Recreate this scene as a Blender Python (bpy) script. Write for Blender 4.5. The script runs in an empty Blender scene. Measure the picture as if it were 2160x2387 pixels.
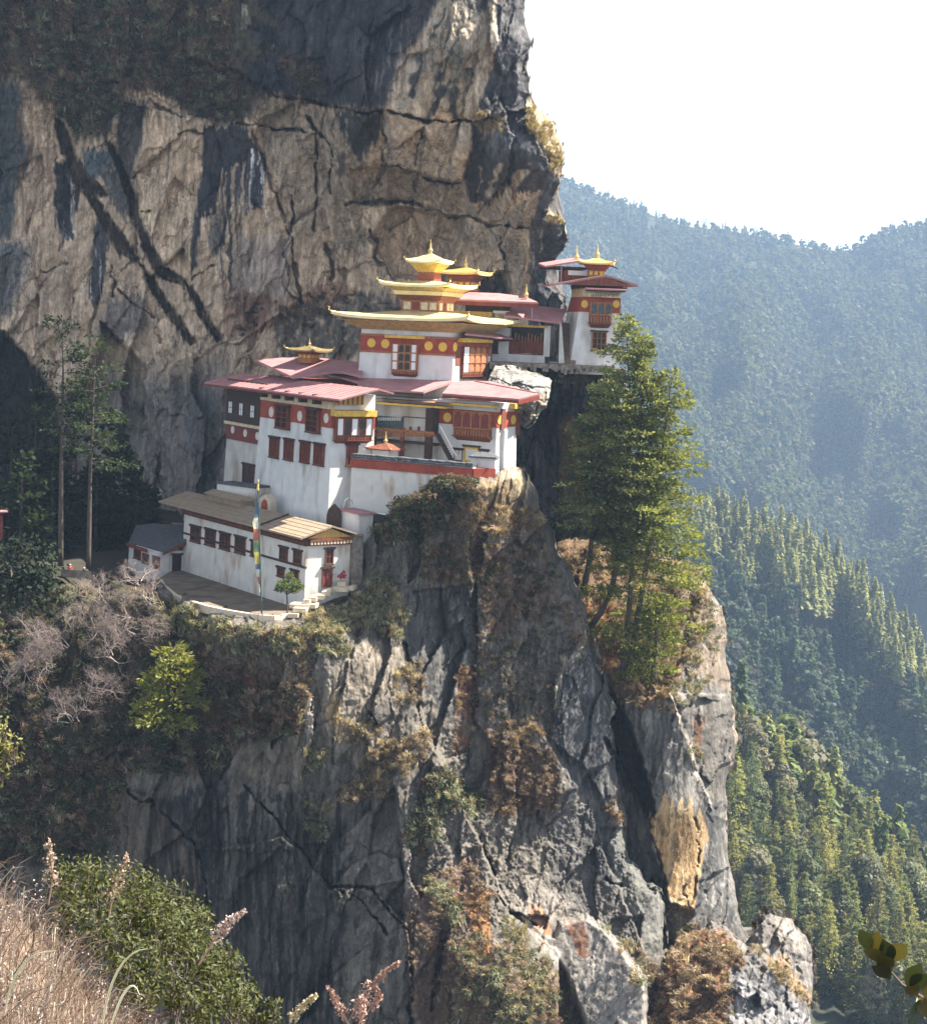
import bpy, math, random
import numpy as np
from mathutils import Vector, Matrix

random.seed(7)
rng = np.random.default_rng(7)
scene = bpy.context.scene
C = scene.collection

# ------------------------------------------------------------------ camera
FPX, PX0, PY0 = 3766.0, 1080.0, 758.0          # focal length and principal point, in photo pixels (2160 x 2387)
ROLL = math.atan(0.042)
CR, SR = math.cos(ROLL), math.sin(ROLL)
cam_d = bpy.data.cameras.new("camera")
cam = bpy.data.objects.new("camera", cam_d)
C.objects.link(cam)
cam_d.sensor_fit = 'VERTICAL'
cam_d.sensor_height = 24.0
cam_d.lens = FPX / 2387.0 * 24.0
cam_d.shift_y = -(1193.5 - PY0) / 2387.0
cam_d.clip_start = 0.3
cam_d.clip_end = 20000.0
cam.matrix_world = Matrix(((CR, -SR, 0, 0), (0, 0, -1, 0), (SR, CR, 0, 0), (0, 0, 0, 1)))
scene.camera = cam

# ------------------------------------------------------------------ light
SUN_AZ, SUN_EL = math.radians(75), math.radians(52)      # azimuth clockwise from the view direction (+Y)
world = bpy.data.worlds.new("World")
scene.world = world
world.use_nodes = True
wn = world.node_tree.nodes
sky = wn.new('ShaderNodeTexSky')
sky.sky_type = 'NISHITA'
sky.sun_disc = False
sky.sun_elevation = SUN_EL
sky.sun_rotation = SUN_AZ
sky.altitude = 3000.0
sky.air_density = 1.0
sky.dust_density = 6.0
sky.ozone_density = 1.0
wn['Background'].inputs['Strength'].default_value = 0.09
hsv = wn.new('ShaderNodeHueSaturation'); hsv.inputs['Saturation'].default_value = 0.45      # hazy, milky daylight
world.node_tree.links.new(sky.outputs['Color'], hsv.inputs['Color'])
world.node_tree.links.new(hsv.outputs['Color'], wn['Background'].inputs['Color'])
sun_d = bpy.data.lights.new("sun", 'SUN')
sun_d.energy = 5.0
sun_d.angle = math.radians(0.5)
sun_d.color = (1.0, 0.93, 0.82)
sun = bpy.data.objects.new("sun", sun_d)
C.objects.link(sun)
SDIR = Vector((math.cos(SUN_EL) * math.sin(SUN_AZ), math.cos(SUN_EL) * math.cos(SUN_AZ), math.sin(SUN_EL)))
sun.rotation_euler = SDIR.to_track_quat('Z', 'Y').to_euler()
sun.location = (300, 0, 400)
scene.view_settings.view_transform = 'Standard'
scene.view_settings.look = 'None'
scene.view_settings.gamma = 1.0
scene.view_settings.exposure = 2.0
try:
    scene.cycles.use_denoising = True
    scene.cycles.max_bounces = 6
    scene.cycles.diffuse_bounces = 3
    scene.cycles.transparent_max_bounces = 6
except Exception:
    pass

# ------------------------------------------------------------------ pixel geometry helpers
def ray(px, py):
    xc = (px - PX0) / FPX
    yc = -(py - PY0) / FPX
    return Vector((xc * CR - yc * SR, 1.0, xc * SR + yc * CR))
def P(p, d):
    return ray(p[0], p[1]) * d
def Pn(px, py, d):
    xc = (px - PX0) / FPX
    yc = -(py - PY0) / FPX
    return np.stack([(xc * CR - yc * SR) * d, d + 0 * xc, (xc * SR + yc * CR) * d], -1)
def pix(v):
    x, z = v[0] / v[1], v[2] / v[1]
    return (PX0 + FPX * (x * CR + z * SR), PY0 - FPX * (-x * SR + z * CR))
def crop(x0, y0, s):
    return lambda x, y: (x0 + x / s, y0 + y / s)
K1 = crop(450, 840, 1824 / 450); K2 = crop(750, 540, 3.648); K3 = crop(800, 860, 3.648)
K4 = crop(1150, 540, 4.56); K5 = crop(280, 1080, 1824 / 620); K6 = crop(0, 700, 2.52)
R1 = crop(0, 0, 2.52); R2 = crop(640, 0, 2.52); R3 = crop(1200, 700, 2.1447); R4 = crop(1400, 380, 2.4)
R5 = crop(1500, 1100, 1.5667); R6 = crop(0, 1300, 1.855); R7 = crop(600, 1250, 1.773); R8 = crop(1100, 1400, 2.0425)
DS = crop(0, 0, 1824 / 2160)
def L(k, *pts):
    return [k(*p) for p in pts]

class Plane:
    def __init__(self, a, b, c):
        self.o = a; self.n = (b - a).cross(c - a).normalized()
    def hit(self, p):
        r = ray(*p)
        return r * (self.n.dot(self.o) / self.n.dot(r))
class Face:
    """a vertical wall plane: origin, horizontal direction u (to the right as seen), outward normal n"""
    def __init__(self, o, u):
        self.o = Vector(o); self.u = Vector((u[0], u[1], 0)).normalized()
        self.n = Vector((self.u.y, -self.u.x, 0))
    def st(self, p, out=0.0):
        r = ray(*p)
        t = (self.n.dot(self.o) + out) / self.n.dot(r)
        q = r * t
        return ((q - self.o).dot(self.u), q.z)
    def pt(self, s, z, out=0.0):
        q = self.o + self.u * s + self.n * out
        return Vector((q.x, q.y, z))
    def hit(self, p, out=0.0):
        return self.pt(*self.st(p, out), out)
    def moved(self, s=0.0, out=0.0):
        return Face(self.o + self.u * s + self.n * out, self.u)

# ------------------------------------------------------------------ mesh helpers
class MB:
    def __init__(self): self.v = []; self.f = []; self.sm = False
    def add(self, vs, fs):
        b = len(self.v)
        self.v += [tuple(x) for x in vs]
        self.f += [tuple(i + b for i in f) for f in fs]
        return self
    def hexa(self, b, t):
        """b, t: four bottom and four top corners, same order"""
        return self.add(list(b) + list(t), [(3, 2, 1, 0), (4, 5, 6, 7), (0, 1, 5, 4), (1, 2, 6, 5), (2, 3, 7, 6), (3, 0, 4, 7)])
    def fbox(self, fc, s0, s1, z0, z1, o0, o1):
        b = [fc.pt(s0, z0, o1), fc.pt(s1, z0, o1), fc.pt(s1, z0, o0), fc.pt(s0, z0, o0)]
        t = [fc.pt(s0, z1, o1), fc.pt(s1, z1, o1), fc.pt(s1, z1, o0), fc.pt(s0, z1, o0)]
        return self.hexa(b, t)
    def pbox(self, fc, tl, br, o0, o1):
        s0, z1 = fc.st(tl, o1); s1, z0 = fc.st(br, o1)
        return self.fbox(fc, s0, s1, z0, z1, o0, o1)
    def prism(self, pts, vec):
        """polygon pts extruded by vec"""
        n = len(pts); vec = Vector(vec)
        vs = [Vector(p) for p in pts] + [Vector(p) + vec for p in pts]
        fs = [tuple(range(n)), tuple(range(2 * n - 1, n - 1, -1))]
        fs += [(i, i + n, (i + 1) % n + n, (i + 1) % n) for i in range(n)]
        return self.add(vs, fs)
    def tube(self, pts, rad, n=6):
        pts = [Vector(p) for p in pts]
        if not hasattr(rad, '__len__'): rad = [rad] * len(pts)
        vs = []; fs = []
        for i, p in enumerate(pts):
            d = (pts[min(i + 1, len(pts) - 1)] - pts[max(i - 1, 0)]).normalized()
            a = d.orthogonal().normalized() if abs(d.z) < .9 else d.cross(Vector((0, 1, 0))).normalized()
            b = d.cross(a)
            for k in range(n):
                an = 2 * math.pi * k / n
                vs.append(p + (a * math.cos(an) + b * math.sin(an)) * rad[i])
        for i in range(len(pts) - 1):
            for k in range(n):
                fs.append((i * n + k, i * n + (k + 1) % n, (i + 1) * n + (k + 1) % n, (i + 1) * n + k))
        fs.append(tuple(range(n - 1, -1, -1))); fs.append(tuple((len(pts) - 1) * n + k for k in range(n)))
        return self.add(vs, fs)
    def lathe(self, o, prof, n=12):
        """prof: list of (radius, z)"""
        o = Vector(o); vs = []; fs = []
        for r, z in prof:
            for k in range(n):
                a = 2 * math.pi * k / n
                vs.append(o + Vector((r * math.cos(a), r * math.sin(a), z)))
        for i in range(len(prof) - 1):
            for k in range(n):
                fs.append((i * n + k, i * n + (k + 1) % n, (i + 1) * n + (k + 1) % n, (i + 1) * n + k))
        fs.append(tuple(range(n - 1, -1, -1))); fs.append(tuple((len(prof) - 1) * n + k for k in range(n)))
        return self.add(vs, fs)
    def disc(self, fc, c, rs, rz, o0, o1, n=20):
        s, z = c
        ps = [fc.pt(s + rs * math.cos(2 * math.pi * k / n), z + rz * math.sin(2 * math.pi * k / n), o0) for k in range(n)]
        return self.prism(ps, fc.n * (o1 - o0))
    def build(self, name, mat, parent=None, smooth=False):
        me = bpy.data.meshes.new(name)
        me.from_pydata(self.v, [], self.f)
        me.materials.append(mat)
        o = bpy.data.objects.new(name, me); C.objects.link(o)
        if smooth:
            me.polygons.foreach_set('use_smooth', [True] * len(me.polygons))
        if parent is not None: attach(o, parent)
        return o
def world_loc(o):
    v = Vector(o.location); p = o.parent
    while p is not None: v += Vector(p.location); p = p.parent
    return v
def attach(o, parent):
    """parent; geometry is in world coordinates, parents are pure translations"""
    o.parent = parent
    off = world_loc(parent)
    if o.type == 'MESH' and off.length > 0:
        o.data.transform(Matrix.Translation(-off))
def tag(o, label=None, cat=None, group=None, kind=None):
    if label: o['label'] = label
    if cat: o['category'] = cat
    if group: o['group'] = group
    if kind: o['kind'] = kind
    return o
def thing(name, label, cat, loc=(0, 0, 0), group=None):
    o = bpy.data.objects.new(name, None); C.objects.link(o)
    o.empty_display_size = 0.5
    o.location = loc
    return tag(o, label, cat, group)
def np_mesh(name, verts, faces, mat, col=None, smooth=False):
    """faces: (n,3) or (n,4) int array; col: per-vertex rgb"""
    me = bpy.data.meshes.new(name)
    k = faces.shape[1]
    me.vertices.add(len(verts)); me.vertices.foreach_set('co', np.ascontiguousarray(verts, dtype=np.float32).ravel())
    me.loops.add(faces.size); me.loops.foreach_set('vertex_index', np.ascontiguousarray(faces, dtype=np.int32).ravel())
    me.polygons.add(len(faces)); me.polygons.foreach_set('loop_start', np.arange(0, faces.size, k, dtype=np.int32))
    try: me.polygons.foreach_set('loop_total', np.full(len(faces), k, dtype=np.int32))
    except Exception: pass
    if smooth: me.polygons.foreach_set('use_smooth', np.ones(len(faces), dtype=bool))
    if col is not None:
        a = me.color_attributes.new('Col', 'FLOAT_COLOR', 'POINT')
        c4 = np.ones((len(verts), 4), dtype=np.float32); c4[:, :3] = np.clip(col, 0, 1)
        a.data.foreach_set('color', c4.ravel())
    me.update(calc_edges=True)
    me.materials.append(mat)
    return me
def np_obj(name, verts, faces, mat, col=None, smooth=False, parent=None):
    o = bpy.data.objects.new(name, np_mesh(name, verts, faces, mat, col, smooth)); C.objects.link(o)
    if parent is not None: attach(o, parent)
    return o

# ------------------------------------------------------------------ materials
def new_mat(name):
    m = bpy.data.materials.new(name); m.use_nodes = True
    nt = m.node_tree
    return m, nt, nt.nodes, nt.links, nt.nodes['Principled BSDF']
def mat(name, col, rough=0.8, var=0.25, scale=2.0, metal=0.0, bump=0.0, bscale=8.0, stretch=(1, 1, 1), dirt=None, dirt_amt=0.0, dscale=0.4, spec=.25):
    """principled with a noise-driven variation of its own colour and an optional dirt stain colour"""
    m, nt, N, K, b = new_mat(name)
    b.inputs['Roughness'].default_value = rough
    b.inputs['Metallic'].default_value = metal
    try: b.inputs['Specular IOR Level'].default_value = spec
    except Exception: pass
    tc = N.new('ShaderNodeTexCoord'); mp = N.new('ShaderNodeMapping'); mp.inputs['Scale'].default_value = stretch
    g = N.new('ShaderNodeNewGeometry')
    K.new(g.outputs['Position'], mp.inputs['Vector'])
    no = N.new('ShaderNodeTexNoise'); no.inputs['Scale'].default_value = scale; no.inputs['Detail'].default_value = 6
    K.new(mp.outputs['Vector'], no.inputs['Vector'])
    rp = N.new('ShaderNodeValToRGB')
    lo = [max(0, c * (1 - var)) for c in col]; hi = [min(1, c * (1 + var)) for c in col]
    rp.color_ramp.elements[0].position = .3; rp.color_ramp.elements[0].color = (*lo, 1)
    rp.color_ramp.elements[1].position = .7; rp.color_ramp.elements[1].color = (*hi, 1)
    K.new(no.outputs['Fac'], rp.inputs['Fac'])
    out = rp.outputs['Color']
    if dirt is not None:
        n2 = N.new('ShaderNodeTexNoise'); n2.inputs['Scale'].default_value = dscale; n2.inputs['Detail'].default_value = 8
        mp2 = N.new('ShaderNodeMapping'); mp2.inputs['Scale'].default_value = (1.6, 1.6, .5)
        K.new(g.outputs['Position'], mp2.inputs['Vector']); K.new(mp2.outputs['Vector'], n2.inputs['Vector'])
        r2 = N.new('ShaderNodeValToRGB')
        r2.color_ramp.elements[0].position = .62 - .25 * dirt_amt; r2.color_ramp.elements[0].color = (0, 0, 0, 1)
        r2.color_ramp.elements[1].position = .80 - .2 * dirt_amt; r2.color_ramp.elements[1].color = (1, 1, 1, 1)
        K.new(n2.outputs['Fac'], r2.inputs['Fac'])
        mx = N.new('ShaderNodeMix'); mx.data_type = 'RGBA'
        K.new(r2.outputs['Color'], mx.inputs[0]); K.new(out, mx.inputs[6]); mx.inputs[7].default_value = (*dirt, 1)
        out = mx.outputs[2]
    K.new(out, b.inputs['Base Color'])
    if bump > 0:
        bn = N.new('ShaderNodeTexNoise'); bn.inputs['Scale'].default_value = bscale; bn.inputs['Detail'].default_value = 5
        K.new(mp.outputs['Vector'], bn.inputs['Vector'])
        bu = N.new('ShaderNodeBump'); bu.inputs['Strength'].default_value = bump; bu.inputs['Distance'].default_value = .1
        K.new(bn.outputs['Fac'], bu.inputs['Height']); K.new(bu.outputs['Normal'], b.inputs['Normal'])
    return m
def rock_mat(name, s=1.0, bump=.6):
    m, nt, N, K, b = new_mat(name)
    b.inputs['Roughness'].default_value = .88
    try: b.inputs['Specular IOR Level'].default_value = 0.2
    except Exception: pass
    at = N.new('ShaderNodeAttribute'); at.attribute_name = 'Col'
    g = N.new('ShaderNodeNewGeometry')
    def noise(sc, stretch, det=8, rough=.6):
        mp = N.new('ShaderNodeMapping'); mp.inputs['Scale'].default_value = stretch
        K.new(g.outputs['Position'], mp.inputs['Vector'])
        n = N.new('ShaderNodeTexNoise'); n.inputs['Scale'].default_value = sc; n.inputs['Detail'].default_value = det; n.inputs['Roughness'].default_value = rough
        K.new(mp.outputs['Vector'], n.inputs['Vector'])
        return n.outputs['Fac']
    def ramp(x, a, b_, lo, hi):
        r = N.new('ShaderNodeMapRange'); r.inputs[1].default_value = a; r.inputs[2].default_value = b_
        r.inputs[3].default_value = lo; r.inputs[4].default_value = hi
        K.new(x, r.inputs[0]); return r.outputs[0]
    def mul(a, b_):
        q = N.new('ShaderNodeMath'); q.operation = 'MULTIPLY'; K.new(a, q.inputs[0]); K.new(b_, q.inputs[1]); return q.outputs[0]
    v = mul(ramp(noise(1.6 * s, (1, 1, .35), 10, .7), .3, .7, .62, 1.38), ramp(noise(.35 * s, (1, 1, .6), 6, .6), .3, .7, .75, 1.25))
    v = mul(v, ramp(noise(1.1 * s, (1, 1, .045), 6, .65), .32, .68, .62, 1.38))
    v = mul(v, ramp(noise(5.0 * s, (1, 1, .5), 6, .7), .35, .65, .80, 1.2))
    def vein(sc, stretch, w, lo):                 # thin fracture lines where a noise field crosses its middle
        sb = N.new('ShaderNodeMath'); sb.operation = 'SUBTRACT'; sb.inputs[1].default_value = .5; K.new(noise(sc, stretch, 7, .62), sb.inputs[0])
        ab = N.new('ShaderNodeMath'); ab.operation = 'ABSOLUTE'; K.new(sb.outputs[0], ab.inputs[0])
        return ramp(ab.outputs[0], 0, w, lo, 1)
    ve = mul(vein(.11 * s, (1, 1, .45), .010, .42), vein(.40 * s, (1, 1, .22), .010, .72))
    v = mul(v, ve)
    mx = N.new('ShaderNodeVectorMath'); mx.operation = 'SCALE'
    K.new(at.outputs['Color'], mx.inputs[0]); K.new(v, mx.inputs['Scale'])
    K.new(mx.outputs[0], b.inputs['Base Color'])
    bu = N.new('ShaderNodeBump'); bu.inputs['Strength'].default_value = bump; bu.inputs['Distance'].default_value = .5
    K.new(noise(.9 * s, (1, 1, .6), 12, .68), bu.inputs['Height'])
    b3 = N.new('ShaderNodeBump'); b3.inputs['Strength'].default_value = .5; b3.inputs['Distance'].default_value = .25
    K.new(ve, b3.inputs['Height']); K.new(bu.outputs['Normal'], b3.inputs['Normal']); K.new(b3.outputs['Normal'], b.inputs['Normal'])
    return m
def leaf_mat(name, trans=.35, rough=.6, tint=(1, 1, 1), tcol=(1.5, 1.45, .6)):
    m, nt, N, K, b = new_mat(name)
    at = N.new('ShaderNodeAttribute'); at.attribute_name = 'Col'
    oi = N.new('ShaderNodeObjectInfo')
    r = N.new('ShaderNodeMapRange'); r.inputs[3].default_value = .75; r.inputs[4].default_value = 1.25
    K.new(oi.outputs['Random'], r.inputs[0])
    mx = N.new('ShaderNodeVectorMath'); mx.operation = 'SCALE'; K.new(at.outputs['Color'], mx.inputs[0]); K.new(r.outputs[0], mx.inputs['Scale'])
    tn = N.new('ShaderNodeVectorMath'); tn.operation = 'MULTIPLY'; tn.inputs[1].default_value = tint; K.new(mx.outputs[0], tn.inputs[0])
    K.new(tn.outputs[0], b.inputs['Base Color']); b.inputs['Roughness'].default_value = rough
    try: b.inputs['Specular IOR Level'].default_value = 0.2
    except Exception: pass
    t = N.new('ShaderNodeBsdfTranslucent')
    t2 = N.new('ShaderNodeVectorMath'); t2.operation = 'MULTIPLY'; t2.inputs[1].default_value = tcol; K.new(tn.outputs[0], t2.inputs[0])
    K.new(t2.outputs[0], t.inputs['Color'])
    ms = N.new('ShaderNodeMixShader'); ms.inputs[0].default_value = trans
    K.new(b.outputs[0], ms.inputs[1]); K.new(t.outputs[0], ms.inputs[2])
    K.new(ms.outputs[0], N['Material Output'].inputs['Surface'])
    return m

# ------------------------------------------------------------------ numpy noise
_perm = rng.permutation(512).astype(np.int64); _perm = np.concatenate([_perm, _perm, _perm])
_g = rng.normal(size=(512, 3)); _g /= np.linalg.norm(_g, axis=1, keepdims=True)
def perlin(x, y, z=0.0, seed=0):
    x = np.asarray(x, float); y = np.asarray(y, float) + 0 * x; z = np.asarray(z, float) + 0 * x + seed * 17.31
    xi = np.floor(x).astype(np.int64); yi = np.floor(y).astype(np.int64); zi = np.floor(z).astype(np.int64)
    xf, yf, zf = x - xi, y - yi, z - zi
    xi &= 511; yi &= 511; zi &= 511
    u = xf * xf * xf * (xf * (xf * 6 - 15) + 10); v = yf * yf * yf * (yf * (yf * 6 - 15) + 10); w = zf * zf * zf * (zf * (zf * 6 - 15) + 10)
    def gr(i, j, k):
        h = _perm[_perm[_perm[(xi + i) & 511] + ((yi + j) & 511)] + ((zi + k) & 511)]
        g = _g[h]
        return g[..., 0] * (xf - i) + g[..., 1] * (yf - j) + g[..., 2] * (zf - k)
    def mixf(a, b, t): return a + (b - a) * t
    x00 = mixf(gr(0, 0, 0), gr(1, 0, 0), u); x10 = mixf(gr(0, 1, 0), gr(1, 1, 0), u)
    x01 = mixf(gr(0, 0, 1), gr(1, 0, 1), u); x11 = mixf(gr(0, 1, 1), gr(1, 1, 1), u)
    return mixf(mixf(x00, x10, v), mixf(x01, x11, v), w) * 1.6
def fbm(x, y, z=0.0, oct=5, seed=0, gain=.5, ridged=False):
    a = 1.0; s = 0; t = 0; f = 1.0
    for i in range(oct):
        n = perlin(x * f, y * f, z * f, seed + i * 3)
        if ridged: n = 1 - 2 * np.abs(n)
        s = s + a * n; t += a; a *= gain; f *= 2.03
    return s / t
def cells(x, y, seed=0, jit=.9):
    """voronoi: returns F1, F2, random id (0..1) x3, offset to the centre"""
    xi = np.floor(x).astype(np.int64); yi = np.floor(y).astype(np.int64)
    f1 = np.full(x.shape, 9.); f2 = np.full(x.shape, 9.); hid = np.zeros(x.shape, np.int64); ox = np.zeros(x.shape); oy = np.zeros(x.shape)
    for i in (-1, 0, 1):
        for j in (-1, 0, 1):
            h = _perm[_perm[(xi + i + seed * 7) & 511] + ((yi + j + seed * 13) & 511)]
            cx = xi + i + .5 + jit * .5 * _g[h, 0]; cy = yi + j + .5 + jit * .5 * _g[h, 1]
            d = np.hypot(x - cx, y - cy)
            m = d < f1
            f2 = np.where(m, f1, np.minimum(f2, d))
            hid = np.where(m, h, hid); ox = np.where(m, x - cx, ox); oy = np.where(m, y - cy, oy)
            f1 = np.where(m, d, f1)
    r = _g[hid]
    return f1, f2, r, ox, oy
def smooth(a, b, x):
    t = np.clip((x - a) / (b - a), 0, 1)
    return t * t * (3 - 2 * t)
def poly_sd(px, py, pts, closed=True):
    """signed distance to a polygon (negative inside) and nearest boundary point"""
    pts = np.asarray(pts, float); n = len(pts)
    best = np.full(px.shape, 1e18); bx = np.zeros(px.shape); by = np.zeros(px.shape); ins = np.zeros(px.shape, bool)
    for i in range(n if closed else n - 1):
        a = pts[i]; b = pts[(i + 1) % n]; e = b - a; l2 = max(e @ e, 1e-9)
        t = np.clip(((px - a[0]) * e[0] + (py - a[1]) * e[1]) / l2, 0, 1)
        qx = a[0] + t * e[0]; qy = a[1] + t * e[1]
        d = (px - qx) ** 2 + (py - qy) ** 2
        m = d < best; best = np.where(m, d, best); bx = np.where(m, qx, bx); by = np.where(m, qy, by)
        if closed and a[1] != b[1]:
            c = ((a[1] > py) != (b[1] > py)) & (px < (b[0] - a[0]) * (py - a[1]) / (b[1] - a[1]) + a[0])
            ins ^= c
    d = np.sqrt(best)
    return (np.where(ins, -d, d) if closed else d), bx, by
def roughen(pts, amp, it=3, closed=True, seed=1):
    r = np.random.default_rng(seed); pts = [np.array(p, float) for p in pts]
    for k in range(it):
        out = []
        n = len(pts)
        for i in range(n if closed else n - 1):
            a = pts[i]; b = pts[(i + 1) % n]; out.append(a); ln = np.linalg.norm(b - a)
            if ln > 10:
                e = (b - a) / ln; out.append((a + b) / 2 + np.array([-e[1], e[0]]) * r.normal() * min(amp, ln * .12))
        if not closed: out.append(pts[-1])
        pts = out; amp *= .6
    return np.array(pts)
def rbf(ctrl, px, py):
    c = np.array(ctrl, float); s = 300.
    x = c[:, :2] / s; n = len(c)
    def U(r2): return np.where(r2 > 1e-12, .5 * r2 * np.log(np.maximum(r2, 1e-12)), 0)
    A = np.zeros((n + 3, n + 3)); A[:n, :n] = U(((x[:, None] - x[None]) ** 2).sum(-1)) + np.eye(n) * .002
    A[:n, n] = 1; A[:n, n + 1:] = x; A[n, :n] = 1; A[n + 1:, :n] = x.T
    w = np.linalg.solve(A, np.concatenate([c[:, 2], [0, 0, 0]]))
    qx = px / s; qy = py / s; o = w[n] + w[n + 1] * qx + w[n + 2] * qy
    for i in range(n): o = o + w[i] * U((qx - x[i, 0]) ** 2 + (qy - x[i, 1]) ** 2)
    return o
# ================================================================== ROCK
M_rock = rock_mat('rock_face', 1.0)
M_rock_rough = rock_mat('rock_face_rough', 1.2, .7)

class Sheet:
    """a rock face: a fine grid over the face, a sculpted distance, stains, and edges that turn back into the mountain"""
    def __init__(s, x0, x1, y0, y1, step, sil, ctrl, base, seed=1, rough=7, back=55.0, reach=46, bk=.9):
        s.seed = seed
        xs = np.arange(x0, x1 + .1, step); ys = np.arange(y0, y1 + .1, step)
        s.PX, s.PY = np.meshgrid(xs, ys); s.step = step
        s.xs, s.ys = xs, ys
        s.sil = roughen(sil, rough, 3, True, seed)
        s.reach = reach
        s.D = rbf(ctrl, s.PX, s.PY); s.D0 = s.D.copy()
        s.WX = s.PX + 9 * fbm(s.PX / 45, s.PY / 60, 0, 3, seed) + 3 * perlin(s.PX / 9, s.PY / 14, 0, seed + 5)
        s.WY = s.PY + 9 * fbm(s.PX / 45, s.PY / 60, 5.5, 3, seed + 1) + 3 * perlin(s.PX / 9, s.PY / 12, 3, seed + 6)
        s.col = np.ones(s.PX.shape + (3,)) * np.array(base)
        s.bk = bk
    def _win(s, pts, m):
        pts = np.asarray(pts, float)
        i0 = max(0, int((pts[:, 1].min() - m - s.ys[0]) / s.step)); i1 = min(len(s.ys), int((pts[:, 1].max() + m - s.ys[0]) / s.step) + 2)
        j0 = max(0, int((pts[:, 0].min() - m - s.xs[0]) / s.step)); j1 = min(len(s.xs), int((pts[:, 0].max() + m - s.xs[0]) / s.step) + 2)
        return (slice(i0, max(i0, i1)), slice(j0, max(j0, j1)))
    def poly(s, pts, soft=8, exact=False):
        w = s._win(pts, soft + 30)
        X, Y = (s.PX, s.PY) if exact else (s.WX, s.WY)
        if X[w].size == 0: return None, w
        d, _, _ = poly_sd(X[w], Y[w], pts)
        soft = soft * .55
        return smooth(soft, -soft, d), w
    def stain(s, pts, soft=8):
        """like poly, but the edge runs down in drips as water marks do"""
        w = s._win(pts, soft + 60)
        if s.WX[w].size == 0: return None, w
        X = s.WX[w] + 5 * perlin(s.PX[w] / 6, s.PY[w] / 60, 1, s.seed + 71)
        Y = s.WY[w] + 34 * fbm(s.PX[w] / 8, s.PY[w] / 260, 2, 3, s.seed + 72)
        d, _, _ = poly_sd(X, Y, pts)
        soft = soft * .8
        return smooth(soft, -soft, d), w
    def line(s, pts, width):
        w = s._win(pts, width + 30)
        if s.WX[w].size == 0: return None, w
        pts = roughen(pts, 5, 2, False, len(pts) + int(abs(pts[0][0])))
        d, _, _ = poly_sd(s.WX[w], s.WY[w], pts, False)
        d = d / np.clip(.75 + 1.6 * perlin(s.PX[w] / 22, s.PY[w] / 22, 3, s.seed + 41), .22, 1.7)
        return smooth(width, width * .25, d), w
    def paint(s, mw, color, a=1.0, mottle=0.0):
        m, w = mw
        if m is None: return
        m = m * a
        if mottle:
            n = fbm(s.PX[w] / 14, s.PY[w] / 18, 2, 4, s.seed + 9)
            m = m * np.clip(smooth(mottle - .25, mottle + .15, n * .5 + .5), 0, 1)
        s.col[w] = s.col[w] * (1 - m[..., None]) + np.array(color) * m[..., None]
    def relief(s, mw, amt):
        m, w = mw
        if m is None: return
        s.D[w] = s.D[w] + m * amt
    def streaks(s, mw, color, thr=.5, fx=7, fy=110, a=1.0, seed=0):
        m, w = mw
        if m is None: return
        n = fbm(s.WX[w] / fx, s.PY[w] / fy, seed + .5, 3, s.seed + 31 + seed) * .5 + .5
        k = smooth(thr - .06, thr + .06, n) * m * a
        s.col[w] = s.col[w] * (1 - k[..., None]) + np.array(color) * k[..., None]
    def crack(s, pts, width=6, depth=3.0, color=(.05, .042, .035), a=.6):
        mw = s.line(pts, width); s.relief(mw, depth); s.paint(s.line(pts, width * .8), color, a)
    def rocky(s, slab=(55, 120, 2.2), mid=(24, 46, .9), fine=(9, 15, .3), f=1.6, mask=None, rid=.55):
        """slabs with random set-backs and tilts at three sizes, plus fractal relief"""
        mk = 1.0 if mask is None else mask
        # slanted jointing
        U = s.WX + .25 * s.WY; V = s.WY - .15 * s.WX
        for k, (sx, sy, a) in enumerate((slab, mid, fine)):
            f1, f2, r, ox, oy = cells(U / sx + 31.7, V / sy + 11.3, s.seed + k)
            s.D += mk * a * (r[..., 0] * .6 + (r[..., 1] * ox + r[..., 2] * oy) * 1.1)
            edge = smooth(.10, 0, f2 - f1)
            s.D += mk * a * (.22 if k == 0 else .0) * edge * smooth(-.1, .4, perlin(s.PX / 60, s.PY / 60, 7, s.seed + k))
        s.D += mk * f * fbm(s.PX / 70, s.PY / 90, 0, 6, s.seed + 50, .55)
        s.D += mk * rid * fbm(s.PX / 16, s.PY / 30, 0, 4, s.seed + 60, .6, True)
    def finish(s, name, material, label=None, kind='structure', dim=1.0):
        s.col = s.col * dim
        d, bx, by = poly_sd(s.PX, s.PY, s.sil)
        out = d > 0
        k = np.clip(d, 0, s.reach)
        ea = smooth(0, -26, d)                                   # round the edge away a little
        D = s.D + (1 - ea) * 2.2 + np.where(out, k * s.bk, 0)
        X = np.where(out, bx, s.PX); Y = np.where(out, by, s.PY)
        V = Pn(X, Y, D)
        s.V = V; s.sd = d; s.DF = D
        nr, nc = s.PX.shape
        idx = np.arange(nr * nc).reshape(nr, nc)
        q = np.stack([idx[:-1, :-1], idx[1:, :-1], idx[1:, 1:], idx[:-1, 1:]], -1).reshape(-1, 4)
        keep = (d.ravel()[q].min(1) < s.reach)
        q = q[keep]
        used = np.zeros(nr * nc, bool); used[q.ravel()] = True
        rm = np.cumsum(used) - 1
        o = np_obj(name, V.reshape(-1, 3)[used], rm[q], material, s.col.reshape(-1, 3)[used], True)
        return tag(o, label, None, None, kind)
    def sample(s, pts_or_mask, n, r, inside=6):
        """n random surface points where mask (grid array 0..1) holds"""
        w = (pts_or_mask * (s.sd < -inside)).ravel(); w = w / w.sum()
        i = r.choice(w.size, n, p=w)
        return s.V.reshape(-1, 3)[i], s.PX.ravel()[i], s.PY.ravel()[i]
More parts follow.
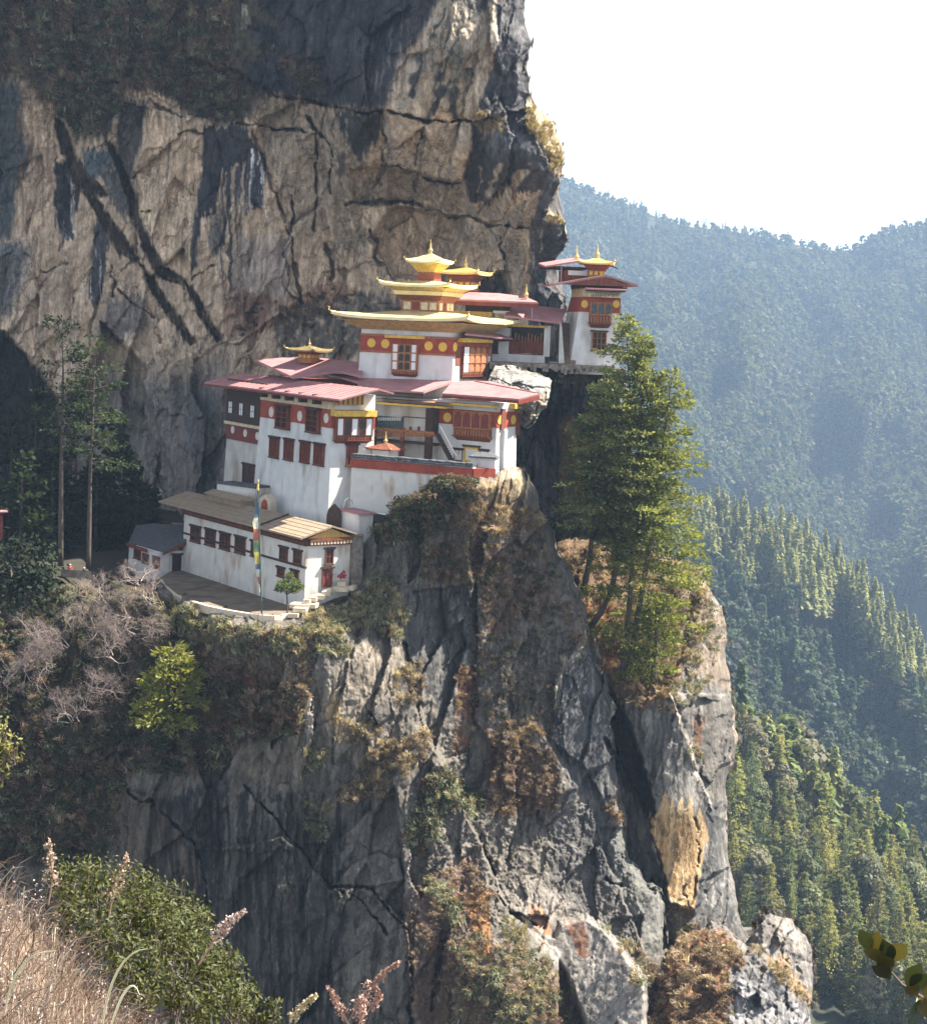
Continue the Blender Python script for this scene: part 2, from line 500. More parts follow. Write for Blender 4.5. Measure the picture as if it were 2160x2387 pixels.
    def at(s, px, py):
        j = int(np.clip(round((px - s.xs[0]) / s.step), 0, len(s.xs) - 1)); i = int(np.clip(round((py - s.ys[0]) / s.step), 0, len(s.ys) - 1))
        return Vector(s.V[i, j]), float(s.DF[i, j])
    def grid_mask(s, polys, soft=14):
        m = np.zeros(s.PX.shape)
        for p in polys:
            a, w = s.poly(p, soft)
            if a is not None: m[w] = np.maximum(m[w], a)
        return m

TAN = (.44, .335, .235); TAN2 = (.50, .375, .25); GREY = (.25, .225, .195); DARK = (.032, .034, .038); BLU = (.085, .092, .10)
RUST = (.19, .085, .045); STRAW = (.28, .22, .14); SCRUB = (.045, .042, .03); SOIL = (.10, .07, .045)

# ---------------------------------------------------------------- the great overhanging cliff
sil_u = [(-160, -90), (1225, -90)] + L(R2, (1468, 0), (1478, 200), (1483, 420), (1480, 600), (1462, 655), (1530, 630), (1600, 680), (1650, 770), (1690, 850), (1692, 980), (1672, 1080), (1610, 1200), (1592, 1255), (1640, 1268), (1700, 1290), (1716, 1380), (1690, 1470), (1650, 1520), (1600, 1560), (1590, 1640)) + [(1318, 690), (1336, 760), (1332, 870), (1250, 910), (1150, 1000), (700, 1200), (300, 1520), (-160, 1520)]
ctrl_u = [(0, -60, 262), (0, 200, 266), (0, 450, 270), (0, 780, 268), (-100, 1200, 276), (300, 300, 267), (300, 650, 268), (500, 600, 265), (640, 180, 256), (640, 300, 262), (640, 800, 264), (850, 60, 247), (850, 250, 247), (1000, 230, 244), (1150, 80, 241), (1200, 50, 245), (1210, 240, 246), (1200, 350, 241), (1285, 330, 243), (1250, 450, 245), (1100, 430, 252), (900, 420, 257), (900, 560, 264), (900, 700, 266), (1100, 560, 259), (1220, 560, 255), (1262, 640, 258), (1300, 540, 249), (750, 900, 266), (500, 900, 265), (480, 1100, 262), (300, 1000, 270), (100, 1100, 278), (100, 1500, 280), (300, 1400, 270), (1100, 900, 255)]
U = Sheet(-160, 1350, -90, 1520, 2.4, sil_u, ctrl_u, TAN, 3, 7, reach=60, bk=1.0)
U.rocky((80, 200, 2.8), (30, 76, .6), (11, 20, .14), 1.0, None, .25)
# the layered rock: big steps first
U.relief(U.poly(L(R2, (-500, -300), (1700, -300), (1500, 640), (1150, 712), (930, 706), (740, 676), (640, 652), (440, 648), (250, 600), (0, 560), (-200, 440), (-500, 330)), 5), -3.5)
U.relief(U.poly(L(R2, (640, 650), (930, 706), (1150, 715), (1160, 830), (1110, 1060), (1000, 1055), (760, 1000), (640, 965)), 5), -2.5)
U.relief(U.poly(L(R2, (440, 1000), (640, 975), (760, 1010), (1000, 1065), (1110, 1070), (1130, 1260), (1000, 1240), (800, 1200), (480, 1210)), 8), 3.0)
U.relief(U.poly(L(R2, (700, 1215), (1000, 1255), (1130, 1275), (1080, 1400), (1000, 1640), (700, 1620), (560, 1400)), 14), 7)
U.relief(U.poly(L(R2, (1000, 1560), (1200, 1620), (1360, 1600), (1400, 1720), (1000, 1740)), 14), 6)
U.relief(U.poly(L(R1, (860, 620), (1480, 760), (1570, 1000), (1640, 1180), (1710, 1400), (1690, 1600), (1740, 1780), (1400, 2016), (1300, 2016), (1000, 1600), (860, 1400), (790, 1100)), 4), -2.2)
U.relief(U.poly(L(R1, (1210, 1020), (1290, 1000), (1260, 1250), (1190, 1260)), 3), -.8)
U.relief(U.poly(L(R1, (700, 600), (900, 640), (800, 1000), (830, 1230), (740, 1150), (690, 850)), 4), 1.5)
U.relief(U.poly(L(K6, (-200, 100), (40, 190), (240, 430), (350, 630), (340, 2100), (-300, 2100)), 8), 14)
U.relief(U.poly(L(K6, (600, 130), (870, 410), (830, 480), (1008, 1000), (1200, 1900), (300, 2000), (350, 640), (560, 420)), 10), 5)
# dark scrub and stains
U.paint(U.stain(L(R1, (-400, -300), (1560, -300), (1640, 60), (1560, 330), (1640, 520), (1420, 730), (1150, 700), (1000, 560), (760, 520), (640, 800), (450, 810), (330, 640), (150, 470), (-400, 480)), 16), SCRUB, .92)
U.paint(U.stain(L(R1, (-400, -300), (1380, -300), (1350, 350), (1500, 540), (1000, 500), (450, 700), (-400, 400)), 16), (.12, .06, .035), .7, .55)
U.paint(U.stain(L(R1, (-300, 470), (130, 490), (150, 850), (200, 900), (100, 1100), (80, 1400), (-300, 1400)), 14), (.065, .07, .07))
U.paint(U.stain(L(R1, (-300, 1380), (180, 1430), (160, 1600), (60, 1850), (-300, 1850)), 20), (.13, .125, .115))
U.paint(U.stain(L(R1, (860, 620), (1040, 700), (1180, 790), (1170, 990), (1160, 1200), (1120, 1640), (900, 1450), (800, 1200), (790, 1000)), 6), TAN2, .8)
U.paint(U.stain(L(R1, (1380, 1400), (1700, 1380), (1700, 1740), (1450, 1980), (1330, 1980)), 22), (.30, .255, .22), .8)
U.paint(U.stain(L(R1, (1500, 560), (1814, 640), (2200, 700), (2150, 1000), (1740, 1500), (1690, 1200), (1570, 900)), 14), (.27, .22, .16), .8)
U.paint(U.stain(L(R1, (680, 590), (870, 600), (840, 800), (800, 1000), (760, 1100), (690, 900)), 6), (.055, .055, .055), .85)
U.paint(U.stain(L(R1, (490, 870), (640, 850), (690, 960), (560, 1050), (500, 1000)), 4), (.10, .115, .118))
U.paint(U.stain(L(R1, (580, 1010), (700, 980), (760, 1200), (740, 1290), (640, 1150)), 5), (.075, .08, .082), .9)
U.paint(U.stain(L(R1, (330, 940), (430, 990), (475, 1050), (480, 1180), (440, 1260), (430, 1400), (370, 1420), (320, 1280)), 4), (.025, .026, .03), .95)
U.streaks(U.poly(L(R1, (340, 950), (440, 1050), (440, 1390), (370, 1400)), 4), (.46, .44, .41), .60, 7, 150, .9, 1)
U.paint(U.stain(L(R1, (565, 1270), (635, 1320), (635, 1480), (600, 1760), (510, 1790), (530, 1600)), 4), (.04, .042, .048), .95)
U.streaks(U.poly(L(R1, (560, 1440), (630, 1440), (600, 1750), (520, 1770)), 4), (.46, .44, .43), .52, 7, 220, .95, 2)
U.paint(U.stain(L(R1, (1190, 735), (1400, 735), (1480, 800), (1560, 900), (1575, 1000), (1530, 1200), (1490, 1190), (1470, 1000), (1380, 970), (1310, 1010), (1270, 1250), (1180, 1270), (1140, 1600), (1118, 1640), (1125, 1400), (1160, 1200), (1190, 1000)), 4), (.033, .036, .042), .96)
U.streaks(U.poly(L(R1, (1290, 1000), (1480, 950), (1560, 1000), (1530, 1210), (1450, 1250), (1380, 1500), (1350, 1750), (1330, 1980), (1300, 1500), (1270, 1300)), 5), (.04, .042, .048), .48, 9, 260, .95, 3)
U.streaks(U.poly(L(R1, (1400, 850), (1570, 900), (1560, 1250), (1400, 1250)), 5), (.55, .53, .50), .60, 7, 220, .95, 4)
U.paint(U.stain(L(R1, (1230, 1260), (1290, 1260), (1290, 1500), (1230, 1520)), 4), (.12, .115, .11), .8)
U.streaks(U.poly(L(R1, (860, 620), (1180, 790), (1120, 1640), (800, 1200)), 10), (.22, .15, .09), .58, 6, 150, .55, 5)
U.streaks(U.poly(L(R1, (100, 480), (340, 560), (330, 900), (270, 1350), (100, 1400)), 10), (.20, .12, .07), .52, 7, 120, .6, 6)
U.paint(U.stain(L(R1, (640, 1780), (860, 1700), (890, 1900), (720, 2016), (560, 1950)), 16), (.10, .10, .10), .75)
# upper dark bulge
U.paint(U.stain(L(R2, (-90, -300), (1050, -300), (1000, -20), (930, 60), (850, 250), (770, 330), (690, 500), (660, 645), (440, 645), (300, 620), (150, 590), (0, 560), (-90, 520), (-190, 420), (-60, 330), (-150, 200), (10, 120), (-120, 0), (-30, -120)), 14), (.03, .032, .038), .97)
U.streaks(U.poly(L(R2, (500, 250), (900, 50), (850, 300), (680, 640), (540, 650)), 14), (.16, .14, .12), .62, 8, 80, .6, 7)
U.paint(U.stain(L(R2, (20, 290), (200, 330), (250, 470), (120, 480)), 20), (.12, .075, .04), .6, .5)
U.paint(U.stain(L(R2, (360, 655), (640, 655), (620, 780), (545, 880), (530, 940), (470, 930), (420, 860), (390, 760)), 6), (.035, .037, .042), .95)
U.paint(U.line(L(R2, (410, 700), (430, 880), (480, 1000)), 9), (.30, .25, .19), .8)
U.paint(U.stain(L(R2, (390, 880), (430, 900), (400, 1050), (380, 1040)), 5), DARK, .8)
# light face right of it
U.paint(U.stain(L(R2, (1040, -80), (1300, -40), (1305, 150), (1290, 330), (1250, 500), (1190, 650), (1160, 700), (930, 700), (680, 650), (700, 480), (880, 240), (930, 60)), 7), (.37, .30, .22))
U.streaks(U.poly(L(R2, (700, 350), (1250, 0), (1250, 500), (1160, 690), (700, 650)), 10), (.20, .155, .11), .56, 9, 90, .6, 8)
for q in (((1080, 180), (1010, 380), (965, 540), (935, 700)), ((1050, 530), (1055, 690)), ((860, 330), (820, 480), (815, 560)), ((1000, 60), (930, 200))):
    U.paint(U.line(L(R2, *q), 17), (.035, .036, .036), .95)
U.paint(U.stain(L(R2, (1060, 230), (1190, 320), (1180, 400), (1080, 480), (1040, 520), (1020, 400)), 10), (.11, .115, .09), .75)
U.paint(U.stain(L(R2, (1110, 320), (1190, 320), (1180, 380), (1110, 390)), 8), (.16, .09, .05), .7)
U.paint(U.stain(L(R2, (1060, -80), (1300, -80), (1270, 30), (1130, 80), (1050, 0)), 8), (.05, .05, .05), .8)
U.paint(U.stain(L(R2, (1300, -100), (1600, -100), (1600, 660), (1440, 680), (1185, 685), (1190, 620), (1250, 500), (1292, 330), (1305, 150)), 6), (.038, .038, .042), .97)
U.paint(U.stain(L(R2, (1310, 0), (1500, 0), (1500, 600), (1330, 500)), 10), (.15, .145, .14), .8, .62)
# face under the crack, nose
U.paint(U.stain(L(R2, (650, 680), (930, 712), (1150, 722), (1150, 830), (1120, 980), (1100, 1060), (1000, 1050), (760, 990), (650, 960)), 6), (.36, .30, .24))
U.paint(U.stain(L(R2, (1150, 722), (1200, 690), (1500, 670), (1720, 780), (1730, 1000), (1620, 1220), (1480, 1320), (1520, 1150), (1380, 1100), (1250, 1180), (1130, 1180), (1110, 1050), (1150, 850)), 7), (.034, .035, .038), .97)
for q, wd in ((((1480, 1010), (1390, 1100), (1310, 1210)), 22), (((1330, 970), (1290, 1060), (1255, 1140)), 9), (((1215, 990), (1195, 1120)), 8), (((1550, 1130), (1480, 1210)), 8)):
    U.paint(U.line(L(R2, *q), wd), (.30, .25, .20), .9)
U.paint(U.stain(L(R2, (1180, 780), (1420, 760), (1520, 900), (1300, 900)), 12), (.17, .17, .17), .7, .52)
U.paint(U.stain(L(R2, (1150, 690), (1290, 685), (1350, 760), (1200, 770)), 5), STRAW, .95, .35)
U.paint(U.stain(L(R2, (1480, 600), (1660, 660), (1760, 850), (1760, 990), (1640, 1030), (1560, 850), (1500, 760)), 6), STRAW, .95, .38)
U.paint(U.stain(L(R2, (1130, 1180), (1250, 1190), (1330, 1220), (1540, 1180), (1540, 1330), (1400, 1335), (1120, 1270)), 6), (.27, .22, .17), .9)
U.paint(U.stain(L(R2, (1500, 1300), (1590, 1200), (1610, 1700), (1560, 2000), (1470, 2000), (1500, 1600)), 6), (.035, .037, .045), .9)
U.streaks(U.poly(L(R2, (1500, 1350), (1590, 1350), (1590, 1650), (1500, 1650)), 5), (.28, .27, .26), .6, 6, 60, .9, 9)
U.paint(U.stain(L(R2, (1590, 1330), (1720, 1330), (1730, 1500), (1590, 1560)), 5), (.04, .036, .036), .95)
U.paint(U.poly([(1266, 455), (1345, 455), (1345, 640), (1262, 640)], 8), (.055, .052, .05), .95)
U.paint(U.stain(L(R2, (1610, 1250), (1720, 1250), (1720, 1320), (1610, 1310)), 4), (.30, .22, .13), .9)
U.paint(U.stain(L(R2, (640, 965), (940, 1050), (1100, 1080), (1110, 1250), (850, 1200), (480, 1210), (520, 1080)), 9), (.23, .18, .125), .85)
U.paint(U.stain(L(R2, (350, 1080), (500, 1080), (480, 1200), (560, 1400), (470, 1480), (340, 1460)), 12), (.15, .12, .08), .7)
U.paint(U.stain(L(R2, (780, 1420), (880, 1410), (880, 1500), (800, 1500)), 5), (.44, .30, .20), .9)
U.paint(U.stain(L(R2, (1060, 1290), (1420, 1340), (1480, 1500), (1440, 1700), (1380, 1700), (1330, 1500), (1200, 1420), (1080, 1400)), 9), (.30, .245, .185), .85)
U.paint(U.stain(L(R2, (1180, 1620), (1340, 1610), (1390, 1720), (1200, 1720)), 8), (.02, .022, .02), .9)
U.paint(U.stain(L(R2, (-300, 1680), (130, 1760), (330, 1640), (480, 1700), (200, 1880), (-300, 1990)), 9), (.21, .105, .06), .75, .42)
U.paint(U.stain(L(R2, (0, 1850), (560, 1720), (740, 1750), (700, 2100), (0, 2100)), 9), (.045, .05, .05), .8, .40)
# lower rock behind the trees and buildings, its shade painted in as dark grey
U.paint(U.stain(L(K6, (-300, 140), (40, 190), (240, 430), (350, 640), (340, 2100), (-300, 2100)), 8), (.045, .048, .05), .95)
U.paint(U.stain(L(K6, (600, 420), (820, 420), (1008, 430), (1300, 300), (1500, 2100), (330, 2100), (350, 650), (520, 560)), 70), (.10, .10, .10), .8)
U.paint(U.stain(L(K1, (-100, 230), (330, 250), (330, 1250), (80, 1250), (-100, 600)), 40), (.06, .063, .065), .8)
# ramps and cracks
for q in (((325, 690), (350, 690), (430, 870), (530, 1050), (640, 1140), (590, 1150), (540, 1120), (600, 1200), (690, 1330), (760, 1440), (830, 1560), (700, 1490), (650, 1400), (560, 1240), (430, 1060), (350, 860)),
          ((620, 830), (660, 840), (740, 1000), (790, 1160), (860, 1370), (960, 1560), (1110, 1670), (1060, 1680), (940, 1620), (850, 1470), (770, 1250), (700, 1000)),
          ((830, 1550), (880, 1600), (960, 1730), (1060, 1880), (1160, 2010), (1120, 2016), (1000, 1880), (900, 1720)), ((1080, 1660), (1130, 1690), (1210, 1820), (1320, 2000), (1280, 2010), (1170, 1850))):
    U.relief(U.poly(L(R1, *q), 6), 4.0); U.paint(U.stain(L(R1, *q), 4), (.075, .058, .042), .9)
U.crack(L(R2, (-350, 330), (-130, 480), (0, 560), (250, 605), (440, 650), (640, 656), (740, 682), (930, 711), (1150, 716)), 5, 4)
for q, wd in ((((640, 650), (652, 800), (660, 960)), 5), (((210, 700), (240, 1000), (228, 1350)), 4), (((345, 860), (330, 1130)), 4), (((640, 962), (760, 1000), (950, 1060), (1100, 1070)), 5),
              (((420, 1200), (800, 1202), (1000, 1252), (1120, 1272), (1400, 1332), (1500, 1332)), 6), (((560, 1350), (580, 1500), (690, 1640)), 6), (((100, 1150), (105, 1500), (150, 1780)), 6),
              (((860, 760), (830, 980)), 3), (((300, 1440), (330, 1650)), 5), (((1330, 1400), (1350, 1600)), 4), (((190, 680), (330, 860)), 3), (((-20, 760), (180, 770)), 3)):
    U.crack(L(R2, *q), wd, 2.4)
U.paint(U.line(L(R2, (420, 1165), (450, 1300), (488, 1450), (505, 1600)), 5), (.42, .35, .26), .8)
for q, wd in ((((1480, 745), (1570, 1000), (1640, 1180), (1715, 1400), (1690, 1600), (1750, 1780)), 5), (((880, 590), (1080, 690)), 4), (((1390, 730), (1620, 765), (1814, 780)), 4), (((800, 1180), (860, 1250), (880, 1240)), 3),
              (((240, 1600), (400, 1550)), 3), (((690, 1700), (820, 1800), (900, 1870)), 4), (((1130, 1640), (1350, 1540)), 3), (((600, 1890), (720, 2016)), 6), (((660, 1560), (660, 1750)), 5), (((1040, 780), (1200, 790)), 3), (((700, 1400), (830, 1560)), 3)):
    U.crack(L(R1, *q), wd, 1.8)
U.paint(U.poly([(1255, 600), (1345, 600), (1345, 900), (1230, 900)], 10), (.04, .042, .045), .95)
U.paint(U.stain(L(R1, (1420, 20), (1450, 20), (1460, 130), (1480, 170), (1410, 175)), 4), (.40, .35, .28), .9)
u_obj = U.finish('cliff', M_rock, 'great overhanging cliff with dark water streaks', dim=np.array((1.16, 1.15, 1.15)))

# ---------------------------------------------------------------- the gully wall below the right tower
sil_g = [(1120, 846), (1300, 850), (1460, 858), (1475, 1000), (1480, 1420), (1120, 1420)]
G = Sheet(1110, 1500, 820, 1440, 2.6, sil_g, [(1120, 846, 228), (1300, 850, 231), (1460, 858, 233), (1200, 1100, 229), (1300, 1100, 234), (1450, 1100, 228), (1200, 1420, 226), (1460, 1420, 220)], (.055, .055, .055), 11, 4, reach=60, bk=.5)
G.rocky((40, 160, 2.0), (18, 60, .8), (9, 16, .25), 1.2)
G.streaks(G.poly([(1200, 860), (1470, 860), (1470, 1300), (1200, 1300)], 10), (.018, .018, .02), .5, 7, 150, .8, 1)
G.paint(G.stain(L(R3, (230, 600), (330, 600), (335, 1080), (250, 1090), (215, 900)), 7), (.20, .135, .07), .85)
G.paint(G.stain(L(R3, (60, 320), (480, 330), (480, 430), (60, 380)), 9), (.13, .10, .07), .7, .45)
g_obj = G.finish('gully_wall', M_rock, 'dark streaked rock wall under the tower terrace')

# ---------------------------------------------------------------- the big lower crag
sil_a = [(-160, 1340), (0, 1345), (130, 1364), (200, 1368), (285, 1360)] + L(K5, (270, 800), (380, 920), (600, 992), (830, 1040), (1050, 1062), (1170, 1047), (1330, 905), (1600, 790)) + \
        L(K3, (250, 1330), (440, 1140), (700, 990), (1090, 945), (1290, 900), (1470, 840), (1540, 850), (1600, 980), (1680, 1230)) + \
        L(R3, (165, 1120), (240, 1290), (330, 1500), (400, 1680), (470, 1950)) + L(R8, (660, 560), (680, 800), (740, 1190), (830, 1340), (910, 1400), (935, 1690)) + [(1540, 2460), (-160, 2460)]
ctrl_a = [(372, 1352, 202), (470, 1412, 195), (562, 1437, 190.5), (620, 1441, 190), (678, 1440, 191), (715, 1420, 194.5), (750, 1395, 197.5), (800, 1362, 200.5), (835, 1340, 201), (868, 1225, 199), (1000, 1134, 197), (1099, 1150, 195.5), (1154, 1107, 197.5), (1222, 1093, 203), (1260, 1197, 208), (1354, 1399, 207), (1419, 1609, 207), (1460, 1983, 203), (1550, 2222, 198),
          (0, 1330, 206), (200, 1310, 208), (0, 1700, 196), (300, 1700, 193), (300, 2000, 190), (600, 1600, 189), (600, 2000, 187), (900, 1500, 193), (900, 2000, 187), (1100, 1500, 198), (1200, 1700, 198), (1100, 2000, 191), (1200, 2300, 184), (700, 2387, 185), (1000, 2387, 183), (1320, 2100, 197), (-150, 2400, 191), (1400, 2387, 192), (560, 1560, 190), (780, 1450, 191)]
A = Sheet(-160, 1600, 1060, 2460, 2.5, sil_a, ctrl_a, (.17, .16, .145), 5, 9, reach=46, bk=.7)
A.rocky((75, 230, 1.9), (30, 100, .45), (11, 22, .12), .8, None, .14)
rough_m = A.grid_mask([L(R7, (880, 180), (1260, 280), (1260, 1300), (1050, 1600), (640, 1800), (600, 1100), (840, 700)), L(R8, (400, 950), (760, 950), (800, 1750), (400, 1500))], 40)
A.D += rough_m * (.55 * fbm(A.PX / 13, A.PY / 16, 0, 5, 77, .62) + .28 * fbm(A.PX / 6, A.PY / 8, 4, 3, 78, .6, True))
# steps and ledges
A.relief(A.poly(L(R7, (300, 1450), (480, 1462), (560, 1540), (620, 1600), (640, 2100), (-300, 2100), (-300, 1300), (100, 1250), (190, 1300)), 3), -1.8)
A.relief(A.poly(L(R7, (400, 1350), (500, 1300), (580, 1330), (600, 1420), (480, 1450), (320, 1440)), 3), -1.2)
A.relief(A.poly(L(R7, (180, 620), (215, 640), (235, 690), (235, 820), (200, 890), (150, 1300), (-300, 1300), (-300, 700)), 3), -1.5)
A.relief(A.poly(L(R7, (690, 810), (760, 940), (790, 980), (900, 1210), (975, 1400), (1050, 1560), (1241, 1720), (1241, 2100), (640, 2100), (600, 1400), (560, 1000)), 3), -3.0)
A.relief(A.poly(L(R7, (600, 420), (640, 230), (900, 190), (900, 760), (1000, 900), (900, 1180), (790, 970), (700, 800), (640, 600)), 6), 1.6)
A.relief(A.poly(L(R7, (460, 740), (540, 640), (560, 720), (490, 800)), 3), -.9)
A.relief(A.poly(L(R8, (400, 400), (500, 180), (560, 250), (660, 560), (690, 900), (640, 1000), (540, 800), (380, 660)), 5), -1.3)
A.relief(A.poly(L(R8, (150, 640), (290, 590), (360, 660), (500, 900), (300, 950), (150, 900)), 6), -1.5)
# the pale sloping slab near the foot
sl = A.poly(L(R8, (190, 1480), (390, 1600), (420, 1530), (540, 1505), (640, 1570), (820, 1790), (835, 2100), (560, 2100), (430, 1750)), 16)
if sl[0] is not None:
    w = sl[1]; m = sl[0]
    tgt = 188.2 + .030 * (A.PX[w] - 1350) * -1 - .034 * (A.PY[w] - 2150) + .22 * fbm(A.PX[w] / 20, A.PY[w] / 20, 0, 5, 9)
    A.D[w] = A.D[w] * (1 - .8 * m) + (tgt + 1.2) * .8 * m
A.relief(A.poly(L(R8, (600, 1080), (760, 1090), (880, 1180), (910, 1400), (930, 1690), (830, 1690), (760, 1500), (640, 1250)), 4), 1.5)
# stains
A.paint(A.stain(L(R6, (-400, -80), (560, -80), (640, 60), (700, 160), (900, 250), (900, 440), (1310, 600), (1290, 750), (1000, 830), (950, 950), (600, 900), (520, 1000), (480, 1230), (380, 1330), (-200, 1330)), 18), (.06, .048, .032), .95)
A.paint(A.stain(L(R6, (850, 400), (1300, 560), (1310, 730), (900, 720)), 18), (.15, .075, .04), .8, .45)
A.paint(A.stain(L(R6, (1000, 800), (1290, 750), (1330, 1000), (1100, 980), (1000, 900)), 8), (.21, .185, .155), .9)
A.paint(A.stain(L(R6, (660, 1060), (990, 940), (970, 1200), (960, 1700), (900, 1500), (850, 1350), (780, 1200)), 7), (.055, .06, .066), .95)
A.paint(A.stain(L(R6, (490, 1040), (660, 1050), (830, 1220), (890, 1400), (920, 1580), (700, 1520), (470, 1260)), 7), (.14, .118, .10), .9)
A.paint(A.stain(L(R6, (980, 1000), (1060, 1000), (1060, 1150), (1000, 1300), (940, 1600), (930, 1400), (970, 1200)), 8), (.20, .19, .175), .8)
A.paint(A.stain(L(R6, (900, 1500), (1060, 1150), (1484, 1100), (1484, 2100), (900, 2100)), 20), (.085, .082, .078), .8)
A.streaks(A.poly(L(R6, (640, 1050), (1484, 1000), (1484, 2100), (900, 2100)), 14), (.022, .024, .025), .52, 11, 220, .8, 1)
A.streaks(A.poly(L(R6, (640, 1050), (1484, 1000), (1484, 2100), (900, 2100)), 14), (.22, .205, .18), .66, 8, 200, .6, 2)
A.streaks(A.poly(L(R6, (490, 1040), (900, 1200), (920, 1560), (480, 1240)), 9), (.06, .055, .05), .55, 9, 120, .6, 3)
A.paint(A.stain(L(R7, (360, 450), (600, 420), (545, 620), (470, 740), (440, 950), (330, 900), (250, 700), (330, 560)), 9), (.27, .245, .21), .9)
A.streaks(A.poly(L(R7, (360, 400), (620, 400), (540, 640), (400, 740)), 9), (.10, .085, .07), .55, 6, 60, .7, 4)
A.paint(A.stain(L(R7, (290, 690), (335, 650), (350, 680), (330, 790), (288, 795)), 5), (.55, .43, .26), .85)
A.paint(A.stain(L(R7, (205, 640), (235, 700), (235, 800), (205, 890), (195, 780)), 3), (.42, .39, .34), .95)
A.paint(A.stain(L(R7, (640, 230), (880, 200), (905, 700), (780, 760), (640, 560), (600, 420)), 10), (.085, .09, .095), .9)
A.streaks(A.poly(L(R7, (620, 220), (900, 200), (905, 760), (640, 600)), 8), (.20, .20, .195), .62, 9, 120, .7, 5)
A.paint(A.stain(L(R7, (880, 160), (1260, 260), (1260, 790), (960, 810), (890, 600)), 12), (.12, .112, .10), .9)
A.paint(A.stain(L(R7, (880, 160), (1260, 260), (1260, 600), (960, 560)), 12), (.20, .185, .16), .7, .58)
A.paint(A.stain(L(R7, (680, 30), (1180, 30), (1241, 280), (960, 420), (900, 200), (700, 190)), 14), (.15, .08, .045), .75, .5)
A.paint(A.stain(L(R7, (830, 540), (900, 540), (905, 860), (815, 890)), 8), RUST, .8, .38)
A.paint(A.stain(L(R7, (930, 760), (1241, 900), (1241, 1150), (950, 1150), (960, 900)), 12), (.11, .06, .04), .85, .4)
A.paint(A.stain(L(R7, (600, 1500), (900, 1300), (900, 2100), (640, 2100)), 12), (.15, .07, .05), .7, .5)
A.paint(A.stain(L(R7, (870, 1470), (950, 1470), (975, 1750), (880, 1750)), 6), (.36, .19, .08), .9, .3)
A.paint(A.stain(L(R7, (780, 740), (1020, 760), (1040, 840), (900, 860)), 10), (.17, .165, .155), .7)
A.paint(A.stain(L(R8, (400, 400), (560, 220), (640, 330), (690, 800), (660, 1000), (480, 900), (380, 600)), 8), (.07, .075, .085), .92)
A.streaks(A.poly(L(R8, (380, 300), (650, 300), (760, 1250), (480, 1250)), 9), (.20, .205, .215), .6, 7, 120, .75, 6)
A.paint(A.stain(L(R8, (430, 250), (462, 270), (440, 340), (410, 435), (395, 400), (415, 330)), 3), (.50, .46, .37), .95)
A.paint(A.stain(L(R8, (380, 950), (640, 1000), (760, 1260), (800, 1700), (560, 1500), (400, 1480), (380, 1200)), 12), (.14, .14, .142), .85)
A.paint(A.stain(L(R8, (500, 980), (640, 1000), (700, 1260), (640, 1400), (520, 1200)), 12), (.065, .07, .08), .7, .45)
A.paint(A.stain(L(R8, (640, 1090), (760, 1090), (900, 1380), (930, 1690), (830, 1690), (770, 1500), (650, 1260)), 8), (.16, .17, .165), .8)
A.paint(A.stain(L(R8, (120, 1350), (330, 1330), (480, 1450), (300, 1560), (180, 1470)), 8), (.25, .235, .22), .85)
A.paint(A.stain(L(R8, (190, 1480), (390, 1600), (420, 1530), (540, 1505), (640, 1570), (820, 1790), (835, 2100), (560, 2100), (430, 1750)), 16), (.40, .39, .375), .85)
A.paint(A.stain(L(R8, (190, 1480), (390, 1600), (540, 1505), (640, 1570), (820, 1790), (835, 2100), (560, 2100), (430, 1750)), 14), (.20, .195, .185), .6, .52)
A.paint(A.stain(L(R8, (270, 1470), (330, 1460), (380, 1560), (370, 1600), (280, 1560)), 4), (.33, .19, .11), .8)
A.paint(A.stain(L(R8, (440, 1540), (530, 1540), (560, 1700), (500, 1680)), 6), (.28, .12, .06), .8, .4)
A.paint(A.stain(L(R8, (100, 1750), (420, 1760), (560, 2100), (-200, 2100), (-200, 1800)), 14), (.14, .10, .07), .8)
A.paint(A.stain(L(K3, (1290, 900), (1480, 830), (1560, 900), (1600, 1000), (1500, 1100), (1450, 950)), 7), (.62, .52, .34), .9)
A.paint(A.stain(L(K3, (430, 1150), (1090, 940), (1300, 930), (1480, 1100), (1500, 1300), (900, 1380), (400, 1380)), 14), (.14, .105, .07), .85)
A.paint(A.stain(L(K3, (1150, 950), (1450, 950), (1480, 1150), (1200, 1150)), 14), (.33, .25, .15), .75)
for q, wd in ((((1050, 1560), (975, 1400), (900, 1210), (860, 1130)), 5), (((690, 810), (640, 600), (600, 430)), 6), (((230, 680), (235, 810)), 3), (((470, 740), (490, 800)), 5), (((300, 1440), (430, 1500), (540, 1640)), 3), (((900, 170), (905, 700)), 3), (((480, 1460), (620, 1620)), 4), (((640, 1750), (640, 2016)), 7), (((720, 1960), (760, 1640)), 7)):
    A.crack(L(R7, *q), wd, 1.8)
for q, wd in ((((660, 1060), (840, 1240), (890, 1400), (930, 1580)), 4), (((520, 950), (600, 1060), (660, 1060)), 7), (((1060, 980), (1300, 1260), (1484, 1450)), 3), (((1180, 820), (1230, 760)), 3)):
    A.crack(L(R6, *q), wd, 1.8)
for q, wd in ((((640, 660), (700, 760), (790, 950)), 6), (((750, 1180), (830, 1340), (860, 1400)), 7), (((900, 1400), (930, 1680)), 7), (((180, 1480), (300, 1545)), 4), (((640, 1320), (700, 1360)), 4)):
    A.crack(L(R8, *q), wd, 2.2)
a_obj = A.finish('crag', M_rock_rough, 'sheer crag under the monastery', dim=np.array((.74, .69, .635)))

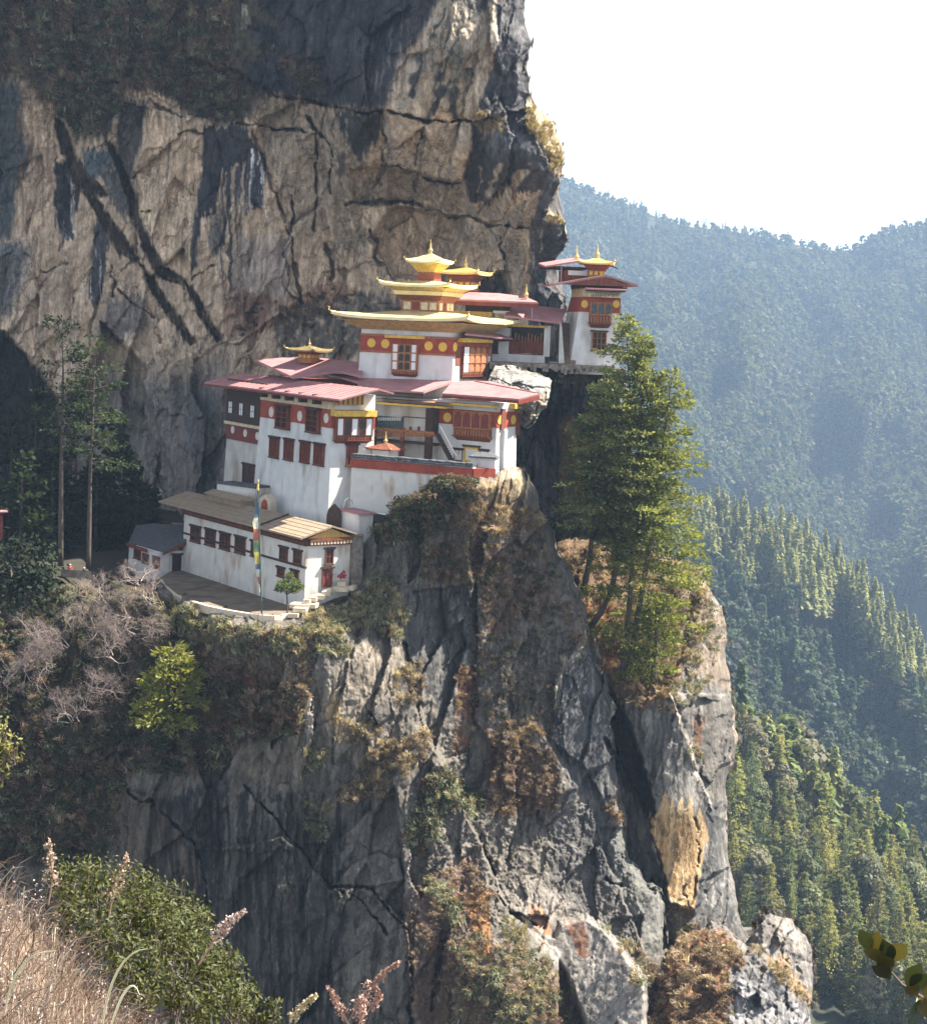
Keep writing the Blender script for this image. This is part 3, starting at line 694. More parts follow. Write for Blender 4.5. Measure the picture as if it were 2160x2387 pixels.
# ---------------------------------------------------------------- the pine buttress
sil_b = L(R3, (180, 1240), (330, 1180), (520, 1230), (720, 1270), (880, 1330), (935, 1365), (990, 1500), (1060, 1700), (1082, 1950)) + L(R5, (332, 870), (336, 1000), (300, 1180), (292, 1300), (330, 1500), (384, 1700), (380, 1850), (440, 2100)) + [(1330, 2460), (1290, 1900)]
ctrl_b = [(1290, 1280, 222), (1400, 1280, 224), (1526, 1300, 226), (1620, 1330, 224), (1350, 1450, 214), (1450, 1600, 211), (1560, 1540, 214), (1670, 1450, 222), (1700, 1640, 221), (1480, 1680, 211), (1600, 1660, 211), (1640, 1900, 213), (1714, 1740, 221), (1690, 1930, 219), (1540, 1950, 210), (1600, 2150, 208), (1740, 2180, 214), (1450, 2000, 214), (1500, 2300, 208), (1700, 2400, 205), (1300, 1700, 216)]
B = Sheet(1270, 1800, 1220, 2460, 2.5, sil_b, ctrl_b, (.15, .148, .145), 8, 7, reach=50, bk=.8)
B.rocky((70, 240, 1.4), (28, 80, .4), (11, 22, .12), .6, None, .15)
B.relief(B.poly(L(R8, (720, 490), (800, 470), (950, 440), (1130, 960), (1160, 1020), (1100, 1420), (1060, 1480), (940, 1440), (860, 1180), (840, 1040), (870, 960)), 4), -3.0)
B.relief(B.poly(L(R8, (950, 430), (1240, 450), (1260, 650), (1200, 950), (1140, 1000)), 4), -1.2)
B.relief(B.poly(L(R8, (640, 400), (700, 480), (870, 960), (840, 1040), (800, 950), (640, 620)), 5), 5.0)
_m, _w = B.poly(L(R8, (830, 1000), (900, 850), (1060, 850), (1140, 1050), (1090, 1400), (1060, 1490), (930, 1430), (870, 1200)), 22)
B.D[_w] = B.D[_w] * (1 - .85 * _m) + (B.D0[_w] - 2.4 + .12 * fbm(B.PX[_w] / 14, B.PY[_w] / 60, 0, 4, 5)) * .85 * _m
B.paint(B.stain(L(R3, (150, 1150), (900, 1250), (1000, 1500), (900, 1700), (760, 2050), (420, 2050), (300, 1500)), 18), (.13, .085, .05), .95)
B.paint(B.stain(L(R3, (300, 1450), (560, 1550), (560, 1850), (440, 1900)), 18), (.24, .12, .06), .8, .4)
B.paint(B.stain(L(R3, (820, 1420), (960, 1380), (1080, 1650), (1090, 1950), (960, 1900), (830, 1800)), 10), (.20, .165, .135), .85)
B.paint(B.stain(L(R8, (720, 490), (950, 470), (1130, 960), (1000, 1000), (870, 960)), 6), (.19, .188, .18), .9)
B.streaks(B.poly(L(R8, (720, 500), (960, 500), (1120, 1000), (900, 1000)), 6), (.07, .072, .075), .53, 9, 90, .85, 1)
B.paint(B.stain(L(R8, (960, 470), (1250, 460), (1262, 650), (1210, 950), (1150, 980)), 6), (.11, .105, .10), .9)
B.paint(B.stain(L(R8, (1060, 560), (1110, 570), (1080, 690), (1050, 680)), 4), (.10, .055, .035), .9)
B.paint(B.stain(L(R8, (1050, 1000), (1170, 960), (1190, 1250), (1300, 1640), (1050, 1600), (1090, 1300)), 6), (.075, .078, .082), .9)
B.paint(B.stain(L(R8, (880, 1010), (905, 960), (930, 890), (950, 960), (975, 990), (1000, 960), (1020, 980), (1042, 920), (1060, 1020), (1090, 1010), (1112, 1060), (1122, 1100), (1090, 1300), (1062, 1460), (1010, 1475), (920, 1390), (885, 1200), (838, 1060)), 3), (.41, .305, .175), .95)
B.streaks(B.poly(L(R8, (840, 1020), (1110, 1020), (1062, 1460), (920, 1390)), 5), (.26, .155, .07), .56, 5, 260, .8, 2)
B.paint(B.stain(L(R8, (1010, 1330), (1085, 1310), (1080, 1350), (1010, 1360)), 3), (.19, .13, .075), .8)
B.paint(B.stain(L(R8, (640, 400), (700, 480), (875, 960), (880, 1030), (800, 1010), (680, 800)), 5), (.035, .025, .02), .9)
B.streaks(B.poly(L(R8, (1100, 1150), (1180, 1150), (1280, 1600), (1080, 1600)), 6), (.25, .25, .25), .6, 6, 60, .7, 3)
B.paint(B.line(L(R8, (945, 430), (985, 560), (1040, 720), (1130, 965)), 4), (.46, .40, .33), .9)
B.paint(B.line(L(R5, (310, 640), (334, 860), (336, 1000), (302, 1180), (292, 1290)), 5), (.42, .34, .25), .8)
B.crack(L(R8, (1020, 1350), (1005, 1400), (1040, 1470)), 3, .6)
B.crack(L(R8, (870, 960), (850, 1060), (890, 1220), (920, 1400)), 5, 2.0)
B.crack(L(R8, (1055, 1030), (1075, 1250), (1050, 1450)), 3, .8)
b_obj = B.finish('rock_buttress', M_rock, 'rock buttress carrying the tall pines', dim=np.array((.92, .86, .78)))

# ---------------------------------------------------------------- broken rocks at the foot
sil_c = L(R8, (850, 1790), (910, 1730), (960, 1640), (1090, 1565), (1190, 1545), (1310, 1650), (1350, 1560), (1420, 1488), (1520, 1520), (1590, 1600), (1622, 1780), (1640, 2100)) + [(1905, 2460), (1470, 2460)]
ctrl_c = [(1520, 2270, 196), (1565, 2203, 199), (1638, 2164, 201), (1687, 2154, 202), (1736, 2203, 200), (1795, 2129, 206), (1844, 2144, 208), (1893, 2271, 207), (1900, 2400, 203), (1600, 2387, 190), (1750, 2387, 193), (1650, 2280, 195)]
Cc = Sheet(1450, 1960, 2100, 2460, 2.5, sil_c, ctrl_c, (.17, .165, .16), 14, 6, reach=50, bk=.8)
Cc.rocky((60, 100, 2.0), (26, 50, .6), (10, 15, .16), 1.0, None, .25)
Cc.D += .5 * fbm(Cc.PX / 60 + Cc.PY / 90, Cc.PY / 30 - Cc.PX / 40, 0, 4, 3, .55, True)
Cc.paint(Cc.stain(L(R8, (840, 1700), (1100, 1540), (1260, 1640), (1300, 1720), (1220, 1760), (1200, 2100), (800, 2100)), 12), (.22, .11, .06), .9, .3)
Cc.paint(Cc.stain(L(R8, (1230, 1740), (1400, 1750), (1640, 2000), (1640, 2100), (1220, 2100)), 6), (.16, .165, .175), .9)
Cc.paint(Cc.stain(L(R8, (1380, 1690), (1480, 1690), (1620, 1880), (1600, 1920)), 5), (.30, .20, .11), .8)
Cc.paint(Cc.stain(L(R8, (1430, 1480), (1560, 1500), (1590, 1650), (1460, 1620)), 9), (.26, .24, .22), .8)
Cc.streaks(Cc.poly(L(R8, (1230, 1760), (1640, 2000), (1640, 2100), (1220, 2100)), 6), (.30, .31, .33), .6, 8, 60, .8, 1)
c_obj = Cc.finish('rock_outcrop', M_rock_rough, 'broken rocks at the foot of the buttress', dim=np.array((.86, .80, .74)))
# ================================================================== FORESTED HILLS
M_hill = mat('forest_floor', (.030, .034, .022), .95, .4, .05)
M_leaf = leaf_mat('conifer_foliage', .48, .6, (1, 1, 1), (1.3, 1.2, .7))
M_bark = mat('pine_bark', (.075, .058, .045), .95, .35, 3.0, bump=.5, bscale=6, stretch=(1, 1, .3))

def hill(name, poly, ctrl, label, step=14, amp=0.0, sd=1):
    """ground of a hillside: rows of (px, py, distance) interpolated; returns a sampler"""
    xs = np.arange(poly[0], poly[1] + 1, step); ys = np.arange(poly[2], poly[3] + 1, step)
    return xs, ys

class Hill:
    def __init__(s, name, x0, x1, top, bottom, dtop, dbot, label, amp=40., nx=90, ny=70, sd=1, fold=160.):
        """top: skyline as (px, py) list; dtop/dbot: distance at skyline and at the bottom edge as functions of px"""
        s.xs = np.linspace(x0, x1, nx); tx, ty = zip(*top)
        s.T = np.interp(s.xs, tx, ty); s.bottom = bottom
        s.v = np.linspace(0, 1, ny); s.dt, s.db, s.amp, s.sd, s.fold = dtop, dbot, amp, sd, fold
        s.x0, s.x1, s.top = x0, x1, top
        PX = np.repeat(s.xs[None], ny, 0); V = np.repeat(s.v[:, None], nx, 1)
        W = s.pos(PX, V)
        # the back of the hill: turn down behind the crest
        b1 = W[0].copy(); b1[:, 1] += 60; b1[:, 2] -= 12
        b2 = W[0].copy(); b2[:, 1] += 500; b2[:, 2] -= 380
        W = np.concatenate([b2[None], b1[None], W]); nr = ny + 2
        idx = np.arange(nr * nx).reshape(nr, nx)
        q = np.stack([idx[:-1, :-1], idx[1:, :-1], idx[1:, 1:], idx[:-1, 1:]], -1).reshape(-1, 4)
        o = np_obj(name, W.reshape(-1, 3), q, M_hill, None, True)
        s.obj = tag(o, label, None, None, 'structure')
    def pos(s, px, v):
        px = np.asarray(px, float); v = np.asarray(v, float)
        tx, ty = zip(*s.top)
        T = np.interp(px, tx, ty); py = T + (s.bottom - T) * v
        a, b = s.dt(px), s.db(px)
        d = 1 / ((1 - v) / a + v / b)                    # straight slope in space
        d = d + s.amp * smooth(0, .12, v) * fbm(px / s.fold, py / (s.fold * 1.6), 0, 3, s.sd) 
        return Pn(px, py, d)

hill_far = Hill('hill', 1230, 2330, [(1200, 360)] + L(R4, (-200, 110), (0, 190), (120, 220), (330, 310), (450, 350), (700, 375), (1000, 430), (1250, 500), (1400, 500), (1480, 440), (1560, 400), (1824, 350)) + [(2340, 480)],
                1500, lambda x: 3500 - .5 * (x - 1600), lambda x: 1700 + .3 * (x - 1600), 'hazy blue forested mountainside across the valley', 420, 110, 80, 3, 260.)
ridge_mid = Hill('ridge', 1480, 2330, [(1470, 1150)] + L(R5, (130, 90), (250, 95), (380, 170), (560, 250), (700, 330), (800, 430), (870, 510), (1034, 660)) + [(2340, 1660)],
                 2500, lambda x: 1200 - .17 * (x - 1600), lambda x: 740 + 0 * x, 'forested spur in front of the blue mountain', 130, 80, 70, 5, 150.)
ridge_near = Hill('ridge.001', 1560, 2330, [(1550, 1560)] + L(R5, (200, 800), (345, 900), (520, 1050), (700, 1180), (780, 1310), (880, 1390), (1034, 1530)) + [(2340, 2200)],
                  2650, lambda x: 600 - .07 * (x - 1600), lambda x: 370 + 0 * x, 'steep forested slope below the buttress', 50, 80, 70, 9, 120.)
# the valley floor that everything rises from
vb = MB()
vb.add([(-2500, -200, -720), (4000, -200, -720), (4000, 9000, -720), (-2500, 9000, -720)], [(0, 1, 2, 3)])
tag(vb.build('ground', M_hill), 'valley floor', None, None, 'structure')

# ------------------------------------------------------------------ tree prototypes (numpy): verts, quads, colours; base at origin, 1 m units
def cards(cent, nrm, up, w, h, r, jitter=.3):
    """leaf cards: centres (n,3), normals, in-plane axis; returns verts (4n,3)"""
    n = len(cent)
    a = np.cross(nrm, up); a /= np.maximum(np.linalg.norm(a, axis=1, keepdims=True), 1e-6)
    b = np.cross(a, nrm)
    w = w[:, None] * .5; h = h[:, None] * .5
    v = np.stack([cent - a * w * .6 - b * h, cent + a * w - b * h * .3, cent + a * w * .5 + b * h, cent - a * w + b * h * .4], 1)
    return v.reshape(-1, 3), np.arange(4 * n).reshape(n, 4)
def unit(v): return v / np.maximum(np.linalg.norm(v, axis=-1, keepdims=True), 1e-9)
def spire(seed, H=12., R=2.3, whorls=20, n=9, per=6, base=.08, col=(.06, .085, .03), droop=.25, ragged=.35, cw=.55):
    r = np.random.default_rng(seed); cs = []; ns = []; ws = []; hs = []; ups = []; cc = []
    for i in range(whorls):
        t = (i + .5) / whorls; z = H * (base + (1 - base) * t)
        rad = R * (1 - t) ** .8 * (1 + ragged * r.normal()) + .12
        for k in range(n):
            an = r.uniform(0, 2 * math.pi); L_ = rad * r.uniform(.55, 1.1)
            for q in range(per):
                f = (q + r.uniform(.3, 1)) / per
                p = np.array([math.cos(an) * L_ * f, math.sin(an) * L_ * f, z - droop * L_ * f ** 1.5 + .25 * L_ * f * (t > .6)]) + r.normal(size=3) * .12 * (R / 2.3)
                cs.append(p); nn = np.array([math.cos(an) * .5, math.sin(an) * .5, .8]) + r.normal(size=3) * .45; ns.append(nn)
                ups.append([math.cos(an), math.sin(an), -.3]); s_ = cw * R / 2.3 * r.uniform(.6, 1.3) * (1.15 - .6 * t)
                ws.append(s_); hs.append(s_ * 1.8); cc.append(np.array(col) * r.uniform(.7, 1.35))
    v, f = cards(np.array(cs), unit(np.array(ns)), np.array(ups), np.array(ws), np.array(hs), r)
    c = np.repeat(np.array(cc), 4, 0)
    return v, f, c
def clump_tree(seed, H=9., R=2.8, n_cl=16, per=26, col=(.05, .065, .03), cw=.7, low=.3, top_flat=1.0):
    r = np.random.default_rng(seed); V = []; Cc_ = []; cen = []
    for i in range(n_cl):
        t = low + (1 - low) * r.uniform(0, 1); a = r.uniform(0, 6.28)
        prof = math.sin(math.pi * min(1, (t - low) / (1 - low) * .8 + .15)) ** .7
        d = R * prof * math.sqrt(r.uniform(.1, 1)) * .8
        cen.append((d * math.cos(a), d * math.sin(a), H * t, R * r.uniform(.28, .5)))
    cs = []; ns = []; cc = []
    for x, y, z, rr in cen:
        u = unit(r.normal(size=(per, 3))); p = u * rr * r.uniform(.7, 1.05, (per, 1)) * np.array([1, 1, .75]) + np.array([x, y, z])
        cs.append(p); ns.append(unit(u + np.array([0, 0, .4]) + r.normal(size=(per, 3)) * .4)); cc.append(np.array(col) * r.uniform(.75, 1.3) * r.uniform(.8, 1.2, (per, 1)))
    cs = np.concatenate(cs); ns = np.concatenate(ns); cc = np.concatenate(cc)
    s_ = cw * R / 2.8 * r.uniform(.6, 1.3, len(cs))
    v, f = cards(cs, ns, unit(r.normal(size=cs.shape)), s_, s_ * 1.3, r)
    return v, f, np.repeat(cc, 4, 0)
def trunk_np(H, r0, col=(.09, .07, .055), n=5):
    a = np.arange(n) / n * 6.2832
    v = np.concatenate([np.stack([np.cos(a) * r0, np.sin(a) * r0, 0 * a - 1.0], 1), np.stack([np.cos(a) * r0 * .2, np.sin(a) * r0 * .2, 0 * a + H * .9], 1)])
    f = np.array([(i, (i + 1) % n, n + (i + 1) % n, n + i) for i in range(n)])
    return v, f, np.tile(np.array(col), (2 * n, 1))
def fir(seed, H=13., R=2.7, whorls=20, n=9, per=11, col=(.16, .18, .07), droop=.3, sz=.5):
    """conifer of separate drooping boughs with needle sprays along them"""
    r = np.random.default_rng(seed); cs = []; ds = []; hs = []; cc = []
    for i in range(whorls):
        t = (i + r.uniform(.2, .8)) / whorls; z = H * (.05 + .95 * t); rad = R * (1 - t) ** .75 * r.uniform(.75, 1.15) + .15
        for k in range(n):
            a = r.uniform(0, 6.2832); L_ = rad * r.uniform(.5, 1.15); d = np.array([math.cos(a), math.sin(a), 0])
            sh = r.uniform(.75, 1.25); rise = .45 * t
            for q_ in range(per):
                f = .2 + .8 * (q_ + r.uniform(0, 1)) / per
                p = d * L_ * f + np.array([0, 0, z + L_ * (rise * f - droop * f * f)]) + np.cross(d, [0, 0, 1.]) * r.normal() * .22 * L_ * (1.1 - f) + r.normal(size=3) * .06
                cs.append(p); ds.append(d * .8 + np.array([0, 0, .25]) + r.normal(size=3) * .45); hs.append(sz * r.uniform(.7, 1.3) * (1 - .35 * t)); cc.append(np.array(col) * sh * r.uniform(.8, 1.2))
    P_ = np.array(cs); D_ = unit(np.array(ds)); h = np.array(hs)[:, None]; m = len(P_)
    nr = unit(np.cross(D_, unit(r.normal(size=(m, 3))))); sd = np.cross(D_, nr); w = h * .26
    v = np.stack([P_ - sd * w * .4, P_ + D_ * h * .5 - sd * w, P_ + D_ * h, P_ + D_ * h * .5 + sd * w], 1)
    return v.reshape(-1, 3), np.arange(4 * m).reshape(m, 4), np.repeat(np.array(cc), 4, 0)
def join(*ms):
    V = []; F = []; Cl = []; b = 0
    for v, f, c in ms:
        V.append(v); F.append(f + b); Cl.append(c); b += len(v)
    return np.concatenate(V), np.concatenate(F), np.concatenate(Cl)
def scatter(protos, pos, scale, rot, r, tint=None, tilt=None):
    """one merged mesh of many copies"""
    V = []; F = []; Cl = []; b = 0
    for i in range(len(pos)):
        v, f, c = protos[r.integers(len(protos))]
        ca, sa = math.cos(rot[i]), math.sin(rot[i])
        w = np.empty_like(v); w[:, 0] = v[:, 0] * ca - v[:, 1] * sa; w[:, 1] = v[:, 0] * sa + v[:, 1] * ca; w[:, 2] = v[:, 2]
        w = w * scale[i]
        if tilt is not None: w = w + np.outer(w[:, 2], tilt[i]) 
        V.append(w + pos[i]); F.append(f + b); b += len(v)
        Cl.append(c * (tint[i] if tint is not None else 1))
    return np.concatenate(V), np.concatenate(F), np.concatenate(Cl)

CON = (.12, .15, .05); CON_Y = (.175, .185, .075); CON_B = (.055, .085, .038); BRD = (.085, .095, .045); GRYT = (.12, .115, .075)
hi_protos = [join(fir(100 + i, 13, 2.5 + .35 * (i % 3), 20, 10, 12, c), trunk_np(13, .16)) for i, c in enumerate(((.27, .265, .115), (.18, .20, .09), (.25, .26, .105), (.16, .185, .085), (.11, .14, .08)))]
hi_protos += [join(clump_tree(140 + i, 10, 3.2, 26, 95, c, .36), trunk_np(9, .18)) for i, c in enumerate(((.15, .17, .08), (.135, .145, .08), (.19, .18, .12)))]
lo_protos = [join(spire(200 + i, 13, 2.8 + .35 * (i % 3), 10, 7, 4, .08, c, .35, .2, .95), trunk_np(13, .16, n=3)) for i, c in enumerate((CON, CON_B, CON, CON_Y, CON_B))]
lo_protos += [join(clump_tree(240 + i, 10, 3.4, 12, 18, c, .95), trunk_np(8, .2, n=3)) for i, c in enumerate((CON, BRD, GRYT, BRD))]

far_protos = [join(clump_tree(260 + i, 10, 3.6, 6, 9, c, 1.9, .25)) for i, c in enumerate((CON, BRD, CON_B, CON, GRYT))] + [join(spire(280 + i, 13, 2.6, 7, 5, 2, .1, c, cw=1.3)) for i, c in enumerate((CON, CON_B, CON))]
r3 = np.random.default_rng(21)
# nearest trees: individuals
spots = []
def hill_spots(h, n, vmin, vmax, smin, smax, x0=None, x1=None, sd=0, sep=.6):
    r = np.random.default_rng(500 + sd)
    px = r.uniform(x0 or h.x0, x1 or h.x1, n); v = r.uniform(vmin, vmax, n)
    p = h.pos(px, v)
    return p, r.uniform(smin, smax, n), v
near_p, near_s, near_v = hill_spots(ridge_near, 420, 0.0, .62, 1.15, 2.05, 1590, 2230, 1)
mid_p, mid_s, mid_v = hill_spots(ridge_mid, 2000, 0.0, .62, 1.0, 1.9, 1560, 2260, 2)
far_p, far_s, _v = hill_spots(hill_far, 17000, 0.0, .9, 1.1, 2.1, 1260, 2270, 3)
def visible_px(p):
    x, z = p[:, 0] / p[:, 1], p[:, 2] / p[:, 1]
    return PX0 + FPX * (x * CR + z * SR), PY0 - FPX * (-x * SR + z * CR)
nx_, ny_ = visible_px(near_p); mx_, my_ = visible_px(mid_p)
kn = (nx_ > 1600) & (nx_ < 2190) & (ny_ < 2440) & (ny_ > 1300)
near_p, near_s, near_v = near_p[kn], near_s[kn], near_v[kn]
cand = np.argsort(near_p[:, 1])
ind = cand[:290]; rest = cand[290:]
proto_me = [np_mesh('forest_tree', v, f, M_leaf, c) for v, f, c in hi_protos]
names = ['conifer_tree'] * 5 + ['broadleaf_tree'] * 3
first = {}
for i in ind:
    k = int(r3.choice(8, p=[.34, .10, .34, .08, .02, .04, .04, .04] if near_v[i] < .16 else [.17, .2, .15, .18, .1, .08, .07, .05]))  # yellower conifers favoured on the crest, their colour also standing in for sunlight
    if k not in first:
        o = bpy.data.objects.new(names[k], proto_me[k]); first[k] = o
    else:
        o = first[k].copy()
    C.objects.link(o)
    o.location = Vector(near_p[i]) - Vector((0, 0, .6))
    s_ = float(near_s[i]); o.scale = (s_ * r3.uniform(.85, 1.15), s_, s_ * r3.uniform(.85, 1.2)); o.rotation_euler = (r3.normal() * .03, r3.normal() * .03, r3.uniform(0, 6.28))
    if k < 5: tag(o, 'green conifer among the dense trees of the nearest forested slope at lower right', 'tree', 'conifers on the nearest forested slope')
    else: tag(o, 'rounded broad crowned tree between the conifers of the nearest forested slope', 'tree', 'round crowned trees on the nearest forested slope')
yel = [p for p, q_ in zip(lo_protos, (0, 0, 0, 1, 0, 0, 0, 0, 0)) if q_] + [join(spire(220 + i, 13, 2.9, 10, 7, 4, .08, CON_Y, .35, .2, .95), trunk_np(13, .16, n=3)) for i in range(2)]
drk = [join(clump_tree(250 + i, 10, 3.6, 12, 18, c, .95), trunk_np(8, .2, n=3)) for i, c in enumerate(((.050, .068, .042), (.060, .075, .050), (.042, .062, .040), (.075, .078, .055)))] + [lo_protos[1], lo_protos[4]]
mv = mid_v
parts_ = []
for msk, pr, lo_, hi_ in ((mv < .13, yel, .85, 1.25), (mv >= .13, drk, .7, 1.15)):  # yellow crest conifers, dark lower crowns: species colour plus painted sun and shade
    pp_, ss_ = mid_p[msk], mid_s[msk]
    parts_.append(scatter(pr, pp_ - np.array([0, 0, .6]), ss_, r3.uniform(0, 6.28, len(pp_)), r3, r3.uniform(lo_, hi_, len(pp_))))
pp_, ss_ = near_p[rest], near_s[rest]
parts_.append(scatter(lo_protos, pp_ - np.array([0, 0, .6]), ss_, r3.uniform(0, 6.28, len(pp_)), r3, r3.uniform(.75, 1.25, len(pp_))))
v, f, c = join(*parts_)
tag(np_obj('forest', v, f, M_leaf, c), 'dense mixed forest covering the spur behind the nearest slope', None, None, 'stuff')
tint = r3.uniform(.85, 1.15, len(far_p))
v, f, c = scatter(far_protos, far_p - np.array([0, 0, .6]), far_s, r3.uniform(0, 6.28, len(far_p)), r3, tint)
tag(np_obj('forest.001', v, f, M_leaf, c), 'distant hazy forest covering the blue mountainside', None, None, 'stuff')
# ================================================================== BUILDINGS
WHITE = (.62, .61, .585)
M_white = mat('limewash', WHITE, .9, .08, .7, bump=.15, bscale=3, dirt=(.40, .37, .32), dirt_amt=.38, dscale=.35)
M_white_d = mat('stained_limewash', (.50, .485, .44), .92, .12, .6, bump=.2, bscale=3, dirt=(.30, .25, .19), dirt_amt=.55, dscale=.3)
M_white_w = mat('weathered_limewash', (.58, .56, .51), .92, .10, .6, bump=.2, bscale=3, dirt=(.34, .19, .10), dirt_amt=.35, dscale=.35)
M_red = mat('red_ochre_band', (.30, .065, .04), .9, .2, 1.2, bump=.1)
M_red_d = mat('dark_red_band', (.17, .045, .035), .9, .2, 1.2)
M_wood = mat('red_brown_wood', (.17, .055, .032), .8, .3, 3.0, stretch=(1, 1, .3))
M_carve = mat('carved_painted_wood', (.30, .13, .055), .8, .45, 5.0)
M_dwood = mat('dark_wood', (.055, .032, .022), .85, .3, 3.0)
M_pane = mat('dark_window_pane', (.030, .022, .02), .35, .3, 2.0)
M_wpane = mat('white_window_pane', (.72, .72, .70), .6, .05, 2.0)
M_yel = mat('yellow_cornice', (.62, .40, .075), .7, .25, 2.5)
M_yelw = mat('yellow_gable_boards', (.50, .30, .09), .8, .2, 1.5, stretch=(3, 3, .2))
M_cream = mat('cream_frieze', (.55, .46, .30), .85, .25, 2.0)
M_gold = mat('gilded_copper', (.68, .48, .16), .42, .12, 1.0, metal=.55)
M_golds = mat('gilded_sheet', (.72, .60, .32), .42, .10, .8, metal=.45)
M_roofp = mat('red_painted_roof', (.36, .175, .172), .6, .14, .8, bump=.25, bscale=2.2, stretch=(1, 1, 1), dirt=(.28, .125, .13), dirt_amt=.3, dscale=.18, spec=.25)
M_roofw = mat('weathered_shingle', (.27, .205, .14), .75, .14, 1.0, bump=.4, bscale=3)
M_gilt_shade = mat('shade_darkened_gilt', (.17, .125, .055), .7, .25, 2, metal=.2)  # gilt darkened to carry the shade on the small roof pavilion
M_soff = mat('painted_soffit', (.36, .26, .10), .7, .3, 2)
M_slate = mat('grey_slate', (.085, .088, .095), .85, .3, 2.0, bump=.6, bscale=4)
M_disc = mat('yellow_disc', (.66, .44, .08), .7, .1, 3)
M_wdisc = mat('white_disc', (.62, .56, .48), .8, .1, 3)
M_stone = mat('rough_stonework', (.20, .17, .14), .95, .4, 2.0, bump=.8, bscale=2.5)
M_step = mat('pale_stone_step', (.55, .46, .34), .9, .15, 1.5, bump=.4, bscale=4)
M_earth = mat('packed_earth', (.16, .125, .09), .95, .25, .6, bump=.4, bscale=2, dirt=(.09, .06, .04), dirt_amt=.4, dscale=.2)
M_metal = mat('grey_metal', (.35, .36, .36), .5, .1, 3, metal=.4)

def window(parent, fc, tl, br, cols=2, rows=3, frame=None, pane=None, depth=.18, fw=.13, lintel=True, sill=True, out=0.0, name='window'):
    frame = frame or M_wood; pane = pane or M_pane
    s0, z1 = fc.st(tl, out); s1, z0 = fc.st(br, out)
    if s1 - s0 < 3 * fw: fw = (s1 - s0) / 4
    m = MB(); a, b = out - .1, out + depth
    m.fbox(fc, s0, s0 + fw, z0, z1, a, b); m.fbox(fc, s1 - fw, s1, z0, z1, a, b)
    m.fbox(fc, s0 + fw, s1 - fw, z1 - fw, z1, a, b); m.fbox(fc, s0 + fw, s1 - fw, z0, z0 + fw, a, b)
    for k in range(1, cols):
        c = s0 + fw + (s1 - s0 - 2 * fw) * k / cols; m.fbox(fc, c - .04, c + .04, z0 + fw, z1 - fw, a, b - .05)
    for k in range(1, rows):
        c = z0 + fw + (z1 - z0 - 2 * fw) * k / rows; m.fbox(fc, s0 + fw, s1 - fw, c - .04, c + .04, a, b - .08)
    w = m.build(name, frame, parent)
    p = MB().fbox(fc, s0 + fw, s1 - fw, z0 + fw, z1 - fw, a, out + .04).build('pane', pane, w)
    if lintel:
        l = MB().fbox(fc, s0 - .22, s1 + .22, z1, z1 + .2, a, b + .12)
        n = max(3, int((s1 - s0 + .3) / .35))
        for k in range(n):
            c = s0 - .15 + (s1 - s0 + .3) * (k + .5) / n; l.fbox(fc, c - .07, c + .07, z1 - .12, z1 - .002, b - .04, b + .08)
        l.build('lintel', M_dwood, w)
    if sill: MB().fbox(fc, s0 - .12, s1 + .12, z0 - .13, z0, a, b + .07).build('sill', M_dwood, w)
    return w
def arch_pts(fc, s0, s1, z0, z1, o):
    w = s1 - s0; c = (s0 + s1) / 2
    pr = [(s0, z0), (s1, z0), (s1, z0 + (z1 - z0) * .6), (s1 - w * .12, z0 + (z1 - z0) * .82), (c, z1), (s0 + w * .12, z0 + (z1 - z0) * .82), (s0, z0 + (z1 - z0) * .6)]
    return [fc.pt(s, z, o) for s, z in pr]
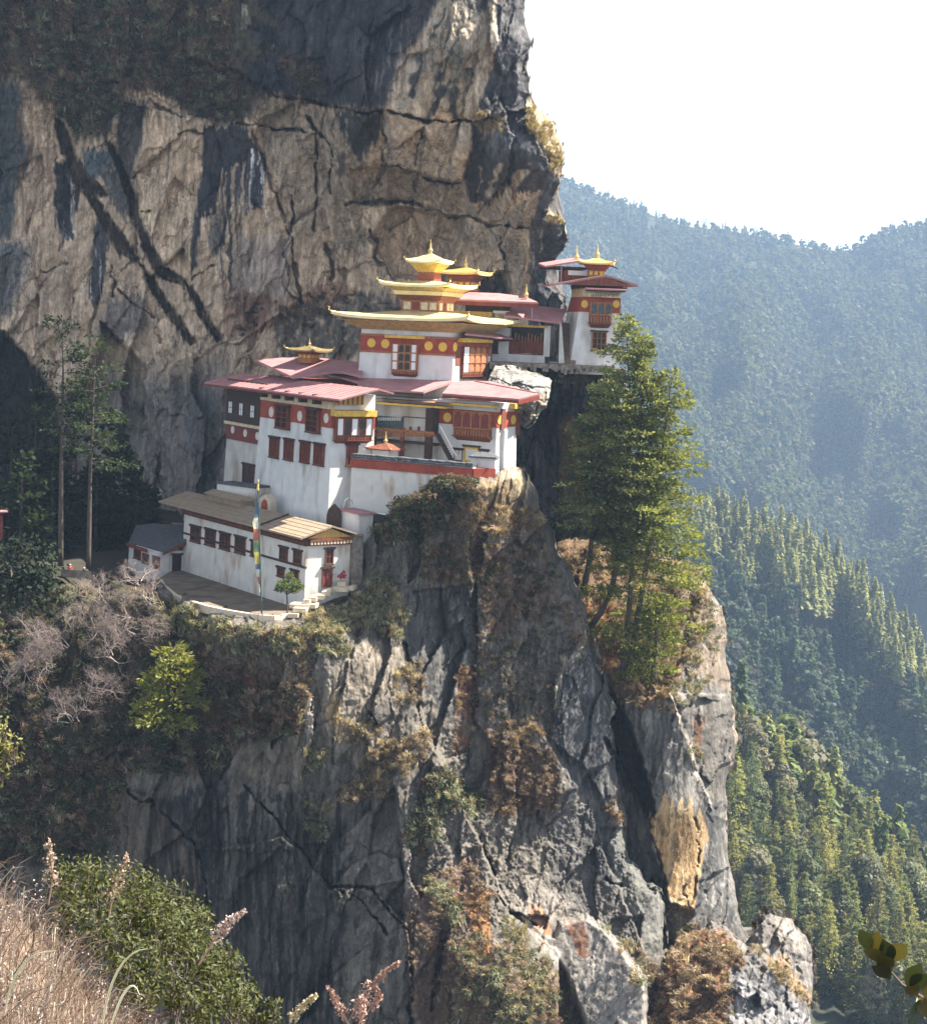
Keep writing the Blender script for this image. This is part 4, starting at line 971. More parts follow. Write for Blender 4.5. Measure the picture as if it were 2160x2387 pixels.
def bay(parent, fc, tl, br, cols=4, out=.8, body=None, pane=None, arches=True, white_sides=False, foot=.3, cornice=None, name='bay_window', rows=1, wpat=None):
    """timber bay window standing out from the wall: body > panes, cornice, corbel"""
    body = body or M_carve; pane = pane or M_pane
    s0, z1 = fc.st(tl, out); s1, z0 = fc.st(br, out)
    m = MB().fbox(fc, s0, s1, z0 + (z1 - z0) * foot, z1, -.2, out)
    w_ = (s1 - s0) / cols; zb = z0 + (z1 - z0) * (foot + .04); hh = (z1 - zb) / rows
    for k in range(cols + 1):
        c = s0 + w_ * k; e = .1 if 0 < k < cols else .14
        m.fbox(fc, max(s0, c - e), min(s1, c + e), zb, z1 - .02, out - .05, out + .12)
    # balustrade panels
    n = max(4, int((s1 - s0) / .4))
    for k in range(n):
        c = s0 + (s1 - s0) * (k + .5) / n
        m.fbox(fc, c - .09, c + .09, z0 + (z1 - z0) * foot * .35, z0 + (z1 - z0) * foot * .9, out - .3, out + .06)
    b = m.build(name, body, parent)
    lo = MB().fbox(fc, s0 + .03, s1 - .03, z0 + (z1 - z0) * foot * .3, z0 + (z1 - z0) * foot - .01, -.2, out - .02)
    lo.fbox(fc, s0 - .12, s1 + .12, z0 + (z1 - z0) * foot * .2, z0 + (z1 - z0) * foot * .3 - .01, -.2, out + .15)
    lo.hexa([fc.pt(s0 + .3, z0 - .25, .15), fc.pt(s1 - .3, z0 - .25, .15), fc.pt(s1 - .3, z0 - .25, -.2), fc.pt(s0 + .3, z0 - .25, -.2)],
            [fc.pt(s0, z0 + (z1 - z0) * foot * .19, out), fc.pt(s1, z0 + (z1 - z0) * foot * .19, out), fc.pt(s1, z0 + (z1 - z0) * foot * .19, -.2), fc.pt(s0, z0 + (z1 - z0) * foot * .19, -.2)])
    lo.build('corbel', M_wood, b)
    for k in range(cols):
        for q in range(rows):
            a0, a1 = s0 + w_ * k + .13, s0 + w_ * (k + 1) - .13
            y0, y1 = zb + hh * q + .08, zb + hh * (q + 1) - .1
            lit_ = bool(wpat and wpat[k]); t = MB()
            if arches and not lit_: t.prism(arch_pts(fc, a0, a1, y0, y1, out - .1), fc.n * .16)
            else: t.fbox(fc, a0, a1, y0, y1, out - .1, out + .05)
            t.build('pane', M_wpane if lit_ else pane, b)
    if cornice:
        h = cornice
        cm = MB().fbox(fc, s0 - .35, s1 + .35, z1 + .22, z1 + .22 + h, -.2, out + .45)
        cm.build('cornice', M_yel, b)
        dm = MB().fbox(fc, s0 - .1, s1 + .1, z1, z1 + .12, -.2, out + .18)
        nn = max(6, int((s1 - s0) / .4))
        for k in range(nn):
            c = s0 - .1 + (s1 - s0 + .2) * (k + .5) / nn; dm.fbox(fc, c - .09, c + .09, z1 + .12, z1 + .22, -.2, out + .3)
        dm.build('bracket_row', M_wood, b)
    return b
def dentils(parent, fc, s0, s1, z0, z1, out, m1, m2, step=.5):
    h = z1 - z0
    c = MB().fbox(fc, s0, s1, z0 + h * .62, z1, -.1, out + .2)
    c.fbox(fc, s0, s1, z0, z0 + h * .6, -.1, out)
    c = c.build('cornice', m1, parent)
    d = MB(); n = max(2, int((s1 - s0) / step))
    for k in range(n):
        q = s0 + (s1 - s0) * (k + .5) / n
        d.fbox(fc, q - .13, q + .13, z0 + h * .18, z0 + h * .58, out - .05, out + .14)
    d.build('dentil_row', m2, c)
    return c
def slab(parent, pts, th, mt, name='roof'):
    return MB().prism(pts, (0, 0, -th)).build(name, mt, parent)
def finial(parent, base, h, mt=None, name='finial'):
    """gilded roof spire: bell, rings and tip"""
    pr = [(.16, 0), (.20, .04), (.10, .10), (.16, .18), (.20, .26), (.13, .36), (.06, .42), (.09, .5), (.055, .56), (.075, .64), (.04, .72), (.02, .9), (.004, 1.0)]
    return MB().lathe(base, [(r * h * .9, z * h) for r, z in pr], 10).build(name, mt or M_gold, parent, True)
def house_box(parent, o, fA, fB, LA, LB, z0, z1, mt, grow=0.0, name='wall'):
    a, b = -fA.u, fB.u
    def C4(g, z): 
        p = [o - a * g - b * g, o - a * g + b * (LB + g), o + a * (LA + g) + b * (LB + g), o + a * (LA + g) - b * g]
        return [Vector((q.x, q.y, z)) for q in p]
    return MB().hexa(C4(grow, z0), C4(0, z1)).build(name, mt, parent)

# ---------------------------------------------------------------- long lower house
o = P(K5(1278, 570), 196.0)
fA = Face(o, (.588, -.809)); fB = Face(o, (.809, .588))
LH_A, LH_B, LH_o = fA, fB, o
zt = o.z; zb = fA.st(K5(1272, 900))[1] - 1.2
zb -= 2.5
LA = -fA.st(K5(440, 395))[0]; LB = fB.st(K5(1580, 545))[0]
lh = thing('lower_house', 'long white house with a pale gabled roof below the main temple', 'house', (o.x, o.y, zb))
house_box(lh, o, fA, fB, LA, LB, zb, zt + .9, M_white_w)
E1 = fA.hit(K5(1240, 512), 1.3); E2 = fA.hit(K5(262, 290), 1.3)
e0, e1 = fA.st(K5(262, 290), 1.3)[0], fA.st(K5(1240, 512), 1.3)[0]
ze = E1.z; zr = fA.hit(K5(1450, 425), -LB / 2).z
rs1 = fA.st(K5(1450, 425), -LB / 2)[0]; rs0 = fA.st(K5(475, 212), -LB / 2)[0]
e1 = max(e1, rs1); e0 = min(e0, rs0)
rf = MB()
th = .22
sh = e0 + (e1 - e0) * .585
for a_, b_ in ((e0, e1),):
    rf.prism([fA.pt(a_, ze, 1.3), fA.pt(b_, ze, 1.3), fA.pt(b_, zr, -LB / 2), fA.pt(a_, zr, -LB / 2)], (0, 0, -th))
    rf.prism([fA.pt(a_, zr, -LB / 2 - .003), fA.pt(b_, zr, -LB / 2 - .003), fA.pt(b_, ze, -LB - 1.3), fA.pt(a_, ze, -LB - 1.3)], (0, 0, -th))
roof = rf.build('roof', M_roofw, lh)
ln = MB()                                            # roof battens
for k in range(5):
    q = (k + .5) / 5; zq = ze + (zr - ze) * q; oq = 1.3 + (-LB / 2 - 1.3) * q
    ln.hexa([fA.pt(e0, zq + .01, oq + .05), fA.pt(e1, zq + .01, oq + .05), fA.pt(e1, zq + .01, oq - .05), fA.pt(e0, zq + .01, oq - .05)],
            [fA.pt(e0, zq + .035, oq + .05), fA.pt(e1, zq + .035, oq + .05), fA.pt(e1, zq + .035, oq - .05), fA.pt(e0, zq + .035, oq - .05)])
ln.build('roof_battens', M_roofw, roof)
sm = fA.st(K5(955, 440), 1.0)[0]
MB().hexa([fA.pt(sm - .1, ze + .02, 1.3), fA.pt(sm + .12, ze + .02, 1.3), fA.pt(sm + .12, zr + .02, -LB / 2), fA.pt(sm - .1, zr + .02, -LB / 2)],
          [fA.pt(sm - .1, ze + .2, 1.3), fA.pt(sm + .12, ze + .2, 1.3), fA.pt(sm + .12, zr + .2, -LB / 2), fA.pt(sm - .1, zr + .2, -LB / 2)]).build('roof_seam', M_dwood, roof)
# vent roof on the ridge
v0 = fA.st(K5(640, 262), -LB / 2)[0]; v1 = fA.st(K5(880, 300), -LB / 2)[0]
vt = MB().hexa([fA.pt(v0, zr + .55, -LB / 2 + 1.6), fA.pt(v1, zr + .55, -LB / 2 + 1.6), fA.pt(v1, zr + .55, -LB / 2 - 1.6), fA.pt(v0, zr + .55, -LB / 2 - 1.6)],
               [fA.pt(v0, zr + .62, -LB / 2 + 1.6), fA.pt(v1, zr + .62, -LB / 2 + 1.6), fA.pt(v1, zr + 1.15, -LB / 2), fA.pt(v0, zr + 1.15, -LB / 2)])
vt.fbox(fA, v0 + .5, v1 - .5, zr - .4, zr + .54, -LB / 2 - 1, -LB / 2 + 1)
vt.build('roof_vent', M_roofw, lh)
dentils(lh, fA, -LA, .25, zt + .05, zt + .95, .35, M_dwood, M_wood, .45)
dentils(lh, fB, .26, LB, zt + .05, zt + .95, .35, M_wood, M_cream, .45)
MB().prism([fB.pt(.05, zt + .96, .25), fB.pt(LB - .05, zt + .96, .25), fB.pt(LB / 2, zr - .35, .25)], fB.n * -.3).build('gable_boards', M_yelw, lh)
rk = MB()
for sa, sb, za, zb_ in ((-1.25, LB / 2, ze - .30, zr - .24), (LB / 2, LB + 1.25, zr - .24, ze - .30)):
    rk.hexa([fB.pt(sa, za, e1 - .25), fB.pt(sb, zb_, e1 - .25), fB.pt(sb, zb_, e1 - .05), fB.pt(sa, za, e1 - .05)], [fB.pt(sa, za + .06, e1 - .25), fB.pt(sb, zb_ + .0, e1 - .25), fB.pt(sb, zb_ + .0, e1 - .05), fB.pt(sa, za + .06, e1 - .05)])
for x0, y0, x1, y1 in ((490, 425, 553, 548), (590, 447, 655, 573), (690, 472, 755, 600), (795, 497, 860, 626), (1100, 570, 1150, 676), (1195, 592, 1245, 697), (905, 530, 950, 645)):
    window(lh, fA, K5(x0, y0), K5(x1, y1), 2, 2)
for x0, y0, x1, y1 in ((1083, 710, 1128, 782), (1178, 730, 1224, 800)):
    window(lh, fA, K5(x0, y0), K5(x1, y1), 2, 2)
z1 = fA.st(K5(1275, 716))[1]
MB().fbox(fA, -LA, .1, z1 - .12, z1 + .12, -.1, .22).build('string_course', M_dwood, lh)
window(lh, fB, K5(1407, 588), K5(1458, 690), 2, 2)
dr = window(lh, fB, K5(1385, 722), K5(1450, 845), 2, 1, sill=False, name='door', pane=M_red_d)
# stone end wall beside the gable
sw = MB().fbox(fB, LB, LB + 1.6, zb, zt + 1.2, -3.0, .5)
tag(sw.build('stone_wall', M_stone), 'rough stone end wall beside the gable of the long lower house', 'wall')

# ---------------------------------------------------------------- slate annex at its left end
q = fA.hit(K5(430, 700)); Ln = 5.0
for k in range(60):
    if pix(q - fB.u * Ln)[0] > K5(308, 0)[0]: Ln += .1
    else: break
ao = q - fB.u * Ln
aA = Face(ao, (.588, -.809)); aB = Face(ao, (.809, .588))
az1 = aB.st(K5(312, 620))[1]; az0 = aB.st(K5(310, 788))[1] - 2.5
aLA = -aA.st(K5(62, 575))[0]
ax = thing('slate_annex', 'small white annex with a dark slate lean-to roof beside the long house', 'house', (ao.x, ao.y, az0))
house_box(ax, ao, aA, aB, aLA, Ln - .01, az0, az1 + .3, M_white)
pa = [aB.hit(K5(300, 602), .9), aB.hit(K5(476, 512), .9)]
pl_ax = Plane(pa[0], pa[1], pa[0] - aA.u * 5)
rp_ = [pl_ax.hit(K5(*p)) for p in ((300, 602), (476, 512), (436, 428), (240, 412), (110, 424), (58, 545))]
MB().prism(rp_, (0, 0, -.18)).build('roof', M_slate, ax)
MB().prism([pa[0] + Vector((0, 0, -.19)), pa[1] + Vector((0, 0, -.19)), pa[1] + Vector((0, 0, -.75)), pa[0] + Vector((0, 0, -.55))], aB.n * -.2).build('fascia', M_wood, ax)
MB().prism([aA.pt(-aLA, az1 + .28, .5), aA.pt(0, az1 + .28, .5), aA.pt(0, az1 + .75, .5), aA.pt(-aLA, az1 + .75, .5)], aA.n * -.2).build('eave_board', M_wood, ax)
for x0, y0, x1, y1 in ((103, 580, 145, 660), (160, 612, 198, 690), (230, 630, 270, 722)):
    window(ax, aA, K5(x0, y0), K5(x1, y1), 2, 1, lintel=False)
window(ax, aB, K5(360, 628), K5(413, 770), 1, 1, sill=False, name='door', frame=M_dwood)
# small stove chimney between annex roof and the long roof
ch = P(K5(395, 425), 233.0)
cm = MB().hexa([ch + Vector(v_) for v_ in ((-.9, -.6, -3), (.9, -.6, -3), (.9, .6, -3), (-.9, .6, -3))], [ch + Vector(v_) for v_ in ((-.9, -.6, .3), (.9, -.6, .3), (.9, .6, .3), (-.9, .6, .3))])
tag(cm.build('stone_hut', M_stone), 'low stone hut in shade between the annex roof and the long roof', 'hut')

# ---------------------------------------------------------------- courtyard, kerb and steps
cz = -35.4
cpts = L(K5, (262, 790), (300, 850), (380, 915), (470, 950), (600, 990), (720, 1016), (830, 1034), (950, 1052), (1050, 1058), (1170, 1042))
ce = []
for p in cpts:
    r = ray(*p); ce.append(r * (cz / r.z))
inner = [LH_A.pt(1.2, cz, -1.0), LH_A.pt(-LA - 3, cz, -1.0)]
yard = MB().prism([Vector((p.x, p.y, cz)) for p in ce] + [inner[0], inner[1]], (0, 0, -.8))
tag(yard.build('courtyard', M_earth), 'beaten earth courtyard in front of the long house', None, None, 'structure')
kb = MB()
for i in range(len(ce) - 1):
    a, b = ce[i], ce[i + 1]; d = (b - a).normalized(); n_ = Vector((d.y, -d.x, 0))
    kb.hexa([a + n_ * .25 + Vector((0, 0, -.7)), b + n_ * .25 + Vector((0, 0, -.7)), b - n_ * .3 + Vector((0, 0, -.7)), a - n_ * .3 + Vector((0, 0, -.7))],
            [a + n_ * .2 + Vector((0, 0, .25)), b + n_ * .2 + Vector((0, 0, .25)), b - n_ * .3 + Vector((0, 0, .25)), a - n_ * .3 + Vector((0, 0, .25))])
tag(kb.build('kerb_wall', M_step), 'pale curved kerb wall along the courtyard edge', 'wall')
stp = ((1150, 1015, 1220, 1030, 191.5), (1185, 980, 1275, 992, 192), (1160, 938, 1295, 965, 192.8), (1255, 918, 1300, 935, 193.2), (1275, 950, 1340, 965, 193), (1290, 902, 1345, 918, 193.8), (1330, 878, 1395, 905, 194.4), (1380, 850, 1435, 880, 195.2), (1420, 846, 1455, 862, 195.8), (1452, 812, 1558, 850, 196.5), (1490, 797, 1545, 812, 197.6), (1565, 825, 1600, 845, 197.2), (1610, 865, 1640, 890, 197.5))
steps = []
for i, (x0, y0, x1, y1, d) in enumerate(stp):
    a = P(K5(x0, y1), d); b = P(K5(x1, y1), d); c = P(K5(x1 + 12, y0), d + 1.5); e = P(K5(x0 + 14, y0), d + 1.5)
    z_ = a.z
    m = MB().prism([Vector((a.x, a.y, z_)), Vector((b.x, b.y, z_)), Vector((b.x + .35, b.y + 1.5, z_ + .03)), Vector((a.x + .35, a.y + 1.5, z_ + .03))], (0, 0, -.5))
    s_ = m.build('stone_step', M_step)
    s_.data.transform(Matrix.Translation(-a)); s_.location = a
    tag(s_, 'pale stone slab of the steps climbing past the long house', 'step', 'stone steps beside the long house')

# ---------------------------------------------------------------- main white building
o = P(K1(1318, 620), 206.0)
fA = Face(o, (.54, -.84)); fB = Face(o, (.84, .54)); MBA, MBB = fA, fB
zt = fA.st(K1(1318, 395))[1]; zb = fA.st(K1(1290, 1480))[1] - 6
LA = -fA.st(K1(652, 480))[0]; LB = fB.st(K1(1712, 600))[0]
mb = thing('main_temple', 'tall white temple block with a red band and broad red roof', 'temple', (o.x, o.y, zb))
wl = MB(); a_, b_ = -fA.u, fB.u
def corners(g, gl, z):
    return [Vector((p.x, p.y, z)) for p in (o + (-a_ - b_) * g, o - a_ * g + b_ * LB, o + a_ * (LA + gl) + b_ * LB, o + a_ * (LA + gl) - b_ * g)]
sl_ = -fA.st(K1(600, 1130))[0] - LA
wl.hexa(corners(.5, sl_ * 1.7, zb), corners(0, 0, zt + 1.0)).build('wall', M_white, mb)
def gout(z): return .5 * (zt + 1.0 - z) / (zt + 1.0 - zb)
zr0 = fA.st(K1(1335, 645))[1]; zr1 = fA.st(K1(1335, 468))[1]
MB().fbox(fA, -LA - .05, .12, zr0, zr1, -.2, .22).build('red_band', M_red, mb)
MB().fbox(fB, -.1, LB, zr0, zr1, -.2, .2).build('red_band', M_red, mb)
MB().fbox(fA, -LA - .1, .2, zr1 + .02, zt + .9, -.2, .32).build('frieze', M_cream, mb)
for cx, cy, rx, ry in ((738, 488, 33, 50), (1007, 526, 35, 50), (1256, 548, 31, 47)):
    c = fA.st(K1(cx, cy), .3); r_ = fA.st(K1(cx, cy - ry), .3)[1] - c[1]
    MB().disc(fA, c, r_, r_, .2, .3).build('wall_disc', M_wdisc, mb)
for x0, y0, x1, y1 in ((808, 425, 912, 652), (1096, 455, 1200, 690)):
    window(mb, fA, K1(x0, y0), K1(x1, y1), 2, 4, depth=.5, frame=M_wood, pane=M_dwood, out=.23)
for x0, y0, x1, y1 in ((735, 722, 808, 925), (872, 742, 943, 948), (1024, 765, 1098, 972), (1155, 785, 1235, 998)):
    window(mb, fA, K1(x0, y0), K1(x1, y1), 4, 2, depth=.25, pane=M_red_d, out=gout(fA.st(K1(x1, y1))[1]) + .05)
br = MB()
for k in range(5):
    s_ = -LA + .6 + (LA - 1.0) * (k + .35) / 5
    br.fbox(fA, s_ - .3, s_ + .3, zr1 + .5, zt + .85, .32, 1.4)
br.build('roof_brackets', M_dwood, mb)
b = bay(mb, fB, K1(1360, 545), K1(1690, 770), 5, .9, M_wood, M_pane, True, foot=.22, wpat=(1, 0, 1, 0, 1), cornice=.75)
window(mb, fB, K1(1452, 798), K1(1548, 995), 3, 2, depth=.2, pane=M_red_d, out=.3)
# rear part of the block, to carry the roof
z9 = zt + .9
rear = MB().hexa([Vector((p.x, p.y, zb)) for p in (o + b_ * LB, o + b_ * (LB + 6) + a_ * 2, o + a_ * LA + b_ * (LB + 6), o + a_ * LA + b_ * LB)],
                 [Vector((p.x, p.y, z9)) for p in (o + b_ * LB, o + b_ * (LB + 6) + a_ * 2, o + a_ * LA + b_ * (LB + 6), o + a_ * LA + b_ * LB)])
# roof: front slope of a wide gable
ov = 1.6
EV1 = fA.hit(K1(1385, 368), ov); EV2 = fA.hit(K1(105, 205), ov)
s1 = fA.st(K1(1385, 368), ov)[0]; s0 = fA.st(K1(105, 205), ov)[0]
zE = EV1.z; gp = Face(fB.o + fB.n * 0, fB.u)
RG = gp.hit(K1(1758, 268), s1 * 1.0); rb = gp.st(K1(1758, 268), s1)[0]      # ridge end on the gable plane
rise = RG.z
slope_u = fB.u * (rb + ov)
PR1 = fA.pt(s1, zE, ov); PR2 = fA.pt(s0, EV2.z, ov)
top1 = PR1 + Vector((slope_u.x, slope_u.y, rise - zE)); top0 = PR2 + Vector((slope_u.x, slope_u.y, rise - zE))
rfm = MB().prism([PR1, top1, top0, PR2], (0, 0, -.2))
bk = fB.u * 2.2
rfm.prism([top1 + fB.u * .004, top1 + bk + Vector((0, 0, -.5)), top0 + bk + Vector((0, 0, -.5)), top0 + fB.u * .004], (0, 0, -.2))
roof = rfm.build('roof', M_roofp, mb)
rib = MB()                                      # standing seams down the slope
nrb = 26
for k in range(1, nrb):
    t = k / nrb; p0 = PR1.lerp(PR2, t); p1 = top1.lerp(top0, t); w_ = (PR2 - PR1).normalized() * .04
    rib.hexa([p0 - w_ + Vector((0, 0, .002)), p0 + w_ + Vector((0, 0, .002)), p1 + w_ + Vector((0, 0, .002)), p1 - w_ + Vector((0, 0, .002))], [p0 - w_ + Vector((0, 0, .07)), p0 + w_ + Vector((0, 0, .07)), p1 + w_ + Vector((0, 0, .07)), p1 - w_ + Vector((0, 0, .07))])
rib.build('roof_seams', M_roofp, roof)
MB().prism([PR1 + Vector((0, 0, -.201)), PR2 + Vector((0, 0, -.201)), PR2 + Vector((0, 0, -.5)), PR1 + Vector((0, 0, -.5))], fA.n * -.15).build('eave_board', M_red_d, mb)
g0 = fB.pt(.3, z9, .6); 
zq_ = fB.st(K1(1400, 420), .75)[1]
und = lambda s_: zE + (rise - zE) * (s_ + ov) / (rb + ov) - .32
MB().prism([fB.pt(.05, zq_, .8), fB.pt(rb, zq_, .8), fB.pt(rb, und(rb), .8), fB.pt(.05, max(und(.05), zq_ + .1), .8)], fB.n * -.9).build('gable_boards', M_yelw, mb)
pw = MB()
for k in range(6):
    s_ = .3 + (rb - .6) * k / 5; pw.fbox(fB, s_ - .05, s_ + .05, zq_ + .02, max(und(s_), zq_ + .1) - .02, .78, .86)
pw.build('gable_battens', M_dwood, mb)
pp = MB().tube([fB.hit(K1(1505, 1000), .5), fB.hit(K1(1512, 1120), .9), fB.hit(K1(1518, 1340), 1.2)], .16, 6)
tag(pp.build('drain_pipe', M_wood), 'rusty brown drain pipe down the corner of the main temple', 'pipe')

# left wing, in shade
wf = fA.moved(-LA, -.8)
w0 = wf.st(K1(318, 740))[0]
wz = lambda y: wf.st(K1(635, y))[1]
wg = thing('temple_wing', 'shaded white side wing with a dark timber upper storey', 'temple wing', (wf.o.x, wf.o.y, zb))
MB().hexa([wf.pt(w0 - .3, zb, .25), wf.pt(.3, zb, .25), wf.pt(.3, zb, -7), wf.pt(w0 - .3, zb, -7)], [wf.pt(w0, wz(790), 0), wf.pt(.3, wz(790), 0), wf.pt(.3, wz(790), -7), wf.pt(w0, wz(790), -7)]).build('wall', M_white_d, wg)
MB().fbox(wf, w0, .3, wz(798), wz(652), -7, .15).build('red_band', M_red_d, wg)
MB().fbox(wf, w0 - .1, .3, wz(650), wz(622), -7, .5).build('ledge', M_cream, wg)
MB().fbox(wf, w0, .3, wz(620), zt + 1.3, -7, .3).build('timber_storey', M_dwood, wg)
for cx, cy in ((370, 655), (488, 688), (602, 715)):
    c = wf.st(K1(cx, cy), .3); MB().disc(wf, c, .55, .55, .15, .25).build('wall_disc', M_wdisc, wg)
for x0, y0, x1, y1 in ((338, 378, 376, 508), (438, 395, 476, 530), (544, 415, 584, 552)):
    window(wg, wf, K1(x0, y0), K1(x1, y1), 2, 2, M_dwood, M_wpane, out=.3, depth=.12, lintel=False, sill=False)
window(wg, wf, K1(478, 975), K1(572, 1200), 2, 1, M_wood, M_pane, sill=False, name='door', out=.2)
# water tank on the terrace behind the long roof
tf = Face(P(K1(585, 1215), 217.5), (.80, -.6))
tk = thing('water_tank', 'stained pale stone tank on the terrace behind the long roof', 'tank', tuple(tf.o))
s_l = tf.st(K1(228, 1190))[0]; tz1 = tf.st(K1(585, 1212))[1]
MB().fbox(tf, s_l, 0, tz1 - 4.5, tz1, -3, 0).build('wall', M_white_w, tk)
MB().fbox(tf, s_l - .12, .12, tz1 + .002, tz1 + .25, -3.1, .12).build('coping', M_slate, tk)
# arched niche
nf = Face(P(K1(680, 1340), 214.5), (.8, -.6))
nch = thing('niche_shrine', 'little arched orange shrine at the foot of the main temple', 'shrine', tuple(nf.o))
MB().prism(arch_pts(nf, -1.1, 1.0, nf.o.z - 1.4, nf.o.z + 1.0, 0), nf.n * -1.2).build('arch', M_step, nch)
MB().prism(arch_pts(nf, -.6, .5, nf.o.z - 1.2, nf.o.z + .4, .06), nf.n * -.4).build('recess', M_red, nch)
# shed with a red roof
hf = Face(P(K1(1565, 1500), 201.5), (.80, -.6)); hB = Face(hf.o, (.8, .6))
sl0 = hf.st(K1(1372, 1440))[0]; sr = hB.st(K1(1700, 1490))[0]
hz1 = hf.st(K1(1565, 1448))[1]
sd_ = thing('white_shed', 'small white shed with a flat red roof below the main temple corner', 'shed', tuple(hf.o))
MB().hexa([hf.pt(sl0, hz1 - 4, 0), hf.pt(0, hz1 - 4, 0), hB.pt(sr, hz1 - 4, 0), hf.pt(sl0, hz1 - 4, 0) + hB.u * sr],
          [hf.pt(sl0, hz1, 0), hf.pt(0, hz1, 0), hB.pt(sr, hz1, 0), hf.pt(sl0, hz1, 0) + hB.u * sr]).build('wall', M_white, sd_)
q0 = hf.pt(sl0 - .2, hz1 + .32, .35); q1 = hf.pt(.25, hz1 + .02, .35); q2 = hB.pt(sr + .3, hz1 + .02, .3); q3 = q0 + hB.u * (sr + .6)
MB().prism([q0, q1, q1 + hB.u * (sr + .6), q3], (0, 0, -.15)).build('roof', M_roofp, sd_)
dp = Face(P(K1(1325, 1500), 203.0), (.9, -.45))
fr = MB().prism(arch_pts(dp, -1.0, 1.0, dp.o.z - 1.8, dp.o.z + 1.9, 0), dp.n * -.3)
tag(fr.build('timber_door', M_dwood), 'dark arched timber door between the shed and the temple wall', 'door')
hp = MB().tube([P(K1(1420, 1390), 202), P(K1(1430, 1330), 202), P(K1(1465, 1300), 202.2), P(K1(1500, 1325), 202.5), P(K1(1510, 1360), 202.6)], .09, 6)
tag(hp.build('hose', M_metal), 'pale looped hose over the red roof of the small shed', 'hose')

# ---------------------------------------------------------------- upper shaded roof with its little pavilion
fr_ = Face(P(K1(945, 158), 221.0), (.9, -.43))
pl = Plane(P(K1(945, 155), 221.0), P(K1(1380, 98), 222.5), P(K1(640, 0), 231.0))
rr = thing('rear_hall', 'shaded hall with a dark plum roof under the cliff', 'hall', tuple(P(K1(945, 155), 225)))
slab(rr, [pl.hit(K1(*p)) for p in ((590, -8), (945, 155), (1380, 96), (1600, 150), (1600, 20), (1050, -40))], .3, M_roofp)
hb = [P(K1(960, 200), 224), P(K1(1600, 200), 226), P(K1(1600, 200), 238), P(K1(700, 200), 236)]
MB().hexa([p + Vector((0, 0, -3)) for p in hb], [Vector((p.x, p.y, pl.hit(K1(1200, 110)).z - 1.2)) for p in hb]).build('wall', M_red_d, rr)

def hip_roof(cf, h0, z0, h1, z1, th, lift, mt, name, parent, n=8):
    """four-sided roof: cf(h) gives 4 corner points (x,y) for half-size h; corners lift"""
    V = []; F = []
    def ring(h, z, lf):
        c = cf(h); out = []
        for i in range(4):
            a, b = c[i], c[(i + 1) % 4]
            for k in range(n):
                t = k / n; w = abs(2 * t - 1) ** 4
                out.append((a[0] + (b[0] - a[0]) * t, a[1] + (b[1] - a[1]) * t, z + lf * w))
        return out
    rings = [ring(h1, z1, 0), ring(h1 + (h0 - h1) * .5, z1 + (z0 - z1) * .56, lift * .15), ring(h0, z0, lift), ring(h0, z0 - th, lift), ring(h0 - th * 1.2, z0 - th * 1.05, lift * .5), ring(h1 * .9, z0 - th * .6, 0)]
    m = 4 * n
    for r in rings: V += r
    for i in range(len(rings) - 1):
        for k in range(m): F.append((i * m + k, i * m + (k + 1) % m, (i + 1) * m + (k + 1) % m, (i + 1) * m + k))
    F.append(tuple(range(m - 1, -1, -1)))
    mbx = MB(); mbx.add(V, F)
    o_ = mbx.build(name, mt, parent)
    c = cf(h0)
    for i in range(4):
        d = (Vector((c[i][0], c[i][1], 0)) - Vector((cf(0.01)[i][0], cf(0.01)[i][1], 0))).normalized()
        p = Vector((c[i][0], c[i][1], z0 + lift))
        sz = th * 1.3
        MB().tube([p - d * sz * 1.6 + Vector((0, 0, -.2 * sz)), p, p + d * sz * .8 + Vector((0, 0, .5 * sz)), p + d * sz * .6 + Vector((0, 0, 1.1 * sz)), p + d * sz * 1.0 + Vector((0, 0, 1.4 * sz))], [sz * .25, sz * .3, sz * .26, sz * .2, sz * .06], 6).build('corner_ornament', M_gold, o_)
    return o_
def sqf(cx, cy, a, b):
    """corner function for a square with half-axes a (left-going) and b (right/back-going)"""
    return lambda h: [(cx - (a.x + b.x) * h, cy - (a.y + b.y) * h), (cx + (-a.x + b.x) * h, cy + (-a.y + b.y) * h), (cx + (a.x + b.x) * h, cy + (a.y + b.y) * h), (cx + (a.x - b.x) * h, cy + (a.y - b.y) * h)]
def frus(cf, h0, z0, h1, z1):
    return [Vector((x, y, z0)) for x, y in cf(h0)], [Vector((x, y, z1)) for x, y in cf(h1)]
